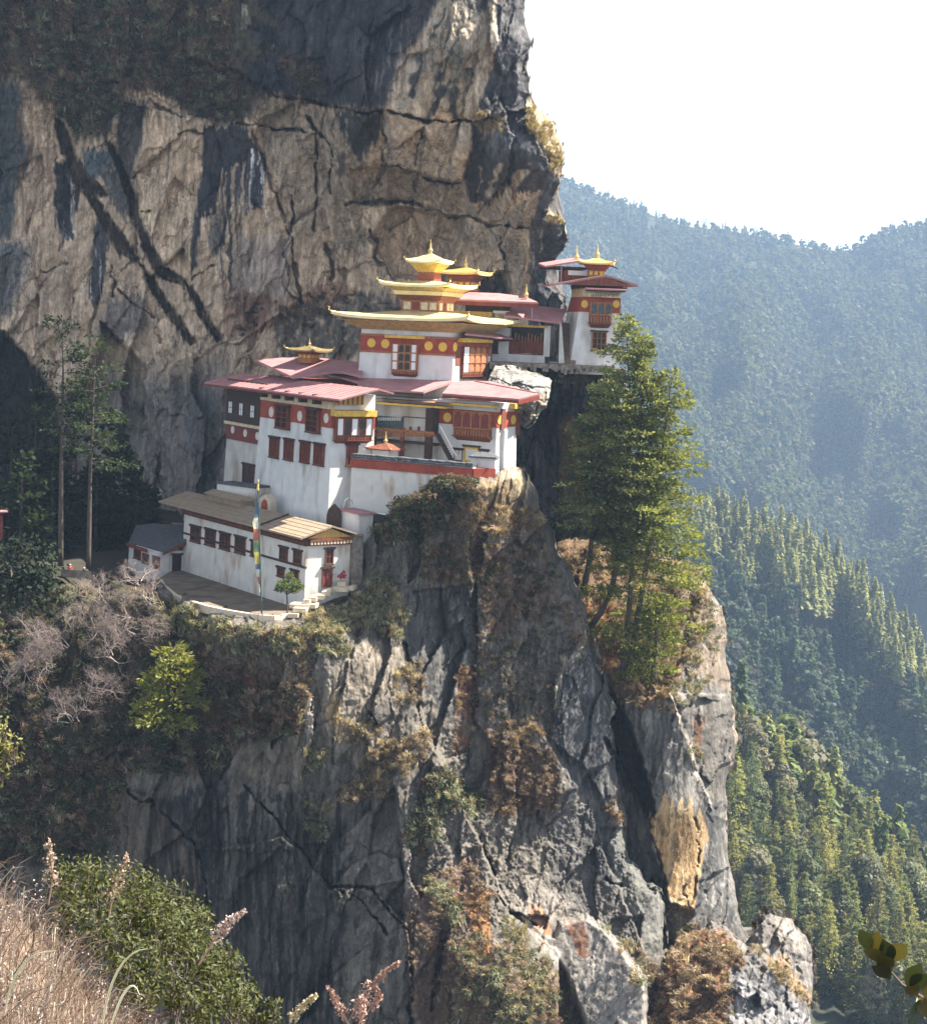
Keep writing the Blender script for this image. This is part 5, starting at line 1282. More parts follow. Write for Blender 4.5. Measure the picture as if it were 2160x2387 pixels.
def pavilion(name, label, cpx, d, yaw, hw, y_base, y_body, y_eave, y_top, y_fin, hr, K, cat='pavilion', roof_mt=None, bracket=1.5):
    a = Vector((-math.cos(yaw), math.sin(yaw), 0)); b = Vector((math.sin(yaw), math.cos(yaw), 0))
    zz = lambda y: P(K(cpx, y), d).z
    c = P(K(cpx, y_base), d); cf = sqf(c.x, c.y, a, b)
    t = thing(name, label, cat, tuple(c))
    MB().hexa(*frus(cf, hw, zz(y_base) - .6, hw, zz(y_body))).build('body', M_carve, t)
    hd = (zz(y_eave) - zz(y_body))
    st = MB()
    for k in range(3):
        st.hexa(*frus(cf, hw + (hr * .8 - hw) * (k + .6) / 3, zz(y_body) + hd * k / 3 + .003, hw + (hr * .8 - hw) * (k + 1) / 3, zz(y_body) + hd * (k + .92) / 3))
    st.build('bracket_tiers', M_wood if bracket else M_yel, t)
    fr_a = Face(Vector((*cf(hw)[3], 0)), (-a.x, -a.y)); 
    for fc, ln in ((Face(Vector((*cf(hw)[3], 0)), (-a.x, -a.y)), 2 * hw), (Face(Vector((*cf(hw)[0], 0)), (b.x, b.y)), 2 * hw)):
        for k in range(3): MB().fbox(fc, ln * (k + .2) / 3, ln * (k + .8) / 3, zz(y_base) + .15, zz(y_body) - .12, -.05, .06).build('panel', M_yel, t)
    hip_roof(cf, hr, zz(y_eave), .12, zz(y_top), .18 * max(1, hr / 2), .25, roof_mt or M_golds, 'roof', t)
    finial(t, (c.x, c.y, zz(y_top) - .05), zz(y_fin) - zz(y_top))
    return t
pavilion('roof_pavilion', 'small shaded pavilion with a gilt roof on the plum roof', 1095, 228.0, .5, 1.1, -15, -60, -95, -140, -215, 2.4, K1, roof_mt=M_gilt_shade)

# ---------------------------------------------------------------- gilded three-tiered tower
YA = math.radians(22)
ta = Vector((-math.cos(YA), math.sin(YA), 0)); tb = Vector((math.sin(YA), math.cos(YA), 0))
o = P(K2(1112, 1040), 217.0)
fF = Face(o, (-ta.x, -ta.y)); fR = Face(o, (tb.x, tb.y))
H0 = -fF.st(K2(332, 1010))[0] / 2
c = o + (ta + tb) * H0; cf = sqf(c.x, c.y, ta, tb)
dc = c.y
zz = lambda y: P(K2(920 - .04 * (y - 500), y), dc).z
zf = lambda y: fF.st(K2(1112, y))[1]
gt = thing('gilded_tower', 'white shrine tower with three tiers of gilded roofs', 'temple', (c.x, c.y, zf(1262)))
MB().hexa(*frus(cf, H0 + .25, zf(1262) - 4, H0, zf(800))).build('wall', M_white, gt)
for fc, L0, L1 in ((fF, -2 * H0, 0), (fR, 0, 2 * H0)):
    MB().fbox(fc, L0 - .1, L1 + .1, zf(1045), zf(915), -.3, .14).build('red_band', M_red, gt)
    MB().fbox(fc, L0 - .14, L1 + .14, zf(913), zf(898), -.3, .2).build('band_trim', M_carve, gt)
    MB().fbox(fc, L0 - .14, L1 + .14, zf(1060), zf(1046), -.3, .2).build('band_trim', M_carve, gt)
    MB().fbox(fc, L0 + 2, L1 - 2, zf(850), zf(790), -.3, .5).build('upper_frieze', M_dwood, gt)
for cx, cy in ((422, 945), (540, 953), (908, 972), (1028, 980)):
    MB().disc(fF, fF.st(K2(cx, cy), .2), .62, .62, .13, .24).build('wall_disc', M_disc, gt)
MB().disc(fR, fR.st(K2(1133, 980), .2), .62, .62, .13, .24).build('wall_disc', M_disc, gt)
bay(gt, fF, K2(600, 950), K2(803, 1225), 4, .6, M_carve, M_pane, True, foot=.12, rows=3, wpat=(1, 0, 0, 1))
MB().pbox(fF, K2(535, 875), K2(862, 915), -.2, .9).build('cornice', M_yel, gt)
bay(gt, fR, K2(1205, 975), K2(1390, 1235), 4, .5, M_wood, M_carve, True, foot=.12, rows=3, wpat=(1, 0, 0, 0))
MB().pbox(fR, K2(1200, 905), K2(1455, 945), -.2, .9).build('cornice', M_yel, gt)
MB().pbox(fR, K2(1143, 975), K2(1178, 1140), -.1, .2).build('shutter', M_wood, gt)
window(gt, fR, K2(1400, 985), K2(1432, 1135), 1, 3, pane=M_wpane, lintel=False)
# tier roofs
R1h = H0 + 3.2
hip_roof(cf, R1h, zz(742), 2.9, zz(682), .36, .5, M_golds, 'roof', gt)
MB().hexa(*frus(cf, H0 + .3, zf(858), R1h - 1.0, zz(770))).build('eave_soffit', M_soff, gt)
MB().hexa(*frus(cf, 2.75, zz(700), 2.75, zz(590))).build('tier', M_carve, gt)
for fc, ln in ((Face(Vector((*cf(2.75)[3], 0)), (-ta.x, -ta.y)), 5.5), (Face(Vector((*cf(2.75)[0], 0)), (tb.x, tb.y)), 5.5)):
    for k in range(4): MB().fbox(fc, .15 + 5.2 * (k + .1) / 4, .15 + 5.2 * (k + .9) / 4, zz(668), zz(605), -.05, .08).build('panel', M_red_d if k == 1 else M_cream, gt)
st = MB()
for k in range(3):
    st.hexa(*frus(cf, 2.9 + .22 * k, zz(590 - 14 * k) + .003, 3.05 + .22 * k, zz(590 - 14 * (k + 1)) - .02))
st.build('bracket_tiers', M_wood, gt)
MB().hexa(*frus(cf, 3.6, zz(546), 3.75, zz(512))).build('cornice', M_golds, gt)
MB().hexa(*frus(cf, 3.7, zz(510), 4.6, zz(478))).build('eave_soffit', M_soff, gt)
hip_roof(cf, 5.25, zz(462), 1.2, zz(420), .3, .38, M_golds, 'roof', gt)
MB().hexa(*frus(cf, 1.25, zz(435), 1.2, zz(345))).build('tier', M_carve, gt)
for fc, ln in ((Face(Vector((*cf(1.25)[3], 0)), (-ta.x, -ta.y)), 2.5), (Face(Vector((*cf(1.25)[0], 0)), (tb.x, tb.y)), 2.5)):
    for k in range(3): MB().prism(arch_pts(fc, 2.5 * (k + .15) / 3, 2.5 * (k + .85) / 3, zz(415), zz(358), -.05), fc.n * .1).build('panel', M_red, gt)
st = MB()
for k in range(4):
    st.hexa(*frus(cf, 1.25 + .24 * k, zz(345 - 18 * k) + .003, 1.45 + .24 * k, zz(345 - 18 * (k + 1)) - .02))
st.build('bracket_tiers', M_yel, gt)
hip_roof(cf, 2.6, zz(262), .2, zz(186), .22, .3, M_golds, 'roof', gt)
finial(gt, (c.x, c.y, zz(192)), zz(66) - zz(192))
pavilion('gilt_pavilion', 'small brown pavilion with a gilt roof behind the golden tower', 1215, 238.0, .38, 1.5, 470, 425, 355, 300, 195, 3.1, K2, roof_mt=M_gold)
# small brown side roof on the right of the tower
sp = Plane(fR.hit(K2(1215, 868), 2.0), fR.hit(K2(1625, 905), 2.0), fR.hit(K2(1400, 850), .2))
aw = thing('side_awning', 'narrow brown awning on the right flank of the golden tower', 'awning', tuple(fR.hit(K2(1400, 880), 1)))
slab(aw, [fR.hit(K2(1215, 868), 2.0), fR.hit(K2(1625, 908), 2.0), fR.hit(K2(1600, 880), .1), fR.hit(K2(1240, 845), .1)], .2, M_roofp, 'roof')
MB().prism([fR.hit(K2(1225, 878), 1.8), fR.hit(K2(1610, 912), 1.8), fR.hit(K2(1600, 925), .3), fR.hit(K2(1240, 890), .3)], (0, 0, -.3)).build('rafters', M_dwood, aw)

# ---------------------------------------------------------------- gallery between the two blocks
o = P(K3(1300, 500), 208.0)
qF = Face(o, (.85, -.53)); qR = Face(o, (.53, .85))
gF = Face(P(K3(720, 600), 213.5), (.88, -.47))
gs0 = gF.st(K3(235, 600))[0]; gs1 = gF.st(K3(815, 600))[0]
gz = lambda y, out=0.0: gF.st(K3(600, y), out)[1]
ga = thing('gallery_house', 'shaded courtyard gallery with a carved balcony between the two temple blocks', 'house', tuple(gF.o))
MB().fbox(gF, gs0 - 1, gs1 + 1, gz(800) - 6, gz(250), -4, 0).build('wall', M_white, ga)
MB().pbox(gF, K3(745, 330), K3(812, 560), -.3, .08).build('opening', M_pane, ga)
MB().pbox(gF, K3(262, 395), K3(500, 530), -.2, .3).build('screen', mat('painted_screen', (.10, .13, .14), .8, .35, 4), ga)
sc_ = MB()
for k in range(11):
    x = 275 + k * 20; sc_.pbox(gF, K3(x, 412), K3(x + 11, 440), .2, .36)
sc_.build('screen_panes', M_wpane, ga)
MB().pbox(gF, K3(500, 402), K3(700, 422), -.1, .25).build('rail_beam', M_dwood, ga)
bf = gF.moved(0, 2.2)
dk = MB().pbox(gF.moved(0, 0), K3(255, 612), K3(775, 640), -.1, 2.3); dk.build('balcony_deck', M_dwood, ga)
bl = MB().pbox(bf, K3(258, 518), K3(772, 536), -.1, .12)
bl.pbox(bf, K3(258, 575), K3(772, 618), -.1, .1)
for k in range(26):
    x = 262 + k * 20; bl.pbox(bf, K3(x, 534), K3(x + 11, 578), -.06, .06)
bl.build('balustrade', M_carve, ga)
for x0, x1, y0, y1, mt in ((702, 744, 332, 790, M_dwood), (484, 506, 500, 770, M_wood), (250, 266, 380, 780, M_dwood), (560, 572, 490, 540, M_wood), (630, 642, 490, 540, M_wood)):
    MB().pbox(bf, K3(x0, y0), K3(x1, y1), -.25, .05).build('post', mt, ga)
bm = MB().pbox(gF.moved(0, 2.6), K3(262, 252), K3(868, 296), -2.5, .1); bm.build('fascia_beam', M_carve, ga)
bm = MB().pbox(gF.moved(0, 2.6), K3(262, 296), K3(868, 322), -2.5, -.2); bm.build('fascia_beam', M_yel, ga)
# stair with a pale handrail
sf = gF.moved(0, 2.4)
sA = sf.hit(K3(800, 545)); sB = sf.hit(K3(935, 795))
stv = MB(); nst = 12
for k in range(nst):
    p = sA.lerp(sB, (k + .5) / nst)
    stv.hexa([p + Vector(v_) for v_ in ((-.28, -.5, -.12), (.28, -.5, -.12), (.28, .5, -.12), (-.28, .5, -.12))], [p + Vector(v_) for v_ in ((-.28, -.5, .12), (.28, -.5, .12), (.28, .5, .12), (-.28, .5, .12))])
stt = thing('timber_stair', 'steep dark timber stair with a pale handrail up to the gallery', 'stair', tuple(sB))
stv.build('treads', M_dwood, stt)
MB().tube([sA + Vector((.3, -.55, 1.0)), sB + Vector((.35, -.55, .9))], .07, 6).build('handrail', M_wpane, stt)
MB().tube([sA + Vector((-.3, -.55, .0)), sB + Vector((-.35, -.55, .0))], .16, 4).build('stringer', M_dwood, stt)
# small shrine canopy in the court
kf = Face(P(K3(320, 700), 207.5), (.88, -.47))
ks = thing('court_shrine', 'small shrine with a brown canopy and gilt spire in the court', 'shrine', tuple(kf.o))
k0, kz1 = kf.st(K3(170, 655)); k1, kz2 = kf.st(K3(445, 690))
kc = kf.pt((k0 + k1) / 2, 0, -1.5)
kcf = sqf(kc.x, kc.y, Vector((-.88, .47, 0)), Vector((.47, .88, 0)))
kh = (k1 - k0) / 2 * .8
hip_roof(kcf, kh, kf.st(K3(300, 680))[1], .25, kf.st(K3(300, 632))[1], .14, .1, M_wood, 'roof', ks)
MB().hexa(*frus(kcf, kh * .62, kf.st(K3(300, 800))[1] - 1, kh * .62, kf.st(K3(300, 684))[1])).build('body', M_white, ks)
finial(ks, (kc.x, kc.y, kf.st(K3(300, 642))[1]), 1.35 * (kf.st(K3(300, 560))[1] - kf.st(K3(300, 640))[1]), M_gold)

# ---------------------------------------------------------------- right shrine block
qL = -qF.st(K3(812, 500))[0]; qB = qR.st(K3(1466, 500))[0]
qz = lambda y: qF.st(K3(1300, y))[1]
rb_ = thing('right_shrine', 'white shrine block with a big carved window and a red hipped roof', 'temple', (o.x, o.y, qz(860)))
def qc(g, z): return [Vector((p.x, p.y, z)) for p in (o + (qF.u - qR.u) * g, o + qF.u * g + qR.u * (qB + g), o - qF.u * qL + qR.u * (qB + g), o - qF.u * qL - qR.u * g)]
MB().hexa(qc(.25, qz(860) - 5), qc(0, qz(290))).build('wall', M_white, rb_)
MB().fbox(qF, -qL + .05, .1, qz(500), qz(366), -.2, .14).build('red_band', M_red, rb_)
MB().fbox(qR, -.06, qB + .05, qz(500), qz(366), -.2, .12).build('red_band', M_red, rb_)
MB().disc(qF, qF.st(K3(884, 412), .2), .62, .62, .13, .24).build('wall_disc', M_disc, rb_)
for x in (1333, 1447): MB().disc(qR, qR.st(K3(x, 432), .2), .6, .6, .1, .2).build('wall_disc', M_disc, rb_)
MB().pbox(qR, K3(1352, 340), K3(1378, 515), -.1, .3).build('pilaster', M_wood, rb_)
MB().fbox(qR, qR.st(K3(1362, 600), .4)[0], qR.st(K3(1385, 600), .4)[0], qz(860) - 4, qz(520), -.2, .55).build('buttress', M_white, rb_)
bay(rb_, qF, K3(940, 350), K3(1238, 612), 4, .75, M_carve, M_red_d, True, foot=.36)
MB().pbox(qF, K3(880, 284), K3(1288, 332), -.2, 1.1).build('cornice', M_yel, rb_)
window(rb_, qF, K3(1030, 655), K3(1155, 800), 1, 1, M_yel, M_pane, sill=False, name='door', fw=.3)
window(rb_, qF, K3(948, 680), K3(1018, 785), 2, 1, M_wood, M_pane)
window(rb_, qF, K3(1165, 690), K3(1235, 760), 2, 1, M_wood, M_pane)
# timber loggia at the far right
MB().pbox(qR, K3(1470, 380), K3(1500, 560), -.6, .1).build('loggia', M_wood, rb_)
MB().pbox(qR, K3(1462, 295), K3(1560, 335), -.6, .9).build('cornice', M_yel, rb_)
f0 = qF.hit(K3(845, 206), 1.8); f1 = qF.hit(K3(1490, 254), 1.8)
zav = (f0.z + f1.z) / 2
pl = Plane(Vector((f0.x, f0.y, f0.z)), Vector((f1.x, f1.y, f1.z)), Vector((f0.x, f0.y, f0.z)) - qF.n * 6 + Vector((0, 0, 1.5)))
rpts = [pl.hit(K3(*p)) for p in ((842, 206), (1490, 254), (1668, 212), (1250, 104), (1120, 100), (925, 108))]
roof = slab(rb_, rpts, .22, M_roofp)
MB().prism([p + Vector((0, 0, -.221)) for p in rpts[0:2]] + [p + Vector((0, 0, -.6)) for p in (rpts[1], rpts[0])], qF.n * -.2).build('eave_board', M_red_d, rb_)
MB().prism([p + Vector((0, 0, -.221)) for p in rpts[1:3]] + [p + Vector((0, 0, -.75)) for p in (rpts[2], rpts[1])], qR.n * -.2).build('eave_board', M_red, rb_)
hipl = MB().tube([pl.hit(K3(1115, 104)) + Vector((0, 0, .05)), pl.hit(K3(1640, 205)) + Vector((0, 0, .05))], .09, 5); hipl.build('roof_ridge', M_roofp, roof)
# middle roof, over the gallery
g0 = gF.hit(K2(490, 1340), 3.2); g1 = gF.hit(K2(862, 1362), 3.2)
pm = Plane(g0, g1, g0 - gF.n * 6 + Vector((0, 0, 1.15)))
mp_ = [pm.hit(K2(*p)) for p in ((485, 1338), (866, 1362), (1108, 1278), (1112, 1240), (320, 1215), (60, 1205))]
roof = slab(ga, mp_, .22, M_roofp)
MB().prism([mp_[0] + Vector((0, 0, -.221)), mp_[1] + Vector((0, 0, -.221)), mp_[1] + Vector((0, 0, -.55)), mp_[0] + Vector((0, 0, -.55))], gF.n * -.2).build('eave_board', M_dwood, ga)
MB().tube([pm.hit(K2(868, 1358)) + Vector((0, 0, .05)), pm.hit(K2(1106, 1276)) + Vector((0, 0, .05))], .1, 5).build('roof_ridge', M_roofp, roof)

# ---------------------------------------------------------------- terrace wall
twd = ((75, 740, 205.5), (130, 742, 205), (300, 752, 204), (500, 768, 202.6), (700, 788, 201), (900, 808, 199.5), (1105, 828, 198.2))
tp = [P(K3(x, y), d) for x, y, d in twd]
tzm = tp[3].z
tw = thing('terrace_wall', 'curved white terrace wall with a red band and slate coping', 'wall', tuple(tp[3]))
def strip(mbx, pts, z0f, z1f, o0, o1):
    for i in range(len(pts) - 1):
        a, b = pts[i], pts[i + 1]; n_ = Vector((-(a.y - b.y), (a.x - b.x), 0)).normalized() * -1
        if n_.y > 0: n_ = -n_
        mbx.hexa([Vector((a.x, a.y, z0f)) + n_ * o1, Vector((b.x, b.y, z0f)) + n_ * o1, Vector((b.x, b.y, z0f)) + n_ * o0, Vector((a.x, a.y, z0f)) + n_ * o0],
                 [Vector((a.x, a.y, z1f)) + n_ * o1, Vector((b.x, b.y, z1f)) + n_ * o1, Vector((b.x, b.y, z1f)) + n_ * o0, Vector((a.x, a.y, z1f)) + n_ * o0])
    return mbx
zt_ = lambda x, y, d: P(K3(x, y), d).z
za = zt_(500, 815, 202.6); zb2 = zt_(500, 872, 202.6)
strip(MB(), tp, zb2 - 5.5, za, -1.0, 0).build('wall', M_white_w, tw)
strip(MB(), tp + [P(K3(1290, 850), 199.5)], zb2, za + .3, -1.0, .18).build('red_band', M_red, tw)
strip(MB(), tp, za + .302, tzm - .3, -.9, .05).build('parapet', M_white, tw)
cp = MB(); rr_ = random.Random(4)
for i in range(len(tp) - 1):
    for k in range(7):
        a = tp[i].lerp(tp[i + 1], k / 7); b = tp[i].lerp(tp[i + 1], (k + .98) / 7)
        for row in range(2):
            z0 = tzm - .298 + row * .26 + rr_.uniform(-.03, .05)
            strip(cp, [a, b], z0, z0 + .24, -1.2 + .1 * row, .45 - .25 * row + rr_.uniform(-.08, .08))
cp.build('slate_coping', M_slate, tw)
# end pier with its own slate roof
pf = Face(P(K3(1290, 800), 199.5), (.97, -.2))
pr = thing('wall_pier', 'white pier with a small slate roof at the end of the terrace wall', 'wall', tuple(pf.o))
MB().fbox(pf, pf.st(K3(1085, 800))[0], 0, pf.st(K3(1290, 858))[1] + .002, pf.st(K3(1290, 760))[1], -2.5, .02).build('wall', M_white, pr)
a0 = pf.st(K3(1085, 740))[0]
MB().hexa([pf.pt(a0 - .2, pf.st(K3(1200, 758))[1], .5), pf.pt(.2, pf.st(K3(1200, 758))[1], .5), pf.pt(.2, pf.st(K3(1200, 758))[1], -2.5), pf.pt(a0 - .2, pf.st(K3(1200, 758))[1], -2.5)],
          [pf.pt(a0 - .2, pf.st(K3(1200, 745))[1], .5), pf.pt(.2, pf.st(K3(1200, 745))[1], .5), pf.pt(-.5, pf.st(K3(1200, 715))[1], -1.2), pf.pt(a0 + .5, pf.st(K3(1200, 715))[1], -1.2)]).build('roof', M_slate, pr)

# ---------------------------------------------------------------- hall behind, with pink roofs
bF = Face(P(K4(545, 1150), 232.0), (.985, -.17))
bz = lambda y, out=0.0: bF.st(K4(400, y), out)[1]
bh = thing('back_hall', 'low hall with two pink roof edges and a red balustrade behind the golden tower', 'hall', tuple(bF.o))
MB().pbox(bF, K4(-420, 1000), K4(150, 1420), -6, 0).build('wall', M_white, bh)
MB().pbox(bF, K4(540, 1000), K4(592, 1330), -6, 0).build('wall', M_white, bh)
MB().pbox(bF, K4(150, 1300), K4(540, 1420), -6, -.01).build('wall', M_white, bh)
MB().pbox(bF, K4(150, 990), K4(540, 1299), -6, -2.5).build('recess', M_pane, bh)
bl = MB()
for k in range(16):
    x = 172 + k * 23; bl.pbox(bF, K4(x, 1175 - (k * 37 % 5) * 8), K4(x + 14, 1296), -.5, -.2)
bl.pbox(bF, K4(160, 1240), K4(536, 1262), -.55, -.1)
bl.build('balustrade', M_wood, bh)
bl = MB()
for k in range(9):
    x = 230 + k * 34; bl.pbox(bF, K4(x, 1075 + (k * 29 % 4) * 14), K4(x + 7, 1190), -.45, -.3)
bl.build('banner_rods', M_carve, bh)
MB().pbox(bF, K4(150, 985), K4(555, 1025), -.5, .7).build('cornice', M_yel, bh)
window(bh, bF, K4(-10, 1120), K4(48, 1290), 2, 2)
MB().pbox(bF.moved(0, .4), K4(-300, 760), K4(165, 870), -6, 0).build('upper_wall', M_dwood, bh)
MB().pbox(bF.moved(0, .8), K4(-5, 838), K4(165, 872), -3, 0).build('parapet', M_white, bh)
MB().pbox(bF.moved(0, .8), K4(-430, 838), K4(-20, 905), -3, 0).build('cornice', M_yel, bh)
MB().pbox(bF.moved(0, .4), K4(-300, 905), K4(60, 1000), -4, 0).build('upper_wall', M_wood, bh)
t0 = bF.hit(K4(-420, 705), 2.5); t1 = bF.hit(K4(478, 748), 2.5)
pb = Plane(t0, t1, t0 - bF.n * 6 + Vector((0, 0, 1.5)))
pts_ = [pb.hit(K4(*p)) for p in ((-420, 715), (478, 750), (335, 690), (60, 655), (-330, 640))]
slab(bh, pts_, .25, M_roofp)
MB().prism([p + Vector((0, 0, -.26)) for p in pts_[:2]] + [p + Vector((0, 0, -.8)) for p in (pts_[1], pts_[0])], bF.n * -.3).build('eave_board', M_red_d, bh)
pts_ = [bF.hit(K4(120, 890), 2.6), bF.hit(K4(712, 965), 2.6), bF.hit(K4(712, 965), 2.6) - bF.n * 6.5 + Vector((0, 0, 2.0)), bF.hit(K4(120, 890), 2.6) - bF.n * 6.5 + Vector((0, 0, 2.0))]
slab(bh, pts_, .25, M_roofp)
MB().tube([bF.hit(K4(415, 750), 2.2), bF.hit(K4(405, 925), 2.2)], .07, 6).build('post', M_metal, bh)
bc = bF.hit(K4(345, 700), 1.0)
finial(bh, (bc.x, bc.y, bF.st(K4(345, 705), 1.0)[1]), bF.st(K4(345, 560), 1.0)[1] - bF.st(K4(345, 705), 1.0)[1])

# ---------------------------------------------------------------- right tower
o = P(K4(905, 850), 231.0)
rF = Face(o, (.99, .12)); rL = Face(o, (.12, -.99))
rz = lambda y: rF.st(K4(910, y))[1]
w1 = rF.st(K4(1340, 850))[0]
rt = thing('cliff_tower', 'white tower with a carved bay window on the edge of the cliff', 'temple', (o.x, o.y, rz(1400)))
dF = (lambda dx: rF.st(K4(905 + dx, 850))[0])
def rc(e, z, back=9.0): return [rF.pt(-e * 1.35, z, e * .5), rF.pt(w1 + e * .2, z, e * .5), rF.pt(w1 + e * .2, z, -back), rF.pt(-e * 1.35, z, -back)]
MB().hexa(rc(.9, rz(1400) - 1.5), rc(0, rz(850))).build('wall', M_white, rt)
MB().hexa([rF.pt(-.06, rz(850), .1), rF.pt(w1 + .06, rz(850), .1), rF.pt(w1 + .06, rz(850), -9), rF.pt(-.06, rz(850), -9)],
          [rF.pt(.45, rz(690), .1), rF.pt(w1 + .06, rz(690), .1), rF.pt(w1 + .06, rz(690), -9), rF.pt(.45, rz(690), -9)]).build('red_band', M_red, rt)
MB().fbox(rF, .5, w1 + .05, rz(689), rz(600), -9, .3).build('frieze', M_cream, rt)
MB().fbox(rF, .4, w1 + .2, rz(598), rz(548), -9, .6).build('frieze', M_dwood, rt)
for x in (968, 1302): MB().disc(rF, rF.st(K4(x, 770), .2), .5, .55, .05, .22).build('wall_disc', M_disc, rt)
bay(rt, rF, K4(1030, 745), K4(1250, 1010), 3, .9, M_carve, M_slate, True, foot=.45)
pq = MB().pbox(rF, K4(1005, 655), K4(1348, 705), -.1, 1.2).build('plaque', M_cream, rt)
gl = MB(); rr_ = random.Random(9); x = 1035
while x < 1320:
    w_ = rr_.uniform(9, 22)
    gl.pbox(rF, K4(x, 668 + rr_.uniform(-3, 4)), K4(x + w_ * .5, 690 + rr_.uniform(-6, 5)), 1.19, 1.24)
    gl.pbox(rF, K4(x - 2, 667), K4(x + w_ * .8, 672), 1.19, 1.235)
    x += w_ + 5
gl.build('inscription', M_dwood, pq)
window(rt, rF, K4(1045, 1060), K4(1190, 1268), 3, 3, M_carve, M_pane, depth=.35, out=.4)
MB().pbox(rF, K4(1078, 1035), K4(1165, 1060), 0, .45).build('lintel_panel', M_white, rt)
# roofs: lower gable facing us
ga_f = rF.moved(0, 1.8)
gl_, gm_, gr_ = ga_f.hit(K4(640, 552)), ga_f.hit(K4(1190, 458)), ga_f.hit(K4(1535, 562))
bkv = rF.n * -11
rfm = MB().prism([gl_, gm_, gm_ + bkv, gl_ + bkv], (0, 0, -.3)); rfm.prism([gm_ + rF.u * .004, gr_, gr_ + bkv, gm_ + bkv + rF.u * .004], (0, 0, -.3))
rfm.build('roof', M_roofp, rt)
MB().prism([ga_f.hit(K4(760, 560)), ga_f.hit(K4(1420, 585)), ga_f.hit(K4(1400, 560)), ga_f.hit(K4(1190, 480))], rF.n * -.5).build('pediment', M_wood, rt)
MB().prism([rF.hit(K4(972, 600), 2.2), rF.hit(K4(1420, 618), 2.2), rF.hit(K4(1420, 595), .2), rF.hit(K4(972, 585), .2)], (0, 0, -.22)).build('awning', M_roofp, rt)
MB().prism([rF.hit(K4(980, 615), 1.9), rF.hit(K4(1400, 632), 1.9), rF.hit(K4(1400, 618), .2), rF.hit(K4(980, 600), .2)], (0, 0, -.2)).build('awning_rafters', M_dwood, rt)
# upper storey behind
uF = rF.moved(0, -4.0)
MB().pbox(uF, K4(760, 405), K4(1000, 560), -5, 0).build('upper_wall', M_wood, rt)
MB().pbox(uF.moved(0, .2), K4(795, 410), K4(998, 470), -1, 0).build('parapet', M_white, rt)
MB().pbox(uF, K4(560, 360), K4(995, 405), -6, .2).build('upper_frieze', M_dwood, rt)
slab(rt, [uF.hit(K4(548, 362), 1.5), uF.hit(K4(960, 300), 1.5), uF.hit(K4(960, 300), 1.5) - rF.n * 6 + Vector((0, 0, .6)), uF.hit(K4(548, 362), 1.5) - rF.n * 6 + Vector((0, 0, .6))], .25, M_roofp)
slab(rt, [uF.hit(K4(1180, 330), 1.0), uF.hit(K4(1318, 385), 1.0), uF.hit(K4(1318, 385), -6), uF.hit(K4(1180, 330), -6)], .2, M_dwood)
MB().tube([uF.hit(K4(722, 345), 1.2), uF.hit(K4(716, 530), 1.2)], .06, 6).build('post', M_metal, rt)
bc = uF.hit(K4(880, 300), -1.0); finial(rt, (bc.x, bc.y, uF.st(K4(880, 305), -1)[1]), uF.st(K4(880, 145), -1)[1] - uF.st(K4(880, 300), -1)[1])
pavilion('tower_pavilion', 'brown roof pavilion with a gilt roof on top of the cliff edge tower', 1092, 235.0, .12, 1.15, 475, 415, 338, 275, 125, 2.5, K4, roof_mt=M_gold)
# stair beside the tower
st0 = P(K4(775, 1390), 230.5); st1 = P(K4(772, 970), 237.0)
sr_ = thing('stone_stair', 'narrow stone stair climbing beside the cliff edge tower', 'stair', tuple(st0))
m = MB(); n_ = 16
for k in range(n_):
    p = st0.lerp(st1, k / n_); p2 = st0.lerp(st1, (k + 1) / n_)
    m.hexa([Vector((p.x - 1.2, p.y, p.z - 1.5)), Vector((p.x + 1.3, p.y, p.z - 1.5)), Vector((p.x + 1.3, p2.y, p.z - 1.5)), Vector((p.x - 1.2, p2.y, p.z - 1.5))],
           [Vector((p.x - 1.2, p.y, p2.z)), Vector((p.x + 1.3, p.y, p2.z)), Vector((p.x + 1.3, p2.y, p2.z)), Vector((p.x - 1.2, p2.y, p2.z))])
m.build('treads', mat('stair_stone', (.20, .13, .10), .9, .3, 2), sr_)
MB().hexa([P(K4(690, 1400), 230), P(K4(752, 1400), 230), P(K4(752, 1400), 231), P(K4(690, 1400), 231)], [P(K4(702, 950), 231.5), P(K4(722, 950), 231.5), P(K4(722, 950), 233), P(K4(702, 950), 233)]).build('side_wall', M_white_d, sr_)
# stone retaining wall under the tower and the hall
rw = MB(); rr_ = random.Random(12)
ra, rbb = P(K4(-40, 1385), 227.0), P(K4(1270, 1424), 230.2)
n_ = 40
for k in range(n_):
    a = ra.lerp(rbb, k / n_); b = ra.lerp(rbb, (k + 1) / n_); h = rr_.uniform(-.7, .3); e = rr_.uniform(0, .3)
    rw.hexa([Vector((a.x, a.y - e, a.z - h - 1.2)), Vector((b.x, b.y - e, b.z - h - 1.2)), Vector((b.x, b.y + 12, b.z - h - 1.2)), Vector((a.x, a.y + 12, a.z - h - 1.2))],
            [Vector((a.x, a.y - e, a.z - .02 * k % .1)), Vector((b.x, b.y - e, b.z)), Vector((b.x, b.y + 12, b.z)), Vector((a.x, a.y + 12, a.z))])
tag(rw.build('retaining_wall', M_stone), 'rough stone retaining wall carrying the cliff edge tower', 'wall')

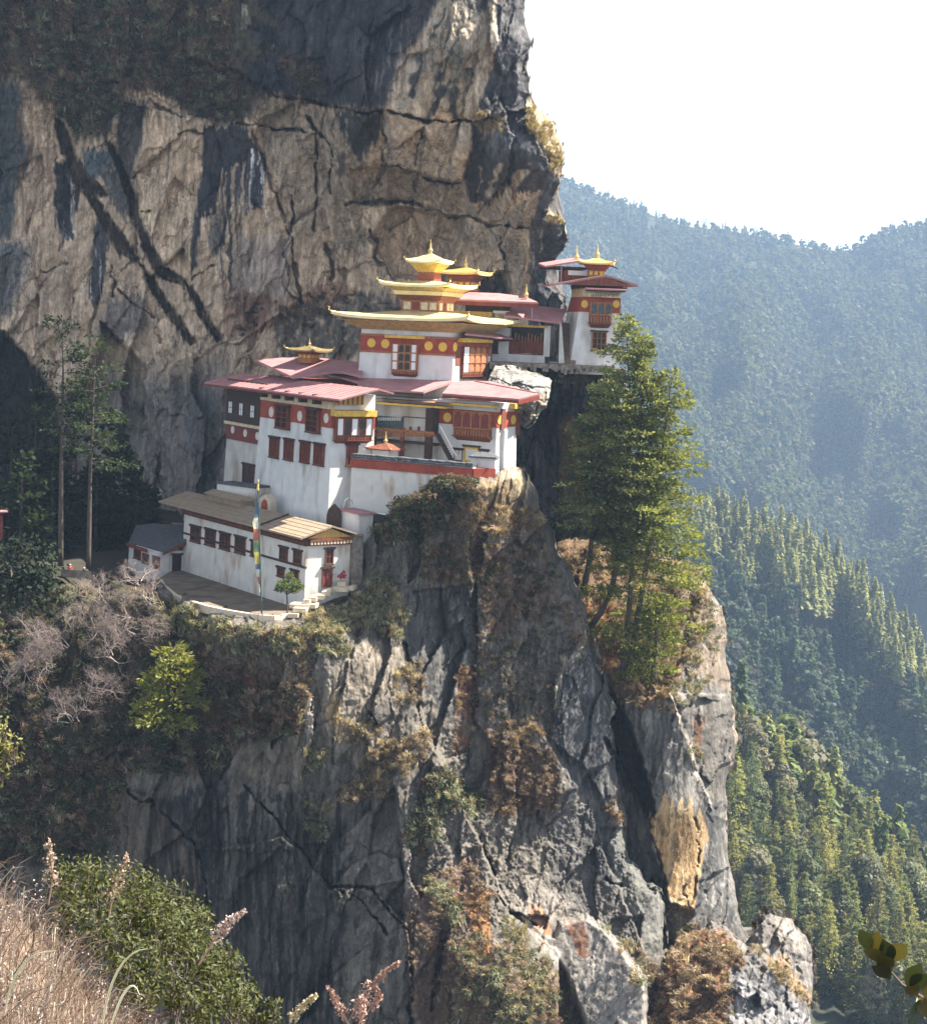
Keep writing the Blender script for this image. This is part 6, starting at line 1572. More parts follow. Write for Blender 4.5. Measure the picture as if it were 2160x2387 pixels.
# ---------------------------------------------------------------- boulder wedged between the roofs
sil = L(K3, (1235, 95), (1255, 30), (1290, -30), (1390, -35), (1520, 0), (1660, 35), (1772, 100), (1752, 210), (1722, 330), (1650, 420), (1560, 512), (1525, 490), (1520, 380), (1600, 260), (1640, 215), (1500, 170), (1330, 110))
sil2 = [sil[i] for i in range(13)] + L(K3, (1450, 420), (1300, 250), (1225, 160))
Bo = Sheet(1120, 1300, 840, 1020, 1.6, sil2, [(1140, 870, 219), (1200, 858, 222), (1284, 888, 218), (1240, 900, 213), (1200, 940, 211), (1275, 950, 213), (1225, 1000, 211), (1180, 900, 213)], (.21, .195, .17), 31, 3, reach=30, bk=.35)
Bo.rocky((60, 26, .9), (26, 12, .35), (10, 8, .15), .6)
Bo.paint(Bo.poly(L(K3, (1240, 90), (1300, -30), (1772, 100), (1650, 210), (1500, 150)), 4), (.24, .232, .215), .8)
Bo.paint(Bo.poly(L(K3, (1540, 500), (1640, 250), (1750, 190), (1700, 350)), 5), (.26, .215, .15), .8)
Bo.crack(L(K3, (1240, 85), (1400, 130), (1540, 175), (1650, 215)), 3, .8)
Bo.crack(L(K3, (1560, 500), (1640, 350), (1720, 200)), 2.5, .6)
bo_o = Bo.finish('boulder', M_rock, None, None) if False else None
_b = Bo.finish('boulder', M_rock)
del _b['kind']
tag(_b, 'huge pale boulder overhanging to the right of the red hipped roof', 'boulder')
# ================================================================== GROUND BEHIND THE CRAG, PLANTS
M_soil = mat('forest_soil', (.035, .032, .022), .95, .4, .3, bump=.5, bscale=1.5)  # soil kept very dark so the grove floor reads as deep shade
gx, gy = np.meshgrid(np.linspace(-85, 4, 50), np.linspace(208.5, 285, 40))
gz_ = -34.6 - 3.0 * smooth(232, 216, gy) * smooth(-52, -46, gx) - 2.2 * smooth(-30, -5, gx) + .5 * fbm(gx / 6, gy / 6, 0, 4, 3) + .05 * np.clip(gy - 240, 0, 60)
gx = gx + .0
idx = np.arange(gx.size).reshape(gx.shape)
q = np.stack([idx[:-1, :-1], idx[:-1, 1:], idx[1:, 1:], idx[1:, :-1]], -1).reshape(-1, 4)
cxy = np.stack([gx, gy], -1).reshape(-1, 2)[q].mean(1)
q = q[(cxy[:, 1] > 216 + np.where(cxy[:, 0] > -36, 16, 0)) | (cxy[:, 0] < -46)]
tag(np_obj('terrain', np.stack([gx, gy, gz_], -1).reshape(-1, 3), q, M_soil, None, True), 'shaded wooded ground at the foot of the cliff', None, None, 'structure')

M_needle = leaf_mat('pine_needles', .40)
M_scrub = leaf_mat('scrub_leaves', .2, .8)
M_twig = mat('bare_twigs', (.30, .235, .21), .9, .25, 2.0)
M_twigd = mat('grey_branches', (.12, .095, .08), .9, .3, 2.0)

def twig_mesh(segs, n=3):
    """many thin tapering segments [(p0, p1, r0, r1)] as one numpy mesh"""
    p0 = np.array([s_[0] for s_ in segs]); p1 = np.array([s_[1] for s_ in segs]); r0 = np.array([s_[2] for s_ in segs]); r1 = np.array([s_[3] for s_ in segs])
    d = unit(p1 - p0); up = np.where(np.abs(d[:, 2:3]) > .9, np.array([[1., 0, 0]]), np.array([[0, 0, 1.]]))
    a = unit(np.cross(d, up)); b = np.cross(d, a)
    V = []
    for pt, r in ((p0, r0), (p1, r1)):
        for k in range(n):
            t = 2 * math.pi * k / n; V.append(pt + (a * math.cos(t) + b * math.sin(t)) * r[:, None])
    V = np.stack(V, 1); m = len(segs)
    F = np.array([[k, (k + 1) % n, n + (k + 1) % n, n + k] for k in range(n)])
    return V.reshape(-1, 3), (F[None] + (np.arange(m) * 2 * n)[:, None, None]).reshape(-1, 4)
def needle_cards(P_, D_, r, w=.16, h=.6, spread=.5):
    n = len(P_)
    out = unit(D_ + r.normal(size=(n, 3)) * spread)
    nr = unit(np.cross(out, unit(r.normal(size=(n, 3)))))
    side = np.cross(out, nr)
    w = w * r.uniform(.7, 1.3, n)[:, None]; h = h * r.uniform(.6, 1.3, n)[:, None]
    v = np.stack([P_ - side * w * .4, P_ + out * h * .55 - side * w, P_ + out * h, P_ + out * h * .5 + side * w], 1)
    return v.reshape(-1, 3), np.arange(4 * n).reshape(n, 4)
def pine(label, path, d, rad, zlow, seed, nbr=70, per=34, col=(.075, .10, .035), group=None, name='pine_tree', droop=.25, top=1.0, shape=.75, cw=.14, ch=.62, ybias=0.0, r0=.42, flat=.2, gap=.0):
    """path: trunk pixels from base to tip; rad: longest bough in metres; zlow: fraction of the height where boughs begin"""
    r = np.random.default_rng(seed)
    pts = [P(p, d) for p in path]
    ln = [0]
    for i in range(1, len(pts)): ln.append(ln[-1] + (pts[i] - pts[i - 1]).length)
    tot = ln[-1]; pa = np.array([tuple(p) for p in pts]); la = np.array(ln) / tot
    def at(t): return np.array([np.interp(t, la, pa[:, k]) for k in range(3)])
    t_ = thing(name, label, 'tree', tuple(pts[0]), group)
    ts = np.linspace(0, 1, 16)
    MB().tube([Vector(at(t)) for t in ts], [max(.03, r0 * (1 - t) ** .8) for t in ts], 8).build('trunk', M_bark, t_, True)
    segs = []; P_ = []; D_ = []; cc = []
    for i in range(nbr):
        t = zlow + (1 - zlow) * ((i + r.uniform(0, 1)) / nbr) ** .92
        f = (t - zlow) / (1 - zlow)
        prof = min(1, f / .16 + .45) * (1 - f) ** shape + .06
        if r.uniform() < gap: continue
        L_ = rad * prof * r.uniform(.55, 1.12)
        a = r.uniform(0, 2 * math.pi); o_ = at(t)
        dr = np.array([math.cos(a), math.sin(a), 0])
        rise = .35 * f - .05 + r.normal() * .08
        k = 7; pr = o_
        for q_ in range(1, k + 1):
            u = q_ / k
            p = o_ + dr * L_ * u + np.array([0, 0, L_ * (rise * u - droop * u * u + .12 * u ** 3)])
            segs.append((pr, p, .055 * (1 - u) + .015, .055 * (1 - u - 1 / k) + .02))
            m = max(2, int(per * L_ / rad / k * (0.25 + 1.2 * u)))
            if u > .28:
                c_ = pr + (p - pr) * r.uniform(0, 1, (m, 1)); sd = np.cross(dr, [0, 0, 1.])
                off = sd * r.normal(size=(m, 1)) * (.16 * L_ * (1 - abs(u - .55)) + .12) + r.normal(size=(m, 3)) * np.array([.12, .12, .14])
                P_.append(c_ + off); D_.append(np.tile(dr * .75 + np.array([0, 0, flat]), (m, 1)) + off * .6)
                cc.append(np.array(col) * r.uniform(.7, 1.25) * r.uniform(.8, 1.25, (m, 1)) * (1 + ybias * np.array([[.6, .35, -.2]]) * u))  # ybias yellows the bough tips, sunlight put into the needle colour
            pr = p
    v, f = twig_mesh(segs, 3)
    np_obj('boughs', v, f, M_bark, None, True, t_)
    P_ = np.concatenate(P_); D_ = np.concatenate(D_); cc = np.concatenate(cc)
    v, f = needle_cards(P_, D_, r, cw, ch)
    np_obj('crown', v, f, M_needle, np.repeat(cc, 4, 0), False, t_)
    return t_
GRP = 'tall pines on the rock buttress'
pine('tall pine with a curved trunk base, leftmost of the big pines on the buttress', L(R3, (372, 1640), (425, 1570), (480, 1460), (510, 1300), (535, 1100), (560, 860), (575, 500), (552, 75)), 210.5, 8.8, .34, 1, 190, 150, (.125, .145, .07), GRP, ybias=.3, shape=.62)
pine('tall pine with a straight dark trunk in the middle of the buttress grove', L(R3, (535, 1880), (560, 1650), (578, 1450), (600, 1000), (630, 600), (652, 205)), 208.5, 6.4, .33, 2, 130, 130, (.115, .14, .055), GRP, ybias=.4, shape=.6)
pine('broad yellow green pine leaning right at the outer edge of the buttress grove', L(R3, (572, 1840), (605, 1620), (640, 1420), (690, 1100), (735, 760), (765, 520), (788, 345)), 209.5, 8.6, .10, 3, 170, 130, (.115, .14, .05), GRP, ybias=.6, shape=.55)
pine('smaller leaning pine in the shade at the left edge of the buttress grove', L(R3, (310, 1490), (350, 1420), (375, 1280), (395, 1050), (425, 760), (450, 430)), 213.0, 6.4, .28, 4, 120, 110, (.09, .115, .055), GRP, shape=.5)
pine('bushy low pine at the feet of the straight pines', L(R3, (690, 1900), (700, 1700), (715, 1500)), 208.0, 5.4, .02, 5, 60, 70, (.085, .11, .03), GRP, ybias=.6, shape=.6)

# left grove: the cliff's shade is put into its dark foliage colours
GL = 'dark conifers in the shade of the cliff'
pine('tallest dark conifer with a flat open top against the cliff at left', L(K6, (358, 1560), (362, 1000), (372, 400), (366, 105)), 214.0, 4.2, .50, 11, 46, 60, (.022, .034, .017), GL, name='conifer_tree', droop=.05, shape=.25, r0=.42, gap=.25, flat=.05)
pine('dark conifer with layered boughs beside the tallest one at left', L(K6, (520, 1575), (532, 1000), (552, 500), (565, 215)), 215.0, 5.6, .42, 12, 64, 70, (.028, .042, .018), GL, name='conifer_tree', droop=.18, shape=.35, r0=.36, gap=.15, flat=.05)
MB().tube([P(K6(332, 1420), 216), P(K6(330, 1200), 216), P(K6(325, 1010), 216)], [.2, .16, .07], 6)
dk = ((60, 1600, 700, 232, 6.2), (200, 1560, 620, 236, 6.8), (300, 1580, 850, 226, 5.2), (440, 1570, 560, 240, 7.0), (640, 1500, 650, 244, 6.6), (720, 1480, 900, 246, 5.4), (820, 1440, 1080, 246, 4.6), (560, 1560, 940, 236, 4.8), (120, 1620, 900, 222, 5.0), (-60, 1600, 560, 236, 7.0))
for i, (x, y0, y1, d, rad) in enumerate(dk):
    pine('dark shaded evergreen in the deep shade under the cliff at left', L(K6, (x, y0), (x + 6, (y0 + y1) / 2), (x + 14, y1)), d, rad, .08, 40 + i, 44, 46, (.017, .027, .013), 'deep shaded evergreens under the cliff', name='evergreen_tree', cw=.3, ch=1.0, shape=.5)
# big bush at the lower left of the grove, leaf colour darkened for the shade
def bush(name, label, cl, col, seed, per=300, cw=.5, parent_mat=None, group=None, cat='bush', stem=None, trans=None):
    """cl: [(centre Vector, radius)]"""
    r = np.random.default_rng(seed); cs = []; ns = []; cc = []
    for c_, rr in cl:
        u = unit(r.normal(size=(per, 3))); p = u * rr * (r.uniform(.55, 1.08, (per, 1))) * np.array([1, 1, .8]) + np.array(tuple(c_))
        cs.append(p); ns.append(unit(u * .7 + np.array([0, 0, .5]) + r.normal(size=(per, 3)) * .55)); cc.append(np.array(col) * r.uniform(.85, 1.15) * r.uniform(.65, 1.4, (per, 1)))
    cs = np.concatenate(cs); ns = np.concatenate(ns); cc = np.concatenate(cc); s_ = cw * r.uniform(.6, 1.3, len(cs))
    v, f = cards(cs, ns, unit(r.normal(size=cs.shape)), s_ * .75, s_ * 1.3, r)
    base = cl[0][0]
    t_ = thing(name, label, cat, tuple(base), group)
    np_obj('foliage', v, f, parent_mat or M_scrub, np.repeat(cc, 4, 0), False, t_)
    segs = []
    st_ = np.array(tuple(stem if stem is not None else (base[0], base[1], min(c_[2] - rr for c_, rr in cl))))
    for c_, rr in cl:
        e = np.array(tuple(c_)); m = (st_ + e) / 2 + r.normal(size=3) * rr * .2; w = max(.012, rr * .05)
        segs += [(st_, m, w, w * .7), (m, e, w * .7, w * .4)]
        for k in range(6):
            q_ = e + unit(r.normal(size=3)) * rr * .85; segs.append((e, q_, w * .4, w * .12))
    v, f = twig_mesh(segs, 4); np_obj('branches', v, f, M_twigd, None, False, t_)
    return t_
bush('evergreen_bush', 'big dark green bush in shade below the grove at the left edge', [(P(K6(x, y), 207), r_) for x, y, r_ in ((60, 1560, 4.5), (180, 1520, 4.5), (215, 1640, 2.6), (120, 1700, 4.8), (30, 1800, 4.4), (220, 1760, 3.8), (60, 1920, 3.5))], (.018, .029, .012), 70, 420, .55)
bush('evergreen_bush', 'small dark round bush beside the slate annex', [(P(K6(x, y), 243), r_) for x, y, r_ in ((800, 1200, 3.2), (720, 1270, 3.2), (790, 1290, 3.0), (640, 1330, 3.2))], (.024, .04, .015), 71, 320, .5)

# bare shrubs on the left rim
def bare_shrub(base, up, spread, seed, gens=4, r0=.11):
    r = np.random.default_rng(seed); segs = []
    def grow(p, d, L_, rad, g):
        k = 3
        for i in range(k):
            d = unit(d + r.normal(size=3) * .18); q_ = p + d * L_ / k
            segs.append((p, q_, rad, rad * .85)); p = q_; rad *= .85
        if g > 0:
            for c_ in range(int(r.integers(3, 5))):
                grow(p, unit(d + r.normal(size=3) * .75 + np.array([0, 0, .12])), L_ * r.uniform(.55, .8), rad * .74, g - 1)
    for s_ in range(6):
        d = unit(np.array(tuple(up)) + r.normal(size=3) * spread)
        grow(np.array(tuple(base)) + r.normal(size=3) * .25, d, r.uniform(1.2, 1.9), r0, gens)
    return twig_mesh(segs, 3)
bs = (('R', 600, 20, 203, 'bare shrub on the rock step left of the courtyard end'), ('R', 440, 110, 203, 'bare shrub on the rock step under the dark grove'), ('R', 560, 170, 203, 'large tangle of bare pinkish branches left of the courtyard'), ('R', 420, 230, 202, 'bare pale shrub below the dark grove, left of the largest tangle'), ('R', 280, 300, 201, 'wide bare shrub with thin pale twigs on the left rim'), ('R', 640, 250, 201, 'bare shrub directly under the curved kerb wall'),
      ('R', 120, 390, 200, 'low bare shrub near the left edge'), ('R', 480, 330, 200, 'dense bare shrub below the large tangle'), ('R', 400, 480, 198, 'white stemmed bare shrub above the dark gully'), ('R', 320, 620, 196, 'pinkish bare shrub on the slope of the gully'), ('R', 170, 290, 201, 'broad bare shrub under the dark bush at left'), ('R', 330, 210, 202, 'dense bare shrub between the dark bush and the largest tangle'), ('R', 520, 250, 200.5, 'bare shrub hanging under the largest tangle'), ('R', 660, 110, 202.5, 'bare shrub against the left end of the kerb wall'), ('R', 30, 450, 200, 'bare shrub cut by the left edge of the photo'), ('R', 230, 380, 199, 'thin bare shrub between the rim and the gully'))
for i, (_, x, y, d, lab) in enumerate(bs):
    base = P(R6(x, y + 90), d - 5.5)
    v, f = bare_shrub(base, (r3.normal() * .4 - .1, -.35, .75), .55, 300 + i, 5 if i < 11 else 4, .085)
    o_ = np_obj('bare_shrub', v - np.array(tuple(base)), f, M_twig); o_.location = base
    tag(o_, lab, 'shrub', 'bare shrubs on the left rim')

# ---------------------------------------------------------------- scrub on the rock
def grass_tuft(seed, n=26, h=1.0, col=(.33, .23, .12), fall=.5):
    r = np.random.default_rng(seed); V = []; cc = []
    for i in range(n):
        a = r.uniform(0, 6.28); L_ = h * r.uniform(.5, 1.15); o_ = np.array([r.normal() * .12, r.normal() * .12, 0]); d = np.array([math.cos(a), math.sin(a), 0]); lean = r.uniform(.1, .75)
        m = o_ + d * L_ * lean * .4 + np.array([0, 0, L_ * .55]); e = o_ + d * L_ * lean + np.array([0, 0, L_ * (.9 - fall * lean)])
        s_ = np.cross(d, [0, 0, 1.]) * .045
        V += [o_ - s_, m - s_ * .8, e, m + s_ * .8 + 0]
        cc += [np.array(col) * r.uniform(.65, 1.35)] * 4
    return np.array(V), np.arange(4 * n).reshape(n, 4), np.array(cc)
def leaf_tuft(seed, n=46, R=.8, col=(.09, .10, .05), cw=.26):
    r = np.random.default_rng(seed)
    u = unit(r.normal(size=(n, 3))); u[:, 2] = np.abs(u[:, 2]) * .9 - .15
    p = u * R * r.uniform(.45, 1.05, (n, 1)); nn = unit(u + r.normal(size=(n, 3)) * .5)
    s_ = cw * r.uniform(.6, 1.3, n)
    v, f = cards(p, nn, unit(u + r.normal(size=(n, 3)) * .5), s_ * .45, s_ * 2.0, r)
    return v, f, np.repeat(np.array(col) * r.uniform(.6, 1.4, (n, 1)), 4, 0)
P_STRAW = [grass_tuft(600 + i, 26, 1.1, c) for i, c in enumerate(((.33, .265, .17), (.28, .22, .145), (.37, .305, .20)))]
P_RUST = [grass_tuft(610, 26, 1.0, (.21, .145, .095)), leaf_tuft(611, 60, .75, (.17, .105, .075), .16), leaf_tuft(612, 60, .75, (.20, .15, .11), .16), grass_tuft(613, 30, 1.0, (.28, .205, .135)), grass_tuft(614, 30, 1.1, (.25, .19, .135))]
P_GREY = [leaf_tuft(620, 56, .8, (.19, .19, .12)), leaf_tuft(621, 56, .85, (.14, .145, .085)), grass_tuft(622, 30, 1.0, (.25, .23, .14))]
P_DARK = [leaf_tuft(630, 56, .85, (.045, .055, .028)), leaf_tuft(631, 56, .85, (.065, .065, .036)), leaf_tuft(632, 50, .8, (.10, .065, .04))]
def bundle(protos, k, sd):
    r = np.random.default_rng(sd); out = []
    for i in range(k):
        v, f, c_ = protos[r.integers(len(protos))]
        s_ = r.uniform(.6, 1.15); a = r.uniform(0, 6.28)
        w = v @ np.array([[math.cos(a), math.sin(a), 0], [-math.sin(a), math.cos(a), 0], [0, 0, 1]]) * s_ + np.array([r.normal() * .75, r.normal() * .5, r.normal() * .35])
        out.append((w, f, c_ * r.uniform(.85, 1.2)))
    return join(*out)
acc = []
rs_ = np.random.default_rng(77)
def scrub(sheet, polys, n, protos, smin, smax, soft=14, lean=(-.0, -.35)):
    m = sheet.grid_mask(polys, soft)
    # patchy: denser where a noise field is high
    m = m * np.clip(smooth(.38, .62, fbm(sheet.PX / 26, sheet.PY / 22, 0, 4, sheet.seed + 88) * .5 + .5), .04, 1)
    p, px, py = sheet.sample(m, n, rs_)
    p = p + rs_.normal(size=p.shape) * .12 + np.array([0, -.15, 0])
    tl = np.stack([rs_.normal(size=n) * .25 + lean[0], rs_.normal(size=n) * .2 + lean[1], np.zeros(n)], 1)
    acc.append(scatter(protos, p, rs_.uniform(smin, smax, n), rs_.uniform(0, 6.28, n), rs_, rs_.uniform(.75, 1.2, n), tl))
top_u = [L(R1, (-300, -200), (1380, -200), (1350, 350), (1500, 540), (1420, 730), (1150, 700), (1000, 560), (760, 520), (640, 800), (450, 810), (330, 640), (150, 470), (-300, 480))]
scrub(U, top_u, 1900, P_RUST + P_RUST[3:] + P_DARK + P_GREY[:2], .9, 2.0)
scrub(U, [L(R2, (0, 300), (250, 380), (330, 560), (100, 560))], 70, P_RUST + P_DARK, .7, 1.3)
scrub(U, [L(R2, (1150, 690), (1290, 685), (1350, 765), (1200, 775)), L(R2, (1470, 630), (1660, 680), (1690, 850), (1680, 990), (1640, 1030), (1560, 850), (1500, 760))], 320, P_STRAW, .6, 1.1)
scrub(U, [L(R2, (1600, 1240), (1715, 1270), (1712, 1320), (1610, 1310))], 40, P_STRAW, .5, .8)
scrub(U, [L(R2, (-250, 1750), (130, 1780), (330, 1690), (560, 1740), (560, 1860), (-250, 1990))], 160, P_RUST + P_DARK, .5, 1.0)
scrub(A, [L(R6, (-100, 330), (640, 280), (900, 430), (1310, 600), (1290, 750), (1000, 840), (930, 950), (600, 930), (520, 1000), (480, 1230), (380, 1330), (-100, 1330))], 1200, P_DARK + P_DARK + P_RUST + P_GREY[1:2], .8, 1.7)
scrub(A, [L(R6, (200, -20), (560, -60), (690, 120), (650, 300), (200, 320)), L(R6, (-100, 140), (300, 150), (300, 330), (-100, 400))], 420, P_GREY + P_DARK + P_RUST[3:], .7, 1.3)
scrub(A, [L(R6, (880, 330), (1340, 330), (1340, 700), (1250, 720), (900, 560))], 420, P_RUST + P_RUST + P_STRAW, .7, 1.4)
scrub(A, [L(R6, (640, 180), (760, 200), (900, 280), (1100, 330), (1300, 300), (1500, 200), (1500, 420), (1280, 420), (1000, 420), (800, 360), (660, 280))], 420, P_GREY + P_GREY + P_STRAW, .7, 1.3)
scrub(A, [L(R7, (180, 350), (400, 270), (560, 200), (620, 340), (580, 420), (430, 380), (330, 440), (200, 420))], 330, P_GREY + P_STRAW, .7, 1.5)
scrub(A, [L(K3, (260, 1330), (430, 1080), (700, 960), (1090, 930), (1150, 1060), (900, 1180), (850, 1380), (260, 1500))], 480, P_DARK + P_DARK + P_RUST + P_GREY[1:2], .7, 1.5)
scrub(A, [L(K3, (850, 1200), (1000, 1150), (1450, 1200), (1700, 1240), (1720, 1420), (1300, 1450), (850, 1440))], 520, P_STRAW + P_RUST + P_RUST, .7, 1.4)
scrub(A, [L(R7, (640, 20), (1180, 30), (1241, 200), (1150, 330), (960, 250), (900, 190), (660, 160))], 330, P_RUST + P_STRAW[:1] + P_DARK, .6, 1.2)
scrub(A, [L(R7, (880, 180), (1241, 260), (1241, 760), (960, 800), (900, 560))], 330, P_RUST + P_DARK, .35, .75)
scrub(A, [L(R7, (820, 540), (900, 540), (905, 860), (815, 880)), L(R7, (940, 800), (1241, 900), (1241, 1160), (950, 1150))], 260, P_RUST, .5, 1.0)
scrub(A, [L(R7, (540, 590), (680, 520), (690, 600), (640, 700), (560, 690)), L(R7, (330, 760), (500, 800), (500, 860), (340, 850)), L(R7, (480, 880), (700, 800), (730, 900), (600, 1000), (560, 1100), (330, 1100), (330, 1050))], 420, P_STRAW + P_STRAW + P_RUST, .6, 1.25)
scrub(A, [L(R7, (690, 980), (800, 980), (910, 1080), (900, 1160), (760, 1120), (740, 1250), (680, 1330), (600, 1230), (680, 1080))], 300, P_GREY + P_GREY + P_DARK, .7, 1.4)
scrub(A, [L(R7, (180, 880), (280, 880), (290, 940), (180, 1000)), L(R7, (190, 1090), (300, 1110), (290, 1250), (200, 1240)), L(R7, (680, 1380), (760, 1400), (850, 1600), (780, 1620)), L(R7, (900, 1760), (1000, 1800), (1000, 1900), (930, 1860)), L(R7, (1020, 1560), (1110, 1600), (1110, 1760), (1040, 1750)), L(R7, (1000, 1900), (1170, 1860), (1170, 2010), (1000, 2010))], 360, P_GREY + P_STRAW, .6, 1.2)
scrub(A, [L(R7, (640, 1450), (900, 1320), (980, 1480), (900, 1700), (700, 2016), (640, 2016))], 280, P_RUST, .5, 1.0)
scrub(A, [L(R8, (150, 590), (290, 580), (350, 640), (300, 660), (160, 700))], 90, P_RUST + P_STRAW, .6, 1.1)
scrub(A, [L(R8, (400, 0), (480, 0), (600, 170), (580, 230), (480, 200))], 80, P_RUST, .5, 1.0)
scrub(A, [L(R8, (640, 1570), (760, 1620), (880, 1750), (840, 1950), (760, 1780)), L(R8, (-100, 1500), (120, 1650), (330, 1640), (420, 1900), (560, 2050), (-100, 2050))], 460, P_STRAW + P_GREY + P_RUST, .6, 1.2)
scrub(A, [L(R8, (620, 1000), (800, 900), (880, 1010), (740, 1090))], 60, P_RUST, .5, .9)
scrub(B, [L(R3, (170, 1230), (520, 1230), (880, 1330), (980, 1500), (900, 1720), (760, 2060), (420, 2060), (300, 1500))], 900, P_RUST + P_STRAW + P_DARK[2:], .6, 1.3)
scrub(B, [L(R3, (840, 1450), (960, 1420), (1060, 1700), (960, 1950), (800, 2060), (760, 1900))], 200, P_STRAW + P_GREY, .5, 1.0)
scrub(B, [L(R8, (900, 1440), (1060, 1480), (1060, 1620), (940, 1640)), L(R8, (1030, 690), (1100, 700), (1080, 780), (1030, 760))], 120, P_GREY + P_RUST, .5, .9)
scrub(Cc, [L(R8, (850, 1720), (1100, 1560), (1270, 1640), (1300, 1730), (1220, 1760), (1200, 2060), (830, 2060))], 620, P_RUST + P_RUST + P_STRAW, .7, 1.4)
scrub(Cc, [L(R8, (1300, 1640), (1400, 1680), (1640, 1900), (1640, 2000), (1450, 1800))], 90, P_STRAW, .5, .9)
scrub(G, [[(1180, 848), (1460, 860), (1460, 900), (1300, 890), (1180, 880)]], 130, P_RUST + P_DARK, .5, 1.1)
v, f, c_ = join(*acc)
tag(np_obj('scrub', v, f, M_scrub, c_), 'dry grass and low scrub clinging to the rock faces', None, None, 'stuff')

# larger shrubs one can point at
M_sh = {'straw': P_STRAW + P_GREY[2:], 'rust': P_RUST, 'grey': P_GREY, 'dark': P_DARK}
shl = {'straw': 'pale straw coloured shrub', 'rust': 'reddish brown dry shrub', 'grey': 'grey green shrub', 'dark': 'dark green shrub'}
protos_sh = {}
for kname in M_sh:
    protos_sh[kname] = [np_mesh('shrub', *bundle(M_sh[kname], 9, 900 + i + len(kname))[:2], M_scrub, bundle(M_sh[kname], 9, 900 + i + len(kname))[2]) for i in range(3)]
SH = [(A, R7, 520, 190, 'grey', 1.2, 'right beside the top of the stone steps'), (A, R7, 440, 345, 'straw', 1.3, 'hanging over the brink below the stone steps'), (A, R7, 560, 330, 'straw', 1.2, 'at the right end of the brink below the steps'), (A, R7, 290, 400, 'straw', 1.0, 'on the brink straight under the gable of the long house'),
      (A, R7, 610, 560, 'straw', 1.1, 'alone in the middle of the crag, upper one of a pair'), (A, R7, 630, 660, 'rust', 1.0, 'alone in the middle of the crag, lower one of a pair'), (A, R7, 420, 800, 'straw', 1.1, 'on the small ledge left of the split rib'), (A, R7, 650, 860, 'rust', 1.2, 'at the top of the split rib of the crag'),
      (A, R7, 560, 930, 'straw', 1.2, 'high on the sloping ledge left of the split rib'), (A, R7, 470, 1010, 'straw', 1.2, 'midway on the sloping ledge left of the split rib'), (A, R7, 360, 1070, 'rust', 1.1, 'at the low end of the ledge left of the split rib'), (A, R7, 790, 1040, 'grey', 1.4, 'big and spiky on the split rib of the crag'), (A, R7, 840, 1100, 'grey', 1.2, 'under the big spiky one on the split rib'),
      (A, R7, 690, 1210, 'dark', 1.2, 'in the shade under the split rib'), (A, R7, 250, 900, 'straw', .9, 'at the foot of the pale flake'), (A, R7, 250, 1210, 'straw', 1.0, 'in the small round hollow of the lower crag'), (A, R7, 730, 1440, 'grey', 1.1, 'upper one in the chute of the lower crag'), (A, R7, 800, 1560, 'grey', 1.1, 'lower one in the chute of the lower crag'),
      (A, R7, 960, 1830, 'grey', 1.1, 'near the bottom edge left of the pale slab'), (A, R7, 1070, 1640, 'straw', 1.1, 'hanging at the upper left of the pale slab'), (A, R7, 1090, 1930, 'straw', 1.2, 'at the bottom edge left of the pale slab'), (A, R8, 730, 1660, 'straw', 1.2, 'at the upper right border of the pale slab'), (A, R8, 800, 1790, 'straw', 1.2, 'at the lower right border of the pale slab'),
      (Cc, R8, 1000, 1740, 'rust', 1.4, 'topmost in the gully right of the pale slab'), (Cc, R8, 1110, 1690, 'rust', 1.3, 'close under the end of the pine buttress'), (Cc, R8, 1120, 1850, 'rust', 1.4, 'in the middle of the gully right of the pale slab'), (Cc, R8, 1010, 1900, 'rust', 1.3, 'low in the gully right of the pale slab'), (Cc, R8, 1180, 1950, 'straw', 1.1, 'at the bottom of the gully beside the broken rocks'),
      (A, K3, 1000, 1270, 'straw', 1.2, 'on the crag top under the red banded wall'), (A, K3, 1640, 1290, 'straw', 1.2, 'on the sunny right shoulder of the crag'), (A, K3, 1220, 1310, 'rust', 1.2, 'between the straw ones on the crag top'), (A, K3, 760, 1080, 'dark', 1.3, 'close under the middle of the terrace wall'), (A, K3, 960, 1010, 'dark', 1.3, 'under the right half of the terrace wall'), (A, K3, 330, 1110, 'dark', 1.3, 'under the left end of the terrace wall'), (A, K3, 560, 1250, 'dark', 1.2, 'right of the small white shed'), (A, K3, 420, 1330, 'grey', 1.1, 'below the small white shed'),
      (A, R6, 820, 230, 'grey', 1.1, 'just under the left part of the kerb wall'), (A, R6, 960, 280, 'grey', 1.1, 'just under the middle of the kerb wall'), (A, R6, 1090, 300, 'grey', 1.1, 'just under the right part of the kerb wall'), (A, R6, 980, 480, 'rust', 1.2, 'right of the bright green young conifer'), (A, R6, 1150, 620, 'rust', 1.3, 'on the brown slope above the pale flake'), (A, R6, 1020, 640, 'dark', 1.2, 'lower right of the bright green young conifer'), (A, R6, 560, 780, 'dark', 1.3, 'above the dark slab of the lower left crag'), (A, R6, 350, 800, 'grey', 1.1, 'in the gully at left'), (A, R6, 260, 1100, 'rust', 1.2, 'deep in the gully at left'),
      (B, R3, 470, 1700, 'rust', 1.1, 'at the feet of the tall pines'), (B, R3, 900, 1560, 'straw', 1.0, 'on the slope right of the pines'), (B, R3, 740, 1980, 'rust', 1.0, 'on the lip of the buttress below the pines')]
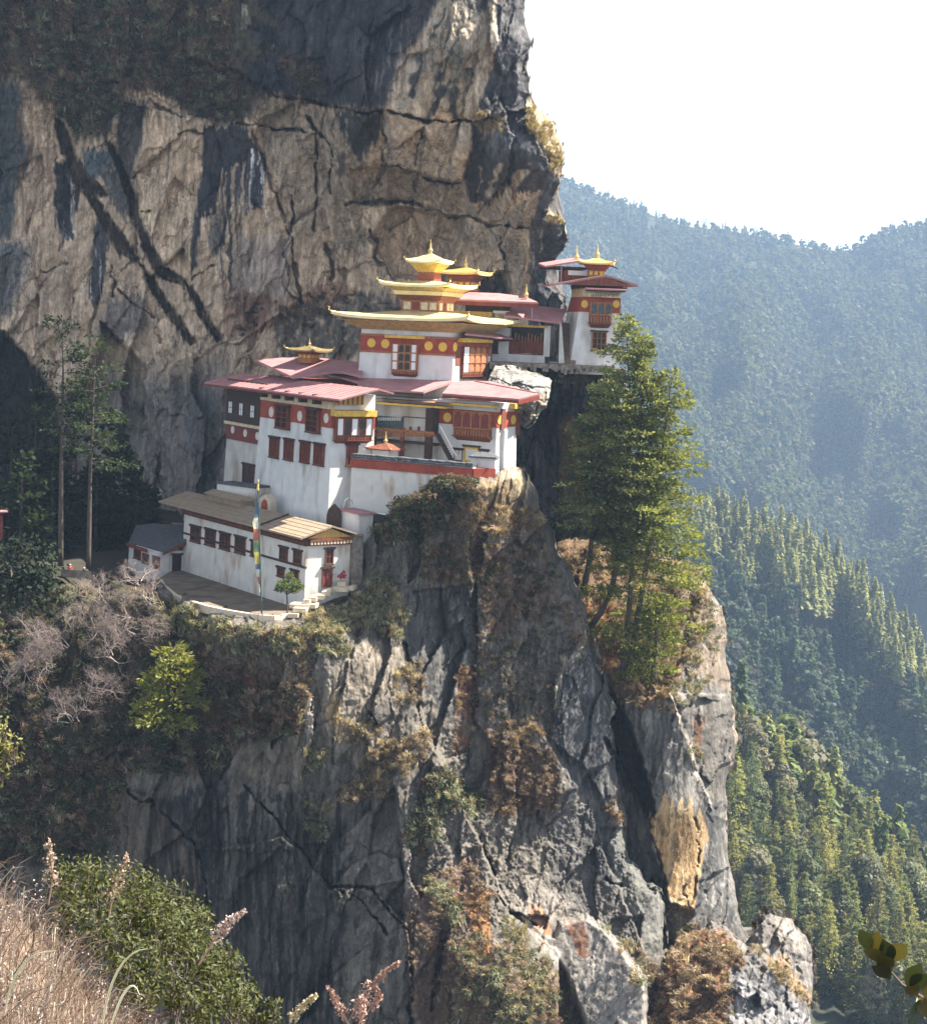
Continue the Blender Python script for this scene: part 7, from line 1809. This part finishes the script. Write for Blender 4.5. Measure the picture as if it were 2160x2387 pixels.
for sh_, K, x, y, kind, sc, where in SH:
    me = protos_sh[kind][int(r3.integers(3))]
    p, dd = sh_.at(*K(x, y))
    o_ = bpy.data.objects.new('shrub', me); C.objects.link(o_)
    o_.location = p + Vector((0, -.5, 0)); s_ = sc * 1.05; o_.scale = (s_ * r3.uniform(.9, 1.2), s_, s_ * r3.uniform(.8, 1.1)); o_.rotation_euler = (.35, r3.normal() * .1, r3.uniform(0, 6.28))
    tag(o_, shl[kind] + ' ' + where, 'shrub', 'shrubs on the crag')

# bright young conifer
t_ = pine('bright yellow green young conifer on the brown slope below the courtyard', L(R6, (735, 720), (745, 560), (755, 380)), 188.5, 4.6, .02, 55, 60, 95, (.15, .165, .05), None, name='young_conifer', ybias=.4, shape=.42, cw=.13, ch=.75, droop=.4, r0=.2)
# courtyard tree
t_ = thing('courtyard_tree', 'small bright green tree at the right end of the courtyard', 'tree', tuple(P(K5(1147, 1020), 192.5)))
MB().tube([P(K5(1147, 1025), 192.5), P(K5(1146, 930), 192.5), P(K5(1140, 870), 192.5), P(K5(1155, 800), 192.5)], [.11, .09, .07, .03], 6).build('trunk', M_bark, t_)
segs = []; P_ = []; D_ = []; cc = []
r = np.random.default_rng(15)
for x, y, rr in ((1110, 830, .75), (1160, 800, .8), (1205, 830, .75), (1140, 850, .7), (1090, 860, .5), (1190, 870, .6), (1235, 850, .45), (1160, 770, .5)):
    c0 = np.array(tuple(P(K5(x, y), 192.5 + r.normal() * .4))); u = unit(r.normal(size=(130, 3))); P_.append(c0 + u * rr * r.uniform(.3, 1, (130, 1)) * np.array([1, 1, .6])); D_.append(u + np.array([0, 0, .3])); cc.append(np.array((.11, .15, .045)) * r.uniform(.7, 1.3, (130, 1)))
    s0 = np.array(tuple(P(K5(1145, 900), 192.5))); segs.append((s0, c0, .05, .02))
v, f = twig_mesh(segs, 4); np_obj('boughs', v, f, M_bark, None, False, t_)
v, f = needle_cards(np.concatenate(P_), np.concatenate(D_), r, .09, .3, .6); np_obj('crown', v, f, M_needle, np.repeat(np.concatenate(cc), 4, 0), False, t_)
# bare sapling by the door
sp_ = P(K5(1452, 905), 194.8); segs = []
r = np.random.default_rng(25); a = np.array(tuple(sp_)); tp_ = np.array(tuple(P(K5(1460, 700), 194.8)))
segs.append((a, tp_, .06, .02))
for k in range(14):
    b0 = a + (tp_ - a) * r.uniform(.3, 1); segs.append((b0, b0 + unit(r.normal(size=3) + np.array([0, 0, .9])) * r.uniform(.4, 1.0), .025, .008))
v, f = twig_mesh(segs, 4); o_ = np_obj('sapling', v - a, f, M_twigd); o_.location = sp_; tag(o_, 'thin bare sapling in front of the red door', 'tree')

# ---------------------------------------------------------------- prayer flag pole
fp = thing('flag_pole', 'tall pole with a long vertical prayer flag and gilt bell top', 'flag pole', tuple(P(K5(971, 1028), 191.5)))
MB().tube([P(K5(971, 1030), 191.5), P(K5(957, 500), 191.5), P(K5(946, 185), 191.5)], [.10, .085, .06], 8).build('pole', mat('green_pole', (.05, .09, .07), .6, .15, 2), fp)
tpz = P(K5(945, 190), 191.5)
k_ = (P(K5(945, 110), 191.5).z - tpz.z)
MB().lathe(tpz, [(.02, 0), (.19, 0), (.16, .12 * k_), (.12, .35 * k_), (.11, .55 * k_), (.05, .62 * k_), (.08, .74 * k_), (.10, .82 * k_), (.05, .92 * k_), (.005, k_)], 12).build('finial', M_gold, fp, True)
edges_ = [(232, 948, 952), (300, 930, 955), (380, 918, 956), (405, 908, 957), (450, 916, 958), (530, 912, 960), (600, 914, 961), (680, 928, 963), (700, 926, 963), (760, 934, 965), (800, 942, 966), (830, 952, 966), (885, 958, 967)]
ex = np.array(edges_, float); ys = np.linspace(232, 885, 90); nxs = 7
V = []; cl = []
def fcol(y):
    for lim, c0 in ((378, (.10, .17, .33)), (452, (.66, .64, .60)), (532, (.42, .13, .10)), (612, (.14, .22, .16)), (690, (.45, .39, .13)), (730, (.11, .15, .30)), (775, (.62, .60, .58)), (832, (.42, .15, .12)), (999, (.62, .56, .46))):
        if y < lim: return c0
for i, y in enumerate(ys):
    a_ = np.interp(y, ex[:, 0], ex[:, 1]); b_ = np.interp(y, ex[:, 0], ex[:, 2])
    for j in range(nxs):
        t = j / (nxs - 1); p = P(K5(a_ + (b_ - a_) * t, y), 191.5 - .12 * math.sin(y / 38 + t * 3) * (1 - t) - .05 * math.sin(y / 13 + t))
        V.append(tuple(p)); cl.append(np.array(fcol(y)) * (1 + .12 * math.sin(y * 1.7)))
V = np.array(V); idx = np.arange(len(V)).reshape(90, nxs)
q = np.stack([idx[:-1, :-1], idx[1:, :-1], idx[1:, 1:], idx[:-1, 1:]], -1).reshape(-1, 4)
np_obj('flag', V, q, leaf_mat('flag_cloth', .3, .8), np.array(cl), True, fp)

# red bush flower heap near the steps, left edge hut, parapet and visitors
rb2 = bush('red_bush', 'small crimson flowering bush by the corner of the stone end wall', [(P((797 + dx, 1341 + dy), 197.5), .35) for dx, dy in ((0, 0), (6, 3), (3, -6), (-5, 3))], (.42, .06, .09), 90, 60, .16)
eh = thing('roadside_hut', 'red roofed hut cut by the left edge of the photo', 'hut', tuple(P((-40, 1210), 220)))
e0_, e1_, e2_ = P((-80, 1180), 224), P((3, 1180), 224), P((20, 1192), 218)
slab(eh, [P((-120, 1198), 218), e2_, P((2, 1178), 224), P((-120, 1172), 224)], .2, M_roofp)
MB().hexa([P((-120, 1260), 219), P((8, 1260), 219), P((4, 1255), 223), P((-120, 1255), 223)], [P((-120, 1200), 219), P((8, 1200), 219), P((4, 1196), 223), P((-120, 1196), 223)]).build('wall', M_red_d, eh)
pq_ = MB().hexa([P(K6(360, 1625), 210.5), P(K6(540, 1640), 210), P(K6(540, 1640), 210.8), P(K6(360, 1625), 211.2)], [P(K6(360, 1580), 210.5), P(K6(540, 1592), 210), P(K6(540, 1592), 210.8), P(K6(360, 1580), 211.2)])
tag(pq_.build('parapet_wall', M_stone), 'low dark parapet in front of two visitors under the left trees', 'wall')

def person(p, h, cloth, legs, skin, hat, label, yaw=0.0):
    """standing figure: one skinned body, clothing and hair as children"""
    def skin_mesh(name, nodes, edges_, mt, parent):
        me = bpy.data.meshes.new(name); me.from_pydata([tuple(Vector(n_[0]) * h) for n_ in nodes], edges_, [])
        ob = bpy.data.objects.new(name, me); C.objects.link(ob)
        md = ob.modifiers.new('skin', 'SKIN'); ob.modifiers.new('sub', 'SUBSURF').levels = 1
        for i, n_ in enumerate(nodes): me.skin_vertices[0].data[i].radius = (n_[1] * h, n_[1] * h)
        me.skin_vertices[0].data[0].use_root = True
        me.materials.append(mt); ob.parent = parent
        return ob
    t_ = thing('person', label, 'person', tuple(p)); t_.rotation_euler = (0, 0, yaw)
    N_ = [((0, 0, .52), .085), ((0, 0, .66), .075), ((0, 0, .80), .085), ((0, 0, .865), .035), ((0, -.01, .93), .058), ((0, -.005, .985), .035),
          ((.11, 0, .80), .04), ((.15, .0, .65), .028), ((.13, -.08, .53), .02), ((.12, -.13, .50), .02), ((-.11, 0, .80), .04), ((-.15, 0, .65), .028), ((-.13, -.08, .53), .02), ((-.12, -.13, .50), .02),
          ((.055, 0, .47), .06), ((.06, -.01, .27), .042), ((.06, .01, .05), .028), ((.06, -.07, .02), .022), ((-.055, 0, .47), .06), ((-.06, -.01, .27), .042), ((-.06, .01, .05), .028), ((-.06, -.07, .02), .022)]
    E_ = [(0, 1), (1, 2), (2, 3), (3, 4), (4, 5), (2, 6), (6, 7), (7, 8), (8, 9), (2, 10), (10, 11), (11, 12), (12, 13), (0, 14), (14, 15), (15, 16), (16, 17), (0, 18), (18, 19), (19, 20), (20, 21)]
    skin_mesh('body', N_, E_, skin, t_)
    skin_mesh('jacket', [((0, 0, .50), .11), ((0, 0, .66), .095), ((0, 0, .81), .095), ((.115, 0, .80), .055), ((.155, 0, .65), .042), ((.135, -.08, .54), .034), ((-.115, 0, .80), .055), ((-.155, 0, .65), .042), ((-.135, -.08, .54), .034)], [(0, 1), (1, 2), (2, 3), (3, 4), (4, 5), (2, 6), (6, 7), (7, 8)], cloth, t_)
    skin_mesh('trousers', [((0, 0, .50), .10), ((.058, 0, .46), .072), ((.062, -.01, .27), .056), ((.062, .01, .07), .042), ((-.058, 0, .46), .072), ((-.062, -.01, .27), .056), ((-.062, .01, .07), .042)], [(0, 1), (1, 2), (2, 3), (0, 4), (4, 5), (5, 6)], legs, t_)
    hm_ = MB().lathe((0, -.005 * h, .955 * h), [(.068 * h, -.03 * h), (.075 * h, 0), (.068 * h, .03 * h), (.04 * h, .055 * h), (.004, .062 * h)], 10).build('hat', hat, None, True)
    hm_.parent = t_
    return t_
M_skin = mat('skin', (.35, .20, .14), .6, .1, 5); M_cred = mat('red_cloth', (.50, .08, .06), .85, .15, 8); M_cdark = mat('dark_cloth', (.03, .03, .04), .85, .2, 8); M_cwhite = mat('white_cloth', (.66, .64, .62), .8, .08, 8)
zb_ = P((163, 1340), 212.5)
person(zb_ + Vector((0, 0, -.3)), 1.7, M_cred, M_cdark, M_skin, M_cwhite, 'person in a red jacket and white hat standing behind the low parapet', .3)
person(P((196, 1346), 212.3) + Vector((0, 0, -.3)), 1.62, M_cdark, M_cdark, M_skin, M_cwhite, 'person in dark clothing and a pale hat, right of the one in red', -.4)
# ================================================================== FOREGROUND SLOPE BY THE VIEWER
M_dry = leaf_mat('dry_grass', .22, .85, (1, 1, 1), (1.05, 1.0, .9))
M_leafg = leaf_mat('glossy_leaves', .28, .5)
M_fslope = mat('dry_slope', (.20, .145, .10), .95, .35, 3.0, bump=.6, bscale=6)
sx = np.linspace(-420, 820, 56); 
def f_top(x): return np.interp(x, [-400, 0, 90, 180, 300, 420, 560, 700, 830], [2040, 2120, 2180, 2300, 2420, 2530, 2620, 2700, 2780])
def f_dep(x, v): return 13.5 - 8.5 * v + .0012 * (x - 200)
vv = np.linspace(0, 1, 30)
PXg, Vg = np.meshgrid(sx, vv); T_ = f_top(PXg); PYg = T_ + (2900 - T_) * Vg; Dg = f_dep(PXg, Vg) + .25 * fbm(PXg / 120, Vg * 6, 0, 3, 5)
W = Pn(PXg, PYg, Dg)
back = W[0].copy(); back[:, 1] += 3.0; back[:, 2] -= 4.0
W = np.concatenate([back[None], W]); nr, nc = W.shape[:2]; idx = np.arange(nr * nc).reshape(nr, nc)
q = np.stack([idx[:-1, :-1], idx[1:, :-1], idx[1:, 1:], idx[:-1, 1:]], -1).reshape(-1, 4)
tag(np_obj('slope', W.reshape(-1, 3), q, M_fslope, None, True), 'dry grassy slope in front of the viewer', None, None, 'structure')
r6 = np.random.default_rng(66)
def blades(n, px, v, hmin, hmax, wid, cols, lean=(.3, 0), curl=.5, r=r6):
    """arching two-segment stalks rooted on the slope"""
    T_ = f_top(px); py = T_ + (2900 - T_) * v; b = Pn(px, py, f_dep(px, v))
    L_ = r.uniform(hmin, hmax, n); a = r.uniform(0, 6.28, n)
    d = np.stack([np.cos(a), np.sin(a), np.zeros(n)], 1) * r.uniform(.1, 1.0, (n, 1)) * .6 + np.array([lean[0], lean[1], 0])
    m1 = b + d * L_[:, None] * .28 + np.array([0, 0, 1]) * L_[:, None] * .42
    m2 = b + d * L_[:, None] * .62 + np.array([0, 0, 1]) * L_[:, None] * .68
    e = b + d * L_[:, None] * 1.0 + np.array([0, 0, 1]) * L_[:, None] * (.82 - curl * r.uniform(0, .6, n)[:, None])
    s_ = unit(np.cross(d + 1e-4, np.array([0.1, 1.0, .2]))) * (wid * r.uniform(.6, 1.4, n))[:, None]
    V = np.stack([b - s_, b + s_, m1 - s_, m1 + s_, m2 - s_ * .7, m2 + s_ * .7, e, e + s_ * .2], 1)
    F = np.array([[0, 1, 3, 2], [2, 3, 5, 4], [4, 5, 7, 6]])
    c_ = np.array(cols)[r.integers(len(cols), size=n)] * r.uniform(.7, 1.3, (n, 1))
    return V.reshape(-1, 3), (F[None] + (np.arange(n) * 8)[:, None, None]).reshape(-1, 4), np.repeat(c_, 8, 0)
n = 6500
px = r6.uniform(-260, 600, n); vq = r6.uniform(0, .62, n) ** 1.0
g1 = blades(n, px, vq, .15, .55, .0045, ((.38, .32, .255), (.30, .24, .195), (.44, .38, .30), (.21, .15, .125), (.47, .42, .34), (.15, .115, .095)), (.1, -.1), .7)
n = 1600
g2 = blades(n, r6.uniform(-260, 640, n), r6.uniform(.0, .7, n), .35, .75, .0028, ((.38, .31, .255), (.30, .19, .15), (.44, .37, .29)), (.25, -.05), .5)
# seed fluff: tiny clumps on the stalk heads
def fluff(n, px, v, h, col, sz):
    T_ = f_top(px); py = T_ + (2900 - T_) * v; b = Pn(px, py, f_dep(px, v)) + np.stack([r6.normal(size=n) * .08, r6.normal(size=n) * .08, h], 1)
    k = 9; c = np.repeat(b, k, 0) + r6.normal(size=(n * k, 3)) * np.array([.022, .022, .045])
    s_ = sz * r6.uniform(.5, 1.4, n * k)
    vv_, ff = cards(c, unit(r6.normal(size=(n * k, 3))), unit(r6.normal(size=(n * k, 3))), s_, s_ * 1.4, r6)
    return vv_, ff, np.repeat(np.array(col)[r6.integers(len(col), size=n * k)] * r6.uniform(.7, 1.2, (n * k, 1)), 4, 0)
n = 500
g3 = fluff(n, r6.uniform(-200, 560, n), r6.uniform(0, .6, n), r6.uniform(.2, .5, n), ((.40, .31, .28), (.33, .24, .215), (.45, .37, .31), (.34, .19, .16)), .012)
n = 900
g4 = blades(n, r6.uniform(-260, 560, n), r6.uniform(0, .6, n), .3, .7, .0065, ((.40, .36, .33), (.16, .115, .10), (.30, .24, .20), (.10, .07, .06)), (.15, -.1), .2)
v, f, c_ = join(g1, g2, g3, g4)
tag(np_obj('dry_grass', v, f, M_dry, c_), 'pinkish dry grass on the near slope', None, None, 'stuff')

def leafy(name, label, cl, col, seed, per, size, d_jit, cat='bush', group=None, edge=(.17, .19, .05)):
    """bush of single leaves: cl = [(px, py, radius in px, depth)]"""
    r = np.random.default_rng(seed); cs = []; ns = []; cc = []; tw = []
    c0 = P(cl[0][:2], cl[0][3])
    t_ = thing(name, label, cat, tuple(c0), group)
    for x, y, rp, d in cl:
        c = np.array(tuple(P((x, y), d))); rr = rp / FPX * d
        k = max(12, int(per * (rp / 60) ** 2))
        u = unit(r.normal(size=(k, 3)));  u[:, 1] *= .8
        p = c + u * rr * r.uniform(.35, 1.08, (k, 1)); cs.append(p)
        ns.append(unit(u * .5 + np.array([.15, -.35, .55]) + r.normal(size=(k, 3)) * .55))
        q_ = r.uniform(0, 1, (k, 1)); cc.append((np.array(col) * (1 - q_) + np.array(edge) * q_) * r.uniform(.6, 1.3, (k, 1)))
        st_ = c - np.array([0, 0, rr * 1.2])
        for w_ in range(10): tw.append((st_ + r.normal(size=3) * rr * .2, c + unit(r.normal(size=3)) * rr * .9, .006, .002))
    cs = np.concatenate(cs); ns = np.concatenate(ns); cc = np.concatenate(cc); m = len(cs)
    up = unit(r.normal(size=cs.shape)); a = unit(np.cross(ns, up)); b = np.cross(a, ns)
    s_ = (size * r.uniform(.65, 1.3, m))[:, None]
    # leaf: pointed oval folded along the midrib (two quads)
    tip = cs + b * s_; base = cs - b * s_; fold = ns * s_ * .16
    l1 = cs - a * s_ * .42 + b * s_ * .15 + fold; l2 = cs + a * s_ * .42 + b * s_ * .15 + fold
    V = np.stack([base, l2, tip, l1, base * .5 + tip * .5], 1)
    F = np.array([[0, 1, 2, 4], [0, 4, 2, 3]])
    np_obj('foliage', V.reshape(-1, 3), (F[None] + (np.arange(m) * 5)[:, None, None]).reshape(-1, 4), M_leafg, np.repeat(cc, 5, 0), False, t_)
    v, f = twig_mesh(tw, 4); np_obj('branches', v, f, M_twigd, None, False, t_)
    return t_
def Rc(x, y, rp, d): 
    p = R6(x, y); return (p[0], p[1], rp / 1.855, d)
leafy('leafy_bush', 'glossy green leafy bush on the near slope at lower left', [Rc(*a) for a in ((340, 1400, 120, 14.2), (260, 1370, 80, 14.4), (440, 1390, 110, 14.4), (540, 1430, 120, 14.3), (620, 1400, 80, 14.6), (640, 1500, 130, 14.0), (740, 1490, 110, 14.4), (800, 1560, 120, 14.2), (700, 1600, 140, 13.7), (850, 1650, 110, 14.2), (560, 1560, 120, 13.8), (820, 1740, 130, 13.7), (920, 1720, 100, 14.2), (980, 1800, 100, 14.2), (900, 1850, 130, 13.6), (1040, 1870, 90, 14.2), (1000, 1940, 120, 13.6), (1100, 1960, 90, 14.0), (760, 1660, 120, 13.4), (860, 1960, 120, 13.2), (1180, 2000, 60, 14.0), (300, 1570, 90, 13.4), (420, 1620, 110, 13.2), (520, 1690, 110, 13.0), (620, 1720, 90, 13.0), (660, 1810, 110, 12.9), (750, 1880, 100, 12.9), (620, 1900, 90, 12.7), (530, 1800, 90, 12.7), (380, 1350, 50, 14.6), (680, 1440, 50, 14.8), (880, 1560, 55, 14.6), (1010, 1730, 50, 14.6), (300, 1470, 90, 13.8), (450, 1500, 110, 13.6), (1190, 1935, 40, 14.0))], (.032, .045, .010), 9, 300, .024, .3, edge=(.11, .115, .03))
leafy('leafy_bush', 'small bright leafy bush cut by the left edge', [Rc(*a) for a in ((-20, 760, 80, 16), (40, 790, 60, 16), (-10, 860, 80, 16), (60, 840, 45, 16), (-30, 940, 70, 16))], (.12, .125, .03), 10, 170, .03, .3, edge=(.24, .22, .07))

# plumes and grass blades that stand out singly
def plume(name, label, path, d, seed, sz, col, n=150, wid=.03):
    r = np.random.default_rng(seed); pts = [P(p, d) for p in path]
    pa = np.array([tuple(p) for p in pts]); t_ = thing(name, label, 'grass plume', tuple(pts[0]), 'dry plumes on the near slope')
    MB().tube(pts, [.004] * (len(pts) - 1) + [.002], 5).build('stalk', M_dry_s, t_)
    k = r.uniform(.35, 1, n); tt = k * (len(pa) - 1); i = np.minimum(tt.astype(int), len(pa) - 2); fr = (tt - i)[:, None]
    c = pa[i] * (1 - fr) + pa[i + 1] * fr + r.normal(size=(n, 3)) * wid * (1.3 - k[:, None])
    s_ = sz * r.uniform(.6, 1.4, n)
    v, f = cards(c, unit(r.normal(size=(n, 3))), unit(r.normal(size=(n, 3))), s_, s_ * 1.5, r)
    np_obj('seed_head', v, f, M_dry, np.repeat(np.array(col) * r.uniform(.65, 1.25, (n, 1)), 4, 0), False, t_)
    return t_
M_dry_s = mat('dry_stalk', (.34, .22, .16), .9, .2, 20)
plume('grass_plume', 'pinkish feathery plume arching over the edge of the leafy bush', L(R6, (860, 1760), (930, 1650), (985, 1580), (1060, 1525)), 7.5, 1, .010, (.50, .38, .33), 260, .020)
pl_ = plume('seed_plume', 'large branching brownish seed plume at the bottom centre', L(R7, (330, 2100), (400, 1960), (470, 1850), (585, 1760)), 6.5, 2, .010, (.34, .22, .18), 240, .016)
plume('seed_plume', 'short brownish side plume beside the large one at the bottom', L(R7, (400, 2060), (345, 1960), (290, 1860)), 6.5, 3, .010, (.34, .22, .18), 160, .014)
plume('seed_plume', 'drooping brownish plume right of the large one at the bottom', L(R7, (420, 2010), (460, 1960), (505, 1900), (480, 1850)), 6.6, 4, .010, (.34, .22, .18), 130, .012)
plume('seed_plume', 'lowest brownish plume at the bottom edge', L(R7, (400, 2090), (420, 2020), (440, 1950), (430, 1900)), 6.4, 5, .010, (.34, .22, .18), 150, .016)
plume('grass_plume', 'tan feathery plume among the bush leaves at left', L(R6, (210, 1500), (230, 1380), (215, 1230)), 9.0, 6, .012, (.42, .32, .24), 220, .030)
plume('grass_plume', 'tan plume in front of the bush near its top', L(R6, (470, 1560), (500, 1420), (550, 1290)), 9.0, 7, .012, (.40, .30, .21), 200, .028)
def broad_blade(label, path, d, w, col):  # one broad dry grass blade as its own object
    pts = [np.array(tuple(P(p, d))) for p in path]; m = len(pts); V = []; 
    for i, p in enumerate(pts):
        t = i / (m - 1); k = w * math.sin(math.pi * min(.97, .15 + .85 * t)) 
        dv = pts[min(i + 1, m - 1)] - pts[max(i - 1, 0)]; s_ = np.cross(dv, [0, 1., 0]); s_ = s_ / np.linalg.norm(s_) * k
        V += [p - s_ * .8, p - np.array([0, .004, 0]), p + s_]
    F = [(i * 3 + j, i * 3 + j + 1, i * 3 + j + 4, i * 3 + j + 3) for i in range(m - 1) for j in range(2)]
    o_ = np_obj('dry_blade', np.array(V) - pts[0], np.array(F), M_dry, np.tile(np.array(col), (len(V), 1)), True); o_.location = Vector(pts[0])
    return tag(o_, label, 'grass blade', 'broad dry blades on the near slope')
def arc(a, b, c, n=9):
    a, b, c = map(np.array, (a, b, c)); return [tuple((1 - t) ** 2 * a + 2 * t * (1 - t) * b + t * t * c) for t in np.linspace(0, 1, n)]
plume('grass_plume', 'pale yellow feathery plume leaning right at the bottom edge', L(R6, (1225, 2070), (1260, 2000), (1310, 1940), (1370, 1890)), 6.0, 8, .008, (.44, .37, .22), 330, .011)
broad_blade('pale arching dry blade in front of the leafy bush', arc(R6(440, 2060), R6(480, 1700), R6(640, 1690)), 6.5, .006, (.50, .50, .34))
broad_blade('pale arching dry blade at the far left of the slope', arc(R6(20, 1980), R6(60, 1690), R6(245, 1700)), 6.5, .006, (.48, .48, .34))
broad_blade('pale curled dry blade below the arching one', arc(R6(470, 2060), R6(560, 1760), R6(605, 1890)), 6.2, .006, (.50, .50, .34))

M_leafd = leaf_mat('olive_leaves', .10, .4)
# leafy twig poking in at the lower right
tg = thing('leafy_twig', 'twig with large olive leaves poking in at the lower right edge', 'twig', tuple(P(R5(1100, 2000), 4.2)))
pth = [P(R5(1130, 2010), 4.2), P(R5(1034, 1930), 4.2), P(R5(940, 1870), 4.2), P(R5(880, 1800), 4.2), P(R5(820, 1740), 4.2)]
MB().tube(pth, [.006, .005, .004, .003, .002], 6).build('stem', M_twigd, tg)
def bigleaf(x0, y0, x1, y1, w, col, fold):
    a = np.array(tuple(P(R5(x0, y0), 4.2))); b = np.array(tuple(P(R5(x1, y1), 4.15))); ax = b - a; s_ = np.cross(ax, [0, 1., .1]); s_ /= np.linalg.norm(s_); k = np.linalg.norm(ax); V = []; m = 10
    for i in range(m + 1):
        t = i / m; ww = w * .72 * k * (math.sin(math.pi * t ** .85) ** 1.25) + .0003; p = a + ax * t + np.array([0, 0, -.12 * k * (t - .5) ** 2])
        V += [p - s_ * ww + np.array([0, -fold * ww, fold * ww * .4]), p, p + s_ * ww + np.array([0, -fold * ww * .6, fold * ww])]
    F = [(i * 3 + j, i * 3 + j + 1, i * 3 + j + 4, i * 3 + j + 3) for i in range(m) for j in range(2)]
    np_obj('leaf', np.array(V), np.array(F), M_leafd, np.tile(np.array(col) * .8, (len(V), 1)), True, tg)
for a in ((830, 1750, 785, 1665, .30, (.06, .075, .03), .4), (860, 1790, 800, 1740, .32, (.14, .11, .035), .7), (850, 1770, 850, 1670, .28, (.17, .14, .05), .5), (900, 1830, 850, 1760, .34, (.12, .10, .03), .5), (890, 1790, 960, 1720, .34, (.16, .13, .045), .7), (900, 1800, 870, 1700, .28, (.05, .06, .03), .3),
          (960, 1880, 1010, 1790, .32, (.07, .085, .04), .4), (970, 1890, 1040, 1830, .34, (.06, .075, .035), .4), (1000, 1910, 950, 1880, .34, (.13, .10, .035), .4), (1000, 1910, 1030, 2000, .34, (.12, .09, .035), .5), (900, 1850, 830, 1800, .3, (.06, .06, .03), .4), (1030, 1930, 960, 1990, .3, (.05, .065, .03), .4), (1010, 1960, 960, 2030, .3, (.05, .07, .03), .4), (1040, 1950, 1060, 1840, .3, (.14, .11, .04), .4)):
    bigleaf(*a)
# ================================================================== THE AIR
hz = MB()
hz.hexa([(-3000, -240, -721), (4500, -240, -721), (4500, 9100, -721), (-3000, 9100, -721)], [(-3000, -240, 480), (4500, -240, 480), (4500, 9100, 480), (-3000, 9100, 480)])
hm = bpy.data.materials.new('haze'); hm.use_nodes = True
hn = hm.node_tree.nodes; hn.remove(hn['Principled BSDF'])
pv = hn.new('ShaderNodeVolumePrincipled')
pv.inputs['Color'].default_value = (.42, .60, .86, 1)
pv.inputs['Density'].default_value = .000112
pv.inputs['Anisotropy'].default_value = 0.2
hm.node_tree.links.new(pv.outputs[0], hn['Material Output'].inputs['Volume'])
tag(hz.build('haze', hm), 'pale blue haze filling the valley', None, None, 'stuff')
